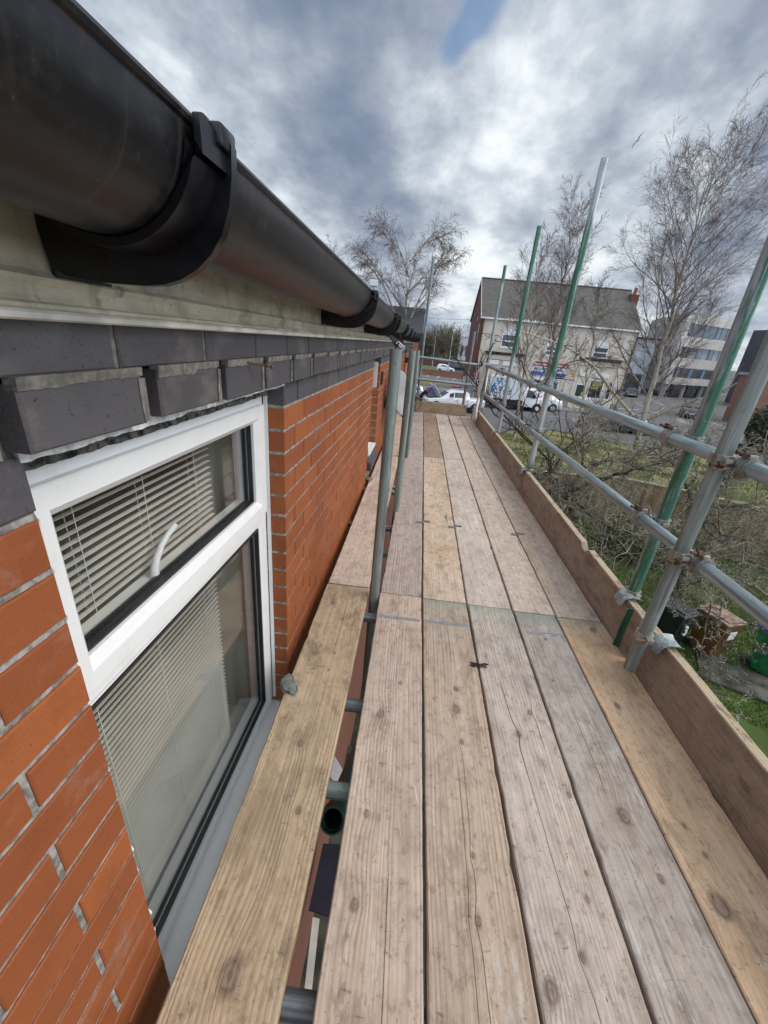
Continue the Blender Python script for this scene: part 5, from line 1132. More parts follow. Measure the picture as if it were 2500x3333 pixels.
for i in range(5): b.cbox(1.8 + i * 4, 2.3 + i * 4, -.12, 0, 0, 11.2, .02)
b.cbox(0, 22, -.1, -.002, 6.5, 6.9, .02); b.build('dark_fins', M_blackpl, dg_)
rb = empty('brick_office', (35.9, 46.8, GZ), 'brown red brick building with a grey flat roof edge at the right', 'building')
b = MB(); b.box(0, 24, 0, 3.0, 0, 4.95); add_uv(b.build('walls', M_brbrick, rb)); b = MB(); b.cbox(-.2, 24.3, -.25, 3.2, 4.95, 5.25, .03); b.build('roof_edge', plain('grey roof edge', (.30, .31, .32), .6, 0, .1, 2), rb)
for i in range(4):
    b = MB(); x0 = 3.0 + i * 4.2; b.box(x0, x0 + 1.6, -.05, -.004, 2.9, 4.2); o = b.build('window', M_white, rb); b = MB(); b.box(x0 + .12, x0 + 1.48, -.07, -.051, 3.02, 4.08); b.build('pane', M_win, o)
# ================================================================ LEFT BACKGROUND
lb = empty('slate_roofed_building', (-5, 25, GZ), 'next building along with blue grey slate roof and orange brick corner behind the gutter end', 'building')
b = MB(); b.box(-6, 4.95, 0, 6, 0, 5.75); add_uv(b.build('walls', M_orbrick, lb))
b = MB(); b.add([(-6.3, -.35, 5.78), (5.15, -.35, 5.78), (5.15, 3.0, 7.25), (-6.3, 3.0, 7.25), (-6.3, -.35, 5.65), (5.15, -.35, 5.65), (5.15, 3.0, 7.12), (-6.3, 3.0, 7.12)], [(0, 1, 2, 3), (4, 7, 6, 5), (0, 4, 5, 1), (1, 5, 6, 2), (2, 6, 7, 3), (3, 7, 4, 0)])
b.add([(-6.3, 3.0, 7.25), (5.15, 3.0, 7.25), (5.15, 6.35, 5.78), (-6.3, 6.35, 5.78)], [(0, 1, 2, 3)]); add_uv(b.build('roof', M_slate2, lb))
b = MB(); b.cbox(-6.3, 5.16, -.45, -.34, 5.60, 5.76, .02); b.build('eaves_gutter', M_blackpl, lb); b = MB(); b.prism([(0, 5.75), (6, 5.75), (3, 7.1)], 4.8, 4.94, 'x'); add_uv(b.build('gable', M_orbrick, lb))
def lwall(name, A, B, h, m, label):
    A, B = Vector((*A, GZ)), Vector((*B, GZ)); L = (B - A).length; t = empty(name, tuple(A), label, 'wall', rot=(0, 0, math.atan2(B.y - A.y, B.x - A.x))); b = MB(); b.box(0, L, 0, .25, 0, h); add_uv(b.build('brickwork', m, t)); b = MB(); b.cbox(-.03, L + .03, -.04, .29, h, h + .08, .01); b.build('coping', plain('wall coping', (.20, .10, .07), .9, 0, .2, 3), t)
lwall('low_brick_wall', (1.0, 74.5), (8.6, 72.0), .85, M_orbrick, 'low orange brick wall across the car park in front of the white hatchback')
lwall('brick_boundary_wall', (-8, 106), (12, 101), 1.9, M_redbrick, 'long dark red boundary wall behind the grass verge')
wh = empty('white_warehouse', (10.2, 112, GZ), 'distant pale building half hidden behind bare trees', 'building'); b = MB(); b.box(0, 7, 0, 8, 0, 7.2); b.build('walls', M_conc2, wh); b = MB()
for i in range(5): b.cbox(.6 + i * 1.2, 1.2 + i * 1.2, -.05, 0, 2.6, 5.2, .01)
b.build('windows', M_win2, wh); b = MB(); b.prism([(-.2, 7.2), (8.2, 7.2), (4, 8.6)], -.2, 7.2, 'x'); b.build('roof', plain('pale sheet roof', (.33, .34, .36), .6, 0, .1, 1), wh)
def lamp_post(x, y, h, label, arm=.0, head='top', r=.07, lean=0.0):
    t = empty('street_lamp', (x, y, GZ), label, 'street lamp', 'street lamps'); b = MB(); b.path([(0, 0, 0), (0, 0, 1.2), (lean * .2, 0, 1.21), (lean, 0, h)], [r * 1.6, r * 1.6, r, r * .6], 10); b.build('post', plain('grey lamp post', (.42, .42, .40), .6, 0, .1, 2), t)
    b = MB()
    if head == 'top': b.cbox(-.22, .22, -.16, .16, h - .05, h + .28, .05)
    else: b.cbox(-.16, .16, -.5, .14, h, h + .12, .04)
    b.build('lamp_head', M_lamp, t, ) if head == 'top' else b.build('lamp_head', M_rim, t)
lp = at(1452, 1190, 84); lamp_post(lp.x + .5, 84, at(1459, 1050, 84).z - GZ, 'tall pale lamp post standing by the white hatchback', head='arm', r=.09, lean=0.0)
lp = at(1216, 930, 24); lamp_post(lp.x, 24, lp.z - GZ, 'lamp with a square white head peeping over the black gutter', r=.06)
lp = at(1412, 1150, 98); lamp_post(lp.x, 98, 10.0, 'thin far lamp post in front of the bare hedge trees', head='arm', r=.06)
wr = MB(); wr.path([at(1400, 1034, 95), at(1460, 1039, 90), at(1538, 1041, 60)], .02, 4); own('overhead_wire', wr, M_blackpl, 'thin overhead wire running to the red gable', 'wire')
# ================================================================ VEHICLES  (local: nose towards -x ... +x, y across)
def car(label, loc, rz, paint, L=4.2, Wd=1.75, prof=None, glass=None, wheels=(.78, 3.3), wr=.31, group=None, extra=None, name='parked_car', cat='car', rimm=None, roofm=None):
    """prof: list of (x, z_low, z_belt, z_roof, hw_low, hw_roof) along the length from nose to tail"""
    t = empty(name, (*loc, GZ + .006), label, cat, group, rot=(0, 0, rz)); b = MB(); n = len(prof); vs = []; sub = []
    for (x, zl, zb, zr, w0, w1) in prof:
        ring = [(x, -w0 * .93, zl), (x, -w0, zl + (zb - zl) * .35), (x, -w0 * .985, zb - .05), (x, -w0 * .95, zb), (x, -w1, zr - .05 if zr - zb > .1 else zr), (x, -w1 * .82, zr + (.02 if zr - zb > .1 else .015)), (x, 0, zr + (.045 if zr - zb > .1 else .03))]
        ring += [(a, -bb, c) for a, bb, c in ring[-2::-1]]; vs += ring
    k = 13; fs = []
    for i in range(n - 1):
        for j in range(k - 1): fs.append((i * k + j, i * k + j + 1, (i + 1) * k + j + 1, (i + 1) * k + j))
        fs.append((i * k + k - 1, i * k, (i + 1) * k, (i + 1) * k + k - 1))
    fs += [tuple(range(k)), tuple(range((n - 1) * k, n * k))]
    b.add(vs, fs); b.build('body', paint, t, smooth=True)
    def P(u, v, side):                                     # u along the stations, v from belt to roof
        i = min(int(u), n - 2); f = u - i; A, B = prof[i], prof[i + 1]; q = [A[j] + (B[j] - A[j]) * f for j in range(6)]
        zb, zr = q[2], q[3] - .05; y = q[4] * .95 + (q[5] - q[4] * .95) * v; return Vector((q[0], side * (y + .012), zb + (zr - zb) * v))
    for (u0, u1, v0, v1) in (glass or {}).get('side', []):
        for sd_ in (-1, 1):
            g = MB(); pts = [P(u0, v0, sd_), P(u1, v0, sd_), P(u1 - (.0), v1, sd_), P(u0, v1, sd_)]
            g.add(pts + [p - Vector((0, sd_ * .02, 0)) for p in pts], [(0, 1, 2, 3), (4, 7, 6, 5), (0, 4, 5, 1), (1, 5, 6, 2), (2, 6, 7, 3), (3, 7, 4, 0)]); g.build('side_window', M_carglass, t)
    for nm, i in (glass or {}).get('ends', []):             # windscreen / rear window across station i..i+1
        A, B = prof[i], prof[i + 1]; lo, hi = (A, B) if A[3] < B[3] else (B, A); g = MB(); dx = -.02 if lo[0] < hi[0] else .02
        f0, f1 = .10, .92; pts = []
        for f in (f0, f1):
            x = lo[0] + (hi[0] - lo[0]) * f; z = lo[3] + .03 + (hi[3] + .02 - lo[3] - .03) * f; w = lo[5] + (hi[5] - lo[5]) * f
            pts.append((x, w, z))
        (xa, wa, za), (xb, wb_, zb2) = pts
        q = [(xa + dx, -wa * .88, za + .02), (xa + dx, wa * .88, za + .02), (xb + dx, wb_ * .80, zb2 + .02), (xb + dx, -wb_ * .80, zb2 + .02)]
        g.add(q + [(a - dx * 2, bb, c - .03) for a, bb, c in q], [(0, 1, 2, 3), (4, 7, 6, 5), (0, 4, 5, 1), (1, 5, 6, 2), (2, 6, 7, 3), (3, 7, 4, 0)]); g.build(nm, M_carglass, t)
    hwm = max(p[4] for p in prof)
    for wx in wheels:
        for sd_ in (-1, 1):
            a = MB(); a.disc((wx, sd_ * (hwm - .06), wr + .02), (0, 1, 0), wr * 1.16, .14, 24); a.build('wheel_arch', M_blackpl, t)
            w = MB(); w.disc((wx, sd_ * (hwm - .055), wr), (0, 1, 0), wr, .17, 24); wo_ = w.build('tyre', M_black, t)
            r = MB(); c = Vector((wx, sd_ * (hwm + .034), wr)); r.pipe(c - Vector((0, .02, 0)), c + Vector((0, .02, 0)), wr * .66, wr * .55, 20); r.disc(c, (0, 1, 0), wr * .18, .04, 12)
            for q in range(5): an = q * 1.2566 + .3; r.path([c, c + Vector((math.cos(an) * wr * .58, 0, math.sin(an) * wr * .58))], .028, 5)
            r.build('rim', rimm or M_rim, wo_)
    nose, tail = prof[0], prof[-1]
    for sd_ in (-1, 1):
        h = MB(); h.cbox(nose[0] - .012, nose[0] + .16, min(sd_ * nose[4] * .95, sd_ * nose[4] * .55), max(sd_ * nose[4] * .95, sd_ * nose[4] * .55), nose[2] - .20, nose[2] - .04, .03); h.build('headlight', M_lamp, t)
        h = MB(); h.cbox(tail[0] - .12, tail[0] + .012, min(sd_ * tail[4] * .95, sd_ * tail[4] * .72), max(sd_ * tail[4] * .95, sd_ * tail[4] * .72), tail[2] - .28, tail[2] - .03, .02); h.build('tail_light', M_red, t)
        m_ = MB(); i = next((i for i, p in enumerate(prof) if p[3] - p[2] > .08), 1); q = prof[max(0, i - 0)]; m_.cbox(q[0] + .15, q[0] + .27, min(sd_ * (q[4] + .02), sd_ * (q[4] + .2)), max(sd_ * (q[4] + .02), sd_ * (q[4] + .2)), q[2] + .0, q[2] + .14, .03); m_.build('door_mirror', paint, t)
    gr = MB(); gr.cbox(nose[0] - .015, nose[0] + .02, -nose[4] * .5, nose[4] * .5, nose[1] + .10, nose[1] + .26, .01); gr.build('grille', M_blackpl, t)
    pl = MB(); pl.cbox(nose[0] - .03, nose[0] - .016, -.26, .26, nose[1] + .14, nose[1] + .25, .003); pl.build('number_plate', M_white, t)
    bs = MB(); x0, x1 = wheels[0] + wr * 1.2, wheels[1] - wr * 1.2
    for sd_ in (-1, 1): bs.cbox(x0, x1, min(sd_ * (hwm - .02), sd_ * (hwm + .012)), max(sd_ * (hwm - .02), sd_ * (hwm + .012)), prof[1][1] - .01, prof[1][1] + .07, .008)
    bs.build('sill_trim', M_blackpl, t)
    if extra: extra(t)
    return t
HATCH = [(0, .28, .62, .62, .66, .58), (.10, .24, .74, .76, .78, .70), (.85, .22, .88, .92, .83, .70), (1.45, .22, .93, 1.30, .84, .64), (1.95, .22, .94, 1.44, .84, .62), (2.9, .22, .96, 1.46, .84, .62), (3.35, .24, .99, 1.32, .82, .62), (3.50, .30, .95, .98, .76, .66)]
GH = dict(side=[(2.35, 3.0, .12, .86), (4.02, 4.55, .12, .88), (4.60, 5.35, .16, .86)], ends=[('windscreen', 2), ('rear_window', 5)])
GH = dict(side=[(3.1, 3.95, .12, .86), (4.05, 4.55, .12, .88), (4.62, 5.6, .16, .84)], ends=[('windscreen', 2), ('rear_window', 6)])
SUV = [(0, .38, .80, .80, .72, .62), (.12, .32, .92, .95, .86, .76), (1.05, .30, 1.04, 1.10, .92, .78), (1.75, .30, 1.10, 1.56, .93, .70), (2.2, .30, 1.11, 1.68, .93, .68), (3.8, .30, 1.14, 1.68, .93, .68), (4.45, .32, 1.14, 1.42, .90, .68), (4.62, .40, 1.08, 1.12, .84, .72)]
SAL = [(0, .26, .60, .60, .66, .56), (.12, .22, .72, .74, .80, .70), (1.2, .20, .84, .88, .86, .74), (2.0, .20, .88, 1.26, .87, .62), (2.5, .20, .89, 1.36, .87, .60), (3.3, .20, .90, 1.32, .87, .60), (3.95, .22, .92, .98, .86, .66), (4.35, .28, .86, .88, .78, .66)]
GP_ = 'cars beyond the low brick wall'
def place(px, py, z=GZ): p = ong(px, py, z); return (p.x, p.y)
car('small white hatchback parked beyond the low orange wall', (4.0, 85.5), math.radians(176 - 180 + 180), P_white, prof=HATCH, glass=GH, wheels=(.62, 2.95), wr=.29, group=GP_).location.x = 7.6
t = car('dark sports utility car behind the white hatchback', (11.2, 90.6), math.radians(176), P_black, prof=SUV, glass=GH, wheels=(.85, 3.7), wr=.36, group=GP_)
car('white car nose showing behind the dark sports utility car', (14.0, 91.5), math.radians(176), P_white, prof=HATCH, glass=GH, wheels=(.62, 2.95), wr=.29, group=GP_)
car('black low car on the road behind the twigs below the top rail', (15.0, 34.2), math.radians(-6), P_navy, prof=SAL, glass=GH, wheels=(.85, 3.45), wr=.33)
car('dark grey people carrier parked by the brick building', (30.6, 47.0), math.radians(62), P_grey, prof=SUV, glass=GH, wheels=(.85, 3.7), wr=.34)
car('dark car with headlights coming along the side road', (34.2, 68.0), math.radians(66), P_grey, prof=SAL, glass=GH, wheels=(.85, 3.45), wr=.31)
car('bright blue car seen between the grey tube and the hedge', (30.0, 40.2), math.radians(-22), P_blue, prof=HATCH, glass=GH, wheels=(.62, 2.95), wr=.29)
car('dark blue car just right of the bright blue one', (34.2, 38.2), math.radians(-15), P_navy, prof=HATCH, glass=GH, wheels=(.62, 2.95), wr=.29)
car('white car hidden behind the bushes near the right edge', (25.5, 33.2), math.radians(-10), P_white, prof=SAL, glass=GH, wheels=(.85, 3.45), wr=.31)
car('silver car end seen between the far posts beside the man', (-2.6, 40.3), math.radians(6), P_silver, prof=HATCH, glass=GH, wheels=(.62, 2.95), wr=.29)
# pick-up with raised bonnet
PK = [(0, .50, .86, .86, .78, .66), (.12, .42, .98, 1.0, .90, .80), (1.30, .40, 1.10, 1.14, .93, .80), (1.95, .40, 1.14, 1.58, .93, .70), (2.35, .40, 1.15, 1.72, .93, .68), (3.35, .40, 1.16, 1.74, .93, .68), (3.72, .40, 1.16, 1.60, .93, .70), (3.78, .42, 1.12, 1.14, .93, .84), (5.15, .46, 1.10, 1.12, .93, .86)]
GPK = dict(side=[(3.05, 3.98, .14, .86), (4.08, 4.95, .14, .88)], ends=[('windscreen', 2), ('rear_window', 6)])
def pk_extra(t):
    b = MB(); b.T = Matrix.Translation((1.28, 0, 1.16)) @ Matrix.Rotation(math.radians(52), 4, 'Y'); b.cbox(-1.18, 0, -.78, .78, -.02, .03, .015); b.build('raised_bonnet', P_white, t)
    b = MB(); b.cbox(.25, 1.2, -.68, .68, .98, 1.15, .04); b.build('engine_bay', M_blackpl, t)
    b = MB(); b.cbox(3.85, 5.05, -.76, .76, 1.125, 1.14, .006); b.build('load_bed', M_blackpl, t)
    b = MB(); b.path([(.6, -.05, 1.15), (.72, -.05, 1.75)], .01, 6); b.build('bonnet_stay', M_black, t)
    for sd_ in (-.64, .64): b = MB(); b.path([(2.4, sd_, 1.80), (3.5, sd_, 1.82)], .02, 6); b.build('roof_rail', M_rim, t)
    for x in (2.72, 3.62): b = MB(); b.cbox(x - .012, x + .012, -.945, -.935, .6, 1.12, .002); b.build('door_seam', M_blackpl, t)
    for x in (2.5, 3.4): b = MB(); b.cbox(x, x + .16, -.96, -.935, .98, 1.03, .006); b.build('door_handle', M_rim, t)
car('white double cab pick-up with its bonnet propped open', (.95, 35.5), math.radians(13), P_white, prof=PK, glass=GPK, wheels=(.85, 4.35), wr=.39, extra=pk_extra, name='pickup_truck', cat='pickup truck')
# box van
bv = empty('box_van', (7.05, 41.2, GZ + .006), 'white box van with blue swirl graphic parked along the cream house', 'van')
b = MB(); b.cbox(0, 3.35, -1.0, 1.0, .95, 3.0, .04); b.build('box_body', P_white, bv)
cab = [(3.40, .45, 1.25, 2.05, .95, .82), (3.9, .42, 1.26, 2.10, .98, .80), (4.35, .40, 1.26, 1.95, .98, .76), (4.95, .40, 1.22, 1.30, .97, .80), (5.45, .42, 1.02, 1.06, .92, .80), (5.62, .50, .85, .86, .82, .70)]
b = MB(); vs = []; k = 8
for (x, zl, zb, zr, w0, w1) in cab: vs += [(x, -w0, zl), (x, -w0, zb), (x, -w1, zr - .06), (x, -w1 * .8, zr), (x, w1 * .8, zr), (x, w1, zr - .06), (x, w0, zb), (x, w0, zl)]
fs = []
for i in range(len(cab) - 1):
    for j in range(k): fs.append((i * k + j, i * k + (j + 1) % k, (i + 1) * k + (j + 1) % k, (i + 1) * k + j))
fs += [tuple(range(k)), tuple(range((len(cab) - 1) * k, len(cab) * k))]; b.add(vs, fs); b.build('cab', P_white, bv, smooth=True)
for sd_ in (-1, 1): b = MB(); b.add([(3.75, sd_ * 1.0, 1.30), (4.75, sd_ * .995, 1.28), (4.30, sd_ * .86, 1.88), (3.80, sd_ * .86, 1.98), (3.75, sd_ * .97, 1.30), (4.75, sd_ * .96, 1.28), (4.30, sd_ * .82, 1.88), (3.80, sd_ * .82, 1.98)], [(0, 1, 2, 3), (4, 7, 6, 5), (0, 4, 5, 1), (1, 5, 6, 2), (2, 6, 7, 3), (3, 7, 4, 0)]); b.build('side_window', M_carglass, bv)
b = MB(); b.add([(4.42, -.74, 1.93), (4.42, .74, 1.93), (4.97, .80, 1.36), (4.97, -.80, 1.36), (4.40, -.74, 1.90), (4.40, .74, 1.90), (4.95, .80, 1.33), (4.95, -.80, 1.33)], [(0, 1, 2, 3), (4, 7, 6, 5), (0, 4, 5, 1), (1, 5, 6, 2), (2, 6, 7, 3), (3, 7, 4, 0)]); b.build('windscreen', M_carglass, bv)
b = MB(); b.cbox(0, 5.2, -.80, .80, .40, .90, .02); b.build('chassis', M_blackpl, bv)
def swirl_mat():
    M = Mat('blue swirl graphic', .35); x, y, z = M.xyz(); n = M.noise(M.vec(x * 1.6, 0.0, z * 1.6), 1, 3, .5); r = ((x * 5.0 + z * 7.0 + n * 22.0).sin() * .5 + .5).step(.55, .75); M.color(M.mix(r, (.76, .78, .80), (.10, .28, .55))); return M.m
b = MB(); b.box(.12, 1.15, -1.012, -1.003, 1.15, 2.85); b.build('blue_swirl_graphic', swirl_mat(), bv)
text_part('lettering', 'DOOR\nDROP', .26, M_ink, bv, (1.75, -1.01, 1.55), (math.radians(90), 0, 0), 1, .004)
for wx in (.9, 4.85):
    for sd_ in (-1, 1):
        a = MB(); a.disc((wx, sd_ * .93, .38), (0, 1, 0), .44, .10, 24); a.build('wheel_arch', M_blackpl, bv); w = MB(); w.disc((wx, sd_ * .92, .35), (0, 1, 0), .35, .20, 24); wo_ = w.build('tyre', M_black, bv)
        r = MB(); r.disc((wx, sd_ * 1.025, .35), (0, 1, 0), .20, .03, 18); r.build('rim', M_white, wo_)
for sd_ in (-1, 1): b = MB(); b.cbox(5.3, 5.62, min(sd_ * .6, sd_ * .88), max(sd_ * .6, sd_ * .88), .72, .98, .04); b.build('headlight', M_lamp, bv); b = MB(); b.cbox(4.3, 4.42, min(sd_ * 1.0, sd_ * 1.25), max(sd_ * 1.0, sd_ * 1.25), 1.25, 1.6, .03); b.build('door_mirror', M_blackpl, bv)
VAN = [(0, .40, .80, .80, .74, .64), (.12, .34, .96, 1.0, .88, .78), (.75, .32, 1.10, 1.22, .93, .80), (1.45, .32, 1.16, 1.86, .94, .74), (1.9, .32, 1.17, 1.95, .94, .74), (4.3, .32, 1.17, 1.95, .94, .76), (4.7, .36, 1.15, 1.86, .93, .76), (4.76, .40, 1.10, 1.2, .90, .76)]
car('white panel van with red lettering parked in front of the box van', (14.95, 43.0), math.radians(181), P_white, prof=VAN, glass=dict(side=[(3.0, 3.95, .14, .84)], ends=[('windscreen', 2)]), wheels=(.95, 3.9), wr=.34, name='panel_van', cat='van', rimm=M_white,
    extra=lambda t: text_part('lettering', 'Vehicle Hire', .34, M_signred, t, (3.1, .955, 1.35), (math.radians(90), 0, math.radians(180)), 1, .004))
# yellow railed trolley bay and red stack
yr = empty('yellow_barrier', (1.05, 46.5, GZ), 'yellow topped steel barrier bay with purple cover behind the pick-up', 'barrier'); b = MB()
for z in (1.34, 1.20): b.path([(0, 0, z), (3.0, 0, z)], .035, 8)
for x in (0, 1.9, 3.0): b.path([(x, 0, 0), (x, 0, 1.34)], .03, 8)
b.build('yellow_rails', M_yellow, yr); b = MB(); b.prism([(.15, 0), (1.75, 0), (1.7, .4), (1.35, .6), (.8, .72), (.35, .6), (.15, .3)], .05, .6, 'y'); b.build('purple_cover', plain('purple tarpaulin', (.10, .09, .25), .6, 0, .25, 2), yr)
b = MB(); b.cbox(-.1, 3.1, .62, .66, 0, .75, .01); b.build('pale_panel', M_conc2, yr)
for i, x in enumerate((4.15, 4.85)):
    r_ = empty('red_crate_stack', (x, 46.6, GZ), ['stack of red crates right of the yellow barrier', 'second stack of faded red crates beside the white fence'][i], 'crates'); b = MB()
    for j in range(4): b.cbox(0, .6, 0, .5, j * .27, j * .27 + .25, .02)
    b.build('crates', M_signred, r_)
ap = MB()
# guard railing at the junction and purple blob sign
gr_ = empty('guard_railing', (19.9, 41.3, GZ), 'grey pedestrian guard railing on the corner pavement', 'railing', rot=(0, 0, .25)); b = MB()
for z in (.15, 1.0): b.path([(0, 0, z), (2.4, 0, z)], .025, 8)
for i in range(21): b.path([(i * .12, 0, .15), (i * .12, 0, 1.0)], .010, 5)
for x in (0, 1.2, 2.4): b.path([(x, 0, 0), (x, 0, 1.05)], .03, 8)
b.build('rails', M_rim, gr_)
ps = empty('purple_notice', (20.6, 43.9, GZ), 'small purple notice on a thin post by the corner', 'sign'); b = MB(); b.path([(0, 0, 0), (0, 0, 2.6)], .03, 8); b.build('post', M_rim, ps); b = MB(); b.cbox(-.25, .25, -.05, -.032, 2.0, 2.5, .01); b.build('notice', plain('purple notice', (.10, .06, .30), .5, 0, .2, 5), ps)
# ================================================================ PERSON AT THE BONNET
def skin_chain(name, pts, radii, edges, m, parent, sub=2):
    me = bpy.data.meshes.new(name); me.from_pydata(pts, edges, []); me.materials.append(m); o = bpy.data.objects.new(name, me); COL.objects.link(o); o.parent = parent
    md = o.modifiers.new('skin', 'SKIN'); 
    for i, r in enumerate(radii): v = me.skin_vertices[0].data[i]; v.radius = (r, r) if not isinstance(r, tuple) else r; v.use_root = (i == 0)
    s = o.modifiers.new('sub', 'SUBSURF'); s.levels = sub; s.render_levels = sub; return o
def add_skin(name, pts, radii, edges, m, parent, sub=2):
    me = bpy.data.meshes.new(name); me.from_pydata(pts, edges, []); me.materials.append(m); o = bpy.data.objects.new(name, me); COL.objects.link(o); o.parent = parent
    bm = bmesh.new(); bm.from_mesh(me); lay = bm.verts.layers.skin.verify(); bm.verts.ensure_lookup_table()
    for i, r in enumerate(radii): bm.verts[i][lay].radius = (r, r) if not isinstance(r, tuple) else r; bm.verts[i][lay].use_root = (i == 0)
    bm.to_mesh(me); bm.free(); o.modifiers.new('skin', 'SKIN'); s = o.modifiers.new('sub', 'SUBSURF'); s.levels = sub; s.render_levels = sub; return o
M_skin = plain('skin', (.45, .26, .19), .6, 0, .08, 10)
pe = empty('person', (.72, 36.6, GZ), 'person in a maroon coat leaning over the open bonnet of the pickup', 'person', rot=(0, 0, math.radians(0)))
# faces +x, bent forward at the hips; root at the pelvis
bp = [(0, 0, .95), (.10, 0, 1.12), (.26, 0, 1.33), (.36, 0, 1.45), (.43, 0, 1.52), (.50, 0, 1.60), (.53, 0, 1.68),
      (.02, -.10, .90), (.04, -.11, .50), (-.02, -.11, .08), (.12, -.12, .04), (.02, .10, .90), (-.06, .11, .50), (-.14, .11, .08), (0, .12, .04),
      (.30, -.19, 1.38), (.42, -.22, 1.14), (.62, -.16, 1.10), (.30, .19, 1.38), (.45, .22, 1.16), (.66, .16, 1.14)]
br = [.15, .14, .16, .10, .06, .085, .075, .10, .07, .045, .04, .10, .07, .045, .04, .07, .05, .034, .07, .05, .034]
be = [(0, 1), (1, 2), (2, 3), (3, 4), (4, 5), (5, 6), (0, 7), (7, 8), (8, 9), (9, 10), (0, 11), (11, 12), (12, 13), (13, 14), (2, 15), (15, 16), (16, 17), (2, 18), (18, 19), (19, 20)]
for hx, hy, hz_ in ((.62, -.16, 1.10), (.66, .16, 1.14)):
    w = bp.index((hx, hy, hz_)); bp.append((hx + .08, hy, hz_ - .02)); br.append(.028); palm = len(bp) - 1; be.append((w, palm))
    for f in range(4): bp.append((hx + .12, hy - .03 + f * .02, hz_ - .03)); br.append(.009); a = len(bp) - 1; be.append((palm, a)); bp.append((hx + .155 - .006 * abs(f - 1.5), hy - .034 + f * .023, hz_ - .055)); br.append(.008); be.append((a, a + 1))
    s = 1 if hy < 0 else -1; bp.append((hx + .07, hy + s * .05, hz_ - .03)); br.append(.010); be.append((w, len(bp) - 1))
add_skin('body', bp, br, be, M_skin, pe)
cp = [(-.03, 0, .86), (.02, 0, 1.0), (.12, 0, 1.16), (.27, 0, 1.34), (.35, 0, 1.43), (.31, -.20, 1.37), (.43, -.23, 1.14), (.58, -.17, 1.10), (.31, .20, 1.37), (.46, .23, 1.16), (.61, .17, 1.14)]
add_skin('coat', cp, [.20, .19, .175, .185, .11, .095, .07, .055, .095, .07, .055], [(0, 1), (1, 2), (2, 3), (3, 4), (3, 5), (5, 6), (6, 7), (3, 8), (8, 9), (9, 10)], plain('maroon coat', (.10, .012, .025), .9, 0, .2, 8), pe)
tp = [(0, 0, .92), (.02, -.10, .86), (.04, -.11, .50), (-.02, -.11, .12), (.02, .10, .86), (-.06, .11, .50), (-.14, .11, .12)]
add_skin('trousers', tp, [.17, .12, .085, .06, .12, .085, .06], [(0, 1), (1, 2), (2, 3), (0, 4), (4, 5), (5, 6)], plain('dark trousers', (.03, .03, .04), .9, 0, .2, 8), pe)
b = MB(); bm = bmesh.new(); bmesh.ops.create_icosphere(bm, subdivisions=3, radius=.105)
for v in bm.verts: v.co = Vector((v.co.x * 1.0 + .505, v.co.y * .92, v.co.z * 1.0 + 1.685)) if v.co.z > -.03 or v.co.x < -.02 else Vector((.50 + v.co.x * .7, v.co.y * .7, 1.66 + v.co.z * .7))
b.add([v.co.copy() for v in bm.verts], [[v.index for v in f.verts] for f in bm.faces]); bm.free(); b.build('hair', plain('grey hair', (.28, .27, .26), .9, 0, .2, 30), pe, smooth=True)
b = MB(); b.path([(.60, 0, 1.64), (.625, 0, 1.615)], [.012, .016], 8); b.build('nose', M_skin, pe)
for sy in (-.035, .035): b = MB(); b.disc((.592, sy, 1.655), (1, 0, .3), .010, .01, 10); b.build('eye', M_ink, pe)
for sy in (-.105, .105): b = MB(); b.disc((.51, sy, 1.64), (0, 1, 0), .028, .02, 12); b.build('ear', M_skin, pe)
b = MB(); b.path([(.588, -.025, 1.575), (.592, 0, 1.573), (.588, .025, 1.575)], .005, 6); b.build('mouth', M_signred, pe)
# gull
gp = at(2075.5, 457.5, 60); gu = empty('gull', tuple(gp), 'gull gliding with outspread wings high above the standards', 'bird', rot=(0, math.radians(-58), math.radians(20)))
b = MB()
b.path([(0, -.26, 0), (0, -.16, .01), (0, 0, .0), (0, .14, 0), (0, .22, .01), (0, .27, 0)], [.012, .055, .085, .06, .045, .012], 10); b.build('body', plain('white plumage', (.55, .56, .58), .8, 0, .1, 5), gu, smooth=True)
for s in (-1, 1):
    b = MB(); pts = [(s * .06, .08, .02), (s * .45, .14, .12), (s * .80, .02, .10), (s * 1.05, -.16, .02), (s * .78, -.08, .09), (s * .42, -.10, .10), (s * .06, -.12, .02)]; b.add(pts + [(a, c, z - .015) for a, c, z in pts], [tuple(range(7)), tuple(range(13, 6, -1))] + [(i, (i + 1) % 7, 7 + (i + 1) % 7, 7 + i) for i in range(7)]); b.build('wing', plain('grey wing', (.22, .23, .26), .8, 0, .2, 4), gu)
b = MB(); b.add([(0, -.22, .01), (-.09, -.42, 0), (.09, -.42, 0), (0, -.22, -.01), (-.09, -.42, -.012), (.09, -.42, -.012)], [(0, 1, 2), (3, 5, 4), (0, 3, 4, 1), (1, 4, 5, 2), (2, 5, 3, 0)]); b.build('tail', M_white, gu)
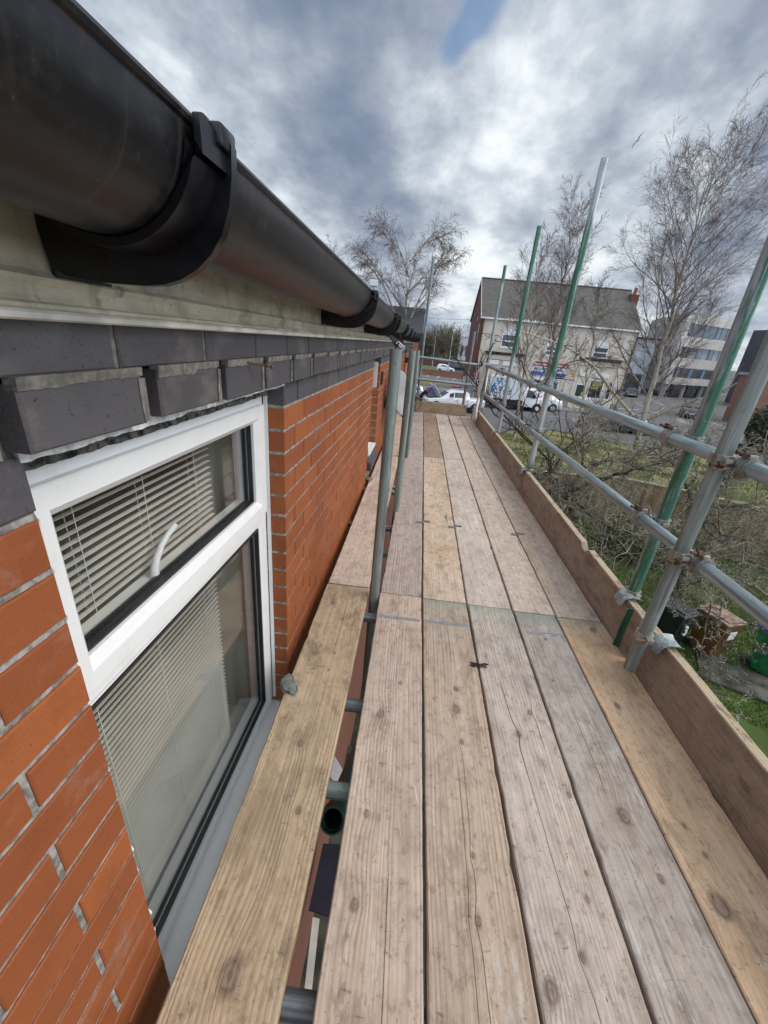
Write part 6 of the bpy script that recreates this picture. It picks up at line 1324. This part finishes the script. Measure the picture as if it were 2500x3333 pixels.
# ================================================================ TREES
class Tree:
    """collects tapered twig paths, built fast with numpy-friendly lists"""
    def __init__(s, seed): s.r = random.Random(seed); s.L = {}
    def add(s, layer, pts, rads, k):
        vs, fs = s.L.setdefault(layer, ([], [])); n = len(pts); base = len(vs)
        for i, p in enumerate(pts):
            a = pts[max(i - 1, 0)]; c = pts[min(i + 1, n - 1)]; dx, dy, dz = c[0] - a[0], c[1] - a[1], c[2] - a[2]; L = math.sqrt(dx * dx + dy * dy + dz * dz) or 1; dx /= L; dy /= L; dz /= L
            if abs(dz) < .9: ux, uy, uz = dy, -dx, 0.0
            else: ux, uy, uz = 0.0, dz, -dy
            q = math.sqrt(ux * ux + uy * uy + uz * uz) or 1; ux /= q; uy /= q; uz /= q
            wx, wy, wz = dy * uz - dz * uy, dz * ux - dx * uz, dx * uy - dy * ux; r = rads[i]
            for j in range(k):
                t = 6.28318 * j / k; c_, s_ = math.cos(t) * r, math.sin(t) * r; vs.append((p[0] + ux * c_ + wx * s_, p[1] + uy * c_ + wy * s_, p[2] + uz * c_ + wz * s_))
        for i in range(n - 1):
            for j in range(k): fs.append((base + i * k + j, base + i * k + (j + 1) % k, base + (i + 1) * k + (j + 1) % k, base + (i + 1) * k + j))
    def rand_perp(s, d):
        v = Vector((s.r.gauss(0, 1), s.r.gauss(0, 1), s.r.gauss(0, 1))); v -= d * v.dot(d); return v.normalized() if v.length > 1e-6 else Vector((1, 0, 0))
    def grow(s, p, d, L, r, lev, P):
        """P: per-level dicts: seg, wob, grav, n, ang, ratio, rr, layer, k, start"""
        c = P[lev]; n = c['seg']; pts = [tuple(p)]; dirs = [d.copy()]; q = p.copy(); st = L / n; d = d.copy()
        for i in range(n):
            d = (d + s.rand_perp(d) * c['wob'] * s.r.random() + Vector((0, 0, c['grav'] * (i + 1) / n))).normalized(); q = q + d * st; pts.append(tuple(q)); dirs.append(d.copy())
        rt = [max(r * (1 - .82 * i / n), c.get('rmin', .002)) for i in range(n + 1)]
        s.add(c['layer'], pts, rt, c['k'])
        if lev + 1 < len(P):
            m = max(1, int(c['n'] * (.7 + .6 * s.r.random()))); st0 = c.get('start', .15)
            for j in range(m):
                t = st0 + (1 - st0) * ((j + s.r.random()) / m); f = t * n; i = min(int(f), n - 1); f -= i; pp = Vector(pts[i]).lerp(Vector(pts[i + 1]), f); dd = dirs[i]
                a = math.radians(c['ang'] * (.75 + .5 * s.r.random())); nd = (dd * math.cos(a) + s.rand_perp(dd) * math.sin(a)).normalized()
                s.grow(pp, nd, L * c['ratio'] * (.6 + .6 * s.r.random()) * (1.0 - c.get('tap', .45) * t), max(rt[i] * c['rr'], .002), lev + 1, P)
        return pts, dirs
    def build(s, name, loc, label, cat, mats, group=None):
        t = empty(name, tuple(loc), label, cat, group)
        for layer, (vs, fs) in s.L.items():
            V = np.array(vs, np.float32) - np.array(loc, np.float32); raw_mesh(layer, V, np.array(fs, np.int32), mats[layer], t, smooth=True)
        return t
def rad(v): return Vector(v).normalized()
TM = {'trunk': M_birch, 'limbs': M_limb, 'crown': M_twig}
def birch(seed, base, top, r0, nb, blen, grp, label, upright=38, droop=.0, lean=None, fork=None, tw=.0045, dens=1.0, start=.2):
    T = Tree(seed); base, top = Vector(base), Vector(top); Ht = (top - base).length; n = 16; pts = []; rd = []
    lean = Vector(lean or (0, 0, 0))
    for i in range(n + 1):
        t = i / n; p = base.lerp(top, t) + lean * math.sin(t * math.pi) + Vector((T.r.uniform(-1, 1), T.r.uniform(-1, 1), 0)) * .012 * Ht * t; pts.append(p); rd.append(r0 * (1 - t) ** .9 + .012)
    T.add('trunk', [tuple(p) for p in pts], rd, 10)
    P = [dict(seg=8, wob=.18, grav=.05, n=11 * dens, ang=34, ratio=.42, rr=.5, layer='limbs', k=4, start=.12, tap=.35, rmin=.006), dict(seg=5, wob=.26, grav=.03 - droop * .8, n=9 * dens, ang=36, ratio=.48, rr=.55, layer='crown', k=3, start=.1, tap=.3, rmin=.0052),
         dict(seg=4, wob=.30, grav=.02 - droop * 1.4, n=4 * dens, ang=34, ratio=.60, rr=.7, layer='crown', k=3, start=.15, tap=.2, rmin=tw), dict(seg=3, wob=.3, grav=-droop * 1.2, n=0, ang=30, ratio=.5, rr=.7, layer='crown', k=3, rmin=tw * .8)]
    for i in range(nb):
        t = start + (1 - start) * ((i + T.r.random()) / nb) ** .9; f = min(t, .985) * n; k = int(f); p = pts[k].lerp(pts[min(k + 1, n)], f - k); az = i * 2.399 + T.r.uniform(-.4, .4); a = math.radians(upright * (.8 + .4 * T.r.random())); d = Vector((math.cos(az) * math.sin(a), math.sin(az) * math.sin(a), math.cos(a)))
        T.grow(p, d, blen * (.35 + .75 * math.sin(math.pi * min(1, (1.02 - t) * .72 + .12)) ) * (.8 + .4 * T.r.random()), rd[k] * .42, 0, P)
    return T, pts
# right hand birch on the corner plot
b3 = ong(2066, 1470); top3 = at(2295, 610, b3.y - .3)
T, tp_ = birch(31, b3, top3, .165, 38, 4.5, None, '', upright=38, start=.20, dens=1.22, tw=.0038)
for pa in ([(2110, 1366), (2190, 1330), (2264, 1300), (2330, 1290), (2400, 1245)], [(2060, 1352), (1990, 1270), (1940, 1200), (1880, 1150), (1834, 1123), (1700, 1079)]):
    yy = b3.y; pp = [at(x, y, yy - i * .9) for i, (x, y) in enumerate(pa)]; T.add('trunk', [tuple(p) for p in pp], [.10 * (1 - .8 * i / len(pp)) for i in range(len(pp))], 7)
    PL = [dict(seg=6, wob=.25, grav=.03, n=6, ang=40, ratio=.5, rr=.6, layer='crown', k=3, start=.1, rmin=.006), dict(seg=4, wob=.3, grav=.0, n=0, ang=40, ratio=.5, rr=.6, layer='crown', k=3, rmin=.006)]
    for i in range(1, len(pp)):
        for q in range(3): d = (pp[i] - pp[i - 1]).normalized(); a = .8; T.grow(pp[i - 1].lerp(pp[i], T.r.random()), (d * math.cos(a) + T.rand_perp(d) * math.sin(a)).normalized(), 1.3, .03, 0, PL)
T.build('birch_tree', b3, 'tall bare birch with flaking pale trunk on the corner plot, rightmost tree', 'tree', TM)
yb2 = MB(); 
# middle birches in front of the cream shop
m1 = ong(1752, 1432); T, _ = birch(12, m1, at(1868, 720, m1.y + .5), .12, 28, 2.9, None, '', upright=24, start=.22, dens=.9, tw=.0045)
T.build('birch_tree', m1, 'slender bare birch in front of the shop sign, tallest of the middle pair', 'tree', TM)
m2 = ong(1672, 1440); T, _ = birch(18, m2, at(1755, 860, m2.y + .5), .09, 22, 2.6, None, '', upright=26, start=.25, dens=.85, tw=.0045)
T.build('birch_tree', m2, 'shorter bare birch left of the middle pair, before the box van', 'tree', TM)
m4 = Vector((11.2, 27.5, GZ)); T, _ = birch(44, m4, at(1955, 960, 28), .07, 16, 2.2, None, '', upright=28, start=.3, dens=.8, tw=.0045)
T.build('birch_tree', m4, 'thin bare birch between the second standard and the rightmost tree', 'tree', TM)
# left weeping birch
l0 = at(1290, 1230, 27); l0.z = GZ; T, tpp = birch(5, (l0.x, 27, GZ), at(1338, 880, 27), .17, 20, 3.1, None, '', upright=44, start=.52, droop=.16, dens=.8, tw=.0042)
PW = [dict(seg=8, wob=.14, grav=-.03, n=12, ang=42, ratio=.5, rr=.5, layer='crown', k=3, start=.1, rmin=.0042, tap=.2), dict(seg=7, wob=.18, grav=-.22, n=5, ang=34, ratio=.6, rr=.6, layer='crown', k=3, rmin=.006), dict(seg=4, wob=.18, grav=-.35, n=0, ang=30, ratio=.5, rr=.6, layer='crown', k=3, rmin=.006)]
for pa in ([(1300, 1060), (1250, 930), (1215, 880)], [(1318, 1080), (1375, 950), (1420, 880)], [(1330, 900), (1300, 810), (1245, 760)], [(1335, 850), (1385, 790), (1450, 765)], [(1322, 960), (1400, 880), (1470, 850)], [(1310, 1000), (1240, 900), (1190, 830)]):
    pp = [at(x, y, 27 + (i - 1) * .8) for i, (x, y) in enumerate(pa)]; T.add('limbs', [tuple(p) for p in pp], [.06, .035, .02], 6)
    d = (pp[2] - pp[1]).normalized(); T.grow(pp[2], d, 1.2, .018, 0, PW); T.grow(pp[1], (pp[1] - pp[0]).normalized(), 1.8, .022, 0, PW)
    for q in range(8): T.grow(pp[1].lerp(pp[2], T.r.random()), (d + T.rand_perp(d) * .7).normalized(), 1.4, .014, 0, PW)
T.build('birch_tree', (l0.x, 27, GZ), 'weeping bare birch behind the end of the black gutter, leftmost tree', 'tree', TM)
l1 = Vector((-6.5, 32, GZ)); T, _ = birch(77, l1, (-6.3, 32, 6.2), .12, 14, 2.6, None, '', upright=40, start=.45, droop=.1, dens=.7, tw=.0042); T.build('birch_tree', l1, 'small bare tree showing its top over the gutter left of the weeping birch', 'tree', TM)
# hedge trees far left, each a thing
M_hedge = plain('olive brown far twigs', (.21, .185, .12), .95, 0, .3, .8)
PF = [dict(seg=5, wob=.25, grav=.04, n=9, ang=34, ratio=.5, rr=.5, layer='crown', k=3, start=.1, rmin=.03), dict(seg=4, wob=.3, grav=.04, n=6, ang=38, ratio=.55, rr=.6, layer='crown', k=3, rmin=.022), dict(seg=3, wob=.3, grav=.02, n=0, ang=38, ratio=.5, rr=.6, layer='crown', k=3, rmin=.018)]
names = ['leftmost bare tree of the far hedge row', 'second bare tree of the far hedge row', 'broad bare tree in the middle of the far hedge row behind the lamp post', 'dense olive bare tree right of the lamp post', 'bare tree beside the distant pale building', 'last bare tree of the far row next to the red gable']
for i, (x, y, h) in enumerate(((-.5, 110, 9.5), (1.6, 114, 9.8), (4.2, 112, 11.0), (6.4, 110, 11.4), (8.6, 113, 10.6), (11.6, 118, 9.8))):
    T = Tree(200 + i); b0 = Vector((x, y, GZ)); T.add('trunk', [tuple(b0), (x + .1, y, GZ + h * .5), (x, y, GZ + h * .9)], [.16, .1, .03], 6)
    for j in range(58): t = T.r.random(); a = math.radians(20 + 30 * T.r.random()); az = T.r.random() * 6.283; T.grow(b0 + Vector((T.r.uniform(-1, 1), 0, h * (.0 + .6 * t))), Vector((math.cos(az) * math.sin(a), math.sin(az) * math.sin(a), math.cos(a))), h * (.5 - .22 * t), .06, 0, PF)
    T.build('bare_tree', b0, names[i], 'tree', {'trunk': M_hedge, 'crown': M_hedge}, 'bare trees beyond the boundary wall')
# ---------------- apple trees in the garden, crooked spurs with pale buds
def spurs(T, pts, n, L, P, r=.008, up=.25):
    for i in range(n):
        k = T.r.randrange(len(pts) - 1); p = Vector(pts[k]).lerp(Vector(pts[k + 1]), T.r.random()); d = (Vector(pts[k + 1]) - Vector(pts[k])).normalized(); nd = (d * T.r.uniform(-.2, .8) + T.rand_perp(d) + Vector((0, 0, up))).normalized(); T.grow(p, nd, L * (.4 + T.r.random()), r, 0, P)
PA = [dict(seg=7, wob=.55, grav=.03, n=6, ang=62, ratio=.42, rr=.6, layer='crown', k=4, start=.1, tap=.2, rmin=.004), dict(seg=5, wob=.6, grav=.02, n=4, ang=60, ratio=.42, rr=.7, layer='crown', k=3, start=.1, tap=.1, rmin=.0032), dict(seg=3, wob=.6, grav=.0, n=0, ang=60, ratio=.4, rr=.8, layer='crown', k=3, rmin=.003)]
def apple(seed, trunk, limbs, label, nsp=16, Ls=.9, cone=None, mats=None, buds=400):
    T = Tree(seed); T.add('trunk', [tuple(p) for p in trunk[0]], trunk[1], 9)
    for pts, r0 in limbs:
        # smooth the polyline a little with jitter
        Q = []
        for i in range(len(pts) - 1):
            for j in range(4): t = j / 4; Q.append(Vector(pts[i]).lerp(Vector(pts[i + 1]), t) + Vector((T.r.uniform(-1, 1), T.r.uniform(-1, 1), T.r.uniform(-1, 1))) * .025)
        Q.append(Vector(pts[-1])); T.add('limbs', [tuple(q) for q in Q], [r0 * (1 - .75 * i / len(Q)) for i in range(len(Q))], 7)
        spurs(T, Q, int(nsp * r0 / .035), Ls, PA, r=min(.013, r0 * .4))
    loc = trunk[0][0]; t = T.build('apple_tree', loc, label, 'tree', mats or {'trunk': M_applelimb, 'limbs': M_applelimb, 'crown': M_apple})
    V = np.array(T.L['crown'][0]); rs = np.random.RandomState(seed); idx = rs.choice(len(V), buds); b = MB(); vs = []; fs = []
    for i in idx:
        c = V[i]; s = rs.uniform(.004, .009); o = len(vs)
        vs += [(c[0] - loc[0] + a * s, c[1] - loc[1] + bb * s, c[2] - loc[2] + e * s) for a, bb, e in ((1, 0, 0), (-1, 0, 0), (0, 1, 0), (0, -1, 0), (0, 0, 1), (0, 0, -1))]; fs += [(o + a, o + bb, o + e) for a, bb, e in ((0, 2, 4), (2, 1, 4), (1, 3, 4), (3, 0, 4), (2, 0, 5), (1, 2, 5), (3, 1, 5), (0, 3, 5))]
    o = raw_mesh('buds', np.array(vs), np.array(fs), M_bud, t); o['kind'] = 'stuff'; return t
def A(px, py, y): return at(px, py, y)
base1 = Vector((4.6, 8.2, GZ)); fork1 = A(1850, 1600, 8.0)
apple(101, ([base1, base1.lerp(fork1, .55) + Vector((.15, 0, .0)), fork1], [.13, .11, .09]),
      [([fork1, A(1800, 1545, 7.6), A(1735, 1535, 7.2), A(1690, 1560, 6.8)], .06), ([fork1, A(1900, 1520, 8.0), A(2000, 1495, 8.2), A(2100, 1478, 8.4), A(2220, 1470, 8.6)], .055), ([fork1, A(1960, 1560, 7.4), A(2060, 1530, 7.0), A(2170, 1500, 6.8), A(2330, 1440, 6.6)], .045),
       ([fork1, A(1850, 1640, 7.0), A(1800, 1700, 6.4), A(1830, 1780, 6.0)], .04), ([A(1900, 1520, 8), A(1890, 1440, 8), A(1930, 1390, 8), A(1965, 1345, 8)], .028), ([A(1960, 1560, 7.4), A(2020, 1470, 7.6), A(2012, 1400, 7.6), A(2010, 1330, 7.6)], .022), ([fork1, A(1920, 1680, 7), A(2010, 1720, 6.6), A(2100, 1760, 6.2)], .04),
       ([A(1800, 1545, 7.6), A(1830, 1470, 7.2), A(1880, 1430, 7), A(1925, 1400, 6.8), A(1950, 1370, 6.8)], .022), ([A(1820, 1660, 8.8), A(1760, 1600, 8.8), A(1720, 1500, 9.0), A(1700, 1430, 9.0)], .025), ([fork1, A(1780, 1640, 7.6), A(1740, 1620, 7.4)], .035)],
      'old apple tree with lichened crooked limbs just beyond the middle of the toe board', nsp=28, Ls=.78, buds=2600)
base2 = Vector((7.4, 9.2, GZ)); fork2 = A(2260, 1640, 8.2)
apple(102, ([base2, base2.lerp(fork2, .5), fork2], [.11, .09, .07]),
      [([fork2, A(2330, 1560, 8), A(2420, 1510, 7.8), A(2560, 1480, 7.6)], .05), ([fork2, A(2230, 1560, 8.0), A(2180, 1500, 8), A(2100, 1450, 8)], .04), ([fork2, A(2350, 1650, 7.6), A(2450, 1640, 7.2), A(2600, 1620, 7)], .045), ([fork2, A(2300, 1720, 7), A(2380, 1790, 6.4), A(2480, 1850, 6)], .035),
       ([fork2, A(2200, 1700, 7.4), A(2120, 1760, 6.8), A(2080, 1830, 6.4)], .035), ([fork2, A(2290, 1560, 8.6), A(2380, 1480, 8.8), A(2480, 1420, 9)], .03), ([fork2, A(2350, 1740, 6.8), A(2450, 1760, 6.2), A(2560, 1800, 5.8)], .03)],
      'bare apple tree with pale buds behind the crossing rails and uprights', nsp=28, Ls=.78, buds=2600)
# hanging lichened branch in front of the bins and thin shoots of the nearest tree
base3 = Vector((6.4, 4.4, GZ)); fork3 = A(2700, 1950, 4.6)
apple(103, ([base3, base3.lerp(fork3, .5), fork3], [.09, .07, .05]),
      [([fork3, A(2560, 1960, 4.6), A(2430, 1900, 4.5), A(2330, 1870, 4.5), A(2270, 1880, 4.5)], .020), ([A(2430, 1900, 4.5), A(2320, 1950, 4.4), A(2290, 2050, 4.35), A(2285, 2140, 4.3), A(2310, 2230, 4.25)], .013), ([A(2350, 1880, 4.5), A(2345, 1990, 4.4), A(2342, 2120, 4.3), A(2350, 2190, 4.3)], .009),
       ([A(2560, 1960, 4.6), A(2440, 2060, 4.3), A(2490, 2130, 4.2)], .012), ([A(2330, 1870, 4.5), A(2210, 1920, 4.5), A(2170, 1990, 4.5)], .010), ([A(2290, 2140, 4.3), A(2350, 2240, 4.2), A(2400, 2300, 4.1), A(2420, 2330, 4.1)], .006)],
      'nearest garden tree whose lichened twigs hang before the wheelie bins', nsp=60, Ls=.26, buds=900)
# dark arching shoots before the far rails
base4 = Vector((3.4, 7.4, GZ)); fork4 = A(1860, 1400, 7.2)
T = Tree(104); g4 = Vector((4.2, 8.6, GZ)); root = A(1790, 1500, 7.6); T.add('trunk', [tuple(g4), tuple(g4.lerp(root, .5)), tuple(root)], [.07, .055, .035], 8)
PD = [dict(seg=6, wob=.35, grav=.05, n=3, ang=42, ratio=.5, rr=.6, layer='crown', k=4, start=.2, rmin=.005), dict(seg=4, wob=.4, grav=.04, n=0, ang=45, ratio=.4, rr=.7, layer='crown', k=3, rmin=.004)]
for pa, y0, r0 in (([(1790, 1500), (1700, 1420), (1640, 1350), (1570, 1280), (1510, 1200), (1480, 1160), (1470, 1130)], 7.4, .022), ([(1790, 1500), (1690, 1400), (1610, 1350), (1560, 1260), (1530, 1210)], 7.0, .018), ([(1640, 1350), (1590, 1290), (1570, 1210), (1565, 1160)], 7.0, .011), ([(1700, 1420), (1700, 1330), (1725, 1260), (1790, 1230), (1850, 1180), (1920, 1165), (1990, 1160)], 8.0, .016),
                   ([(1725, 1260), (1700, 1180), (1650, 1120), (1620, 1090)], 8.0, .010), ([(1790, 1500), (1760, 1400), (1740, 1330), (1760, 1260), (1800, 1210)], 7.8, .015), ([(1880, 1480), (1860, 1400), (1905, 1350), (1990, 1300), (2040, 1240)], 7.8, .016), ([(1790, 1500), (1830, 1440), (1820, 1360), (1820, 1330)], 7.4, .012), ([(1900, 1480), (1895, 1400), (1900, 1360)], 7.4, .010), ([(1660, 1400), (1655, 1320), (1665, 1270)], 7.2, .009)):
    pp = [A(x, y, y0) for x, y in pa]; T.add('limbs', [tuple(p) for p in pp], [r0 * (1 - .7 * i / len(pp)) for i in range(len(pp))], 6)
    for i in range(len(pp) - 1):
        for q in range(3): d = (pp[i + 1] - pp[i]).normalized(); T.grow(pp[i].lerp(pp[i + 1], T.r.random()), (d * .6 + T.rand_perp(d) * .8 + Vector((0, 0, .3))).normalized(), .42, r0 * .45, 0, PD)
T.build('young_tree', tuple(g4), 'young tree with dark shoots arching up in front of the far rails', 'tree', {'trunk': M_dktwig, 'limbs': M_dktwig, 'crown': M_dktwig})
# undergrowth: tangle along the fence and under the trees
def tangle(name, seed, n, region, label, m, h=.8):
    T = Tree(seed); PT = [dict(seg=4, wob=.6, grav=-.05, n=4, ang=55, ratio=.55, rr=.7, layer='tangle', k=3, rmin=.004), dict(seg=3, wob=.6, grav=0, n=0, ang=55, ratio=.5, rr=.8, layer='tangle', k=3, rmin=.0035)]
    for i in range(n):
        x, y = region(T.r); T.grow(Vector((x, y, GZ)), Vector((T.r.uniform(-.8, .8), T.r.uniform(-.8, .8), 1)).normalized(), h * (.4 + T.r.random()), .010, 0, PT)
    vs, fs = T.L['tangle']; return tag(raw_mesh(name, np.array(vs), np.array(fs), m), label, 'undergrowth', kind='stuff')
M_scrub = plain('pale dry scrub', (.26, .235, .15), .95, 0, .4, 2)
tangle('undergrowth', 9, 480, lambda r: (r.uniform(2.2, 8.2), 12.9 - abs(r.gauss(0, 1.1))), 'tangled bare undergrowth along the foot of the fence', M_scrub, 1.1)
tangle('bramble_patch', 10, 170, lambda r: (r.uniform(6.6, 12.5), r.uniform(7.6, 11.2)), 'brown bramble patch behind the wheelie bins', M_scrub, .8)
def leafy(name, seed, c, r, n, label, m, s=.05):
    rs = np.random.RandomState(seed); d = rs.normal(size=(n, 3)); d /= np.linalg.norm(d, axis=1)[:, None]; P = np.array(c) + d * np.array(r) * (rs.rand(n, 1) ** .35); P[:, 2] = np.maximum(P[:, 2], GZ + .02); a = rs.normal(size=(n, 3)) * s; b = rs.normal(size=(n, 3)) * s
    V = np.stack([P, P + a, P + a * .5 + b], 1).reshape(-1, 3); t = empty(name, (c[0], c[1], GZ), label, 'shrub'); o = raw_mesh('foliage', V - np.array([c[0], c[1], GZ]), np.arange(n * 3).reshape(n, 3), m, t)
    b_ = MB(); b_.path([(0, 0, 0), (0, 0, c[2] - GZ)], .05, 6); b_.build('stem', M_applelimb, t); return t
M_ever = plain('dull evergreen leaves', (.085, .10, .045), .7, 0, .4, 3)
M_ivy = plain('pale ivy leaves', (.14, .155, .06), .6, 0, .4, 3)
leafy('evergreen_shrub', 3, (27.5, 31.5, GZ + 1.6), (2.4, 2.2, 2.0), 15000, 'dull olive evergreen shrub at the right edge beyond the rails', M_ever, .13)
leafy('ivy_clump', 4, (7.6, 11.2, GZ + .5), (1.6, 1.0, .7), 9000, 'low ivy clump against the fence behind the apple trees', M_ivy, .05)
leafy('ivy_clump', 5, (5.0, 11.9, GZ + .3), (1.3, .9, .5), 6000, 'small green clump at the fence foot beyond the lawn', M_lawnleaf if 'M_lawnleaf' in globals() else M_grass, .05)
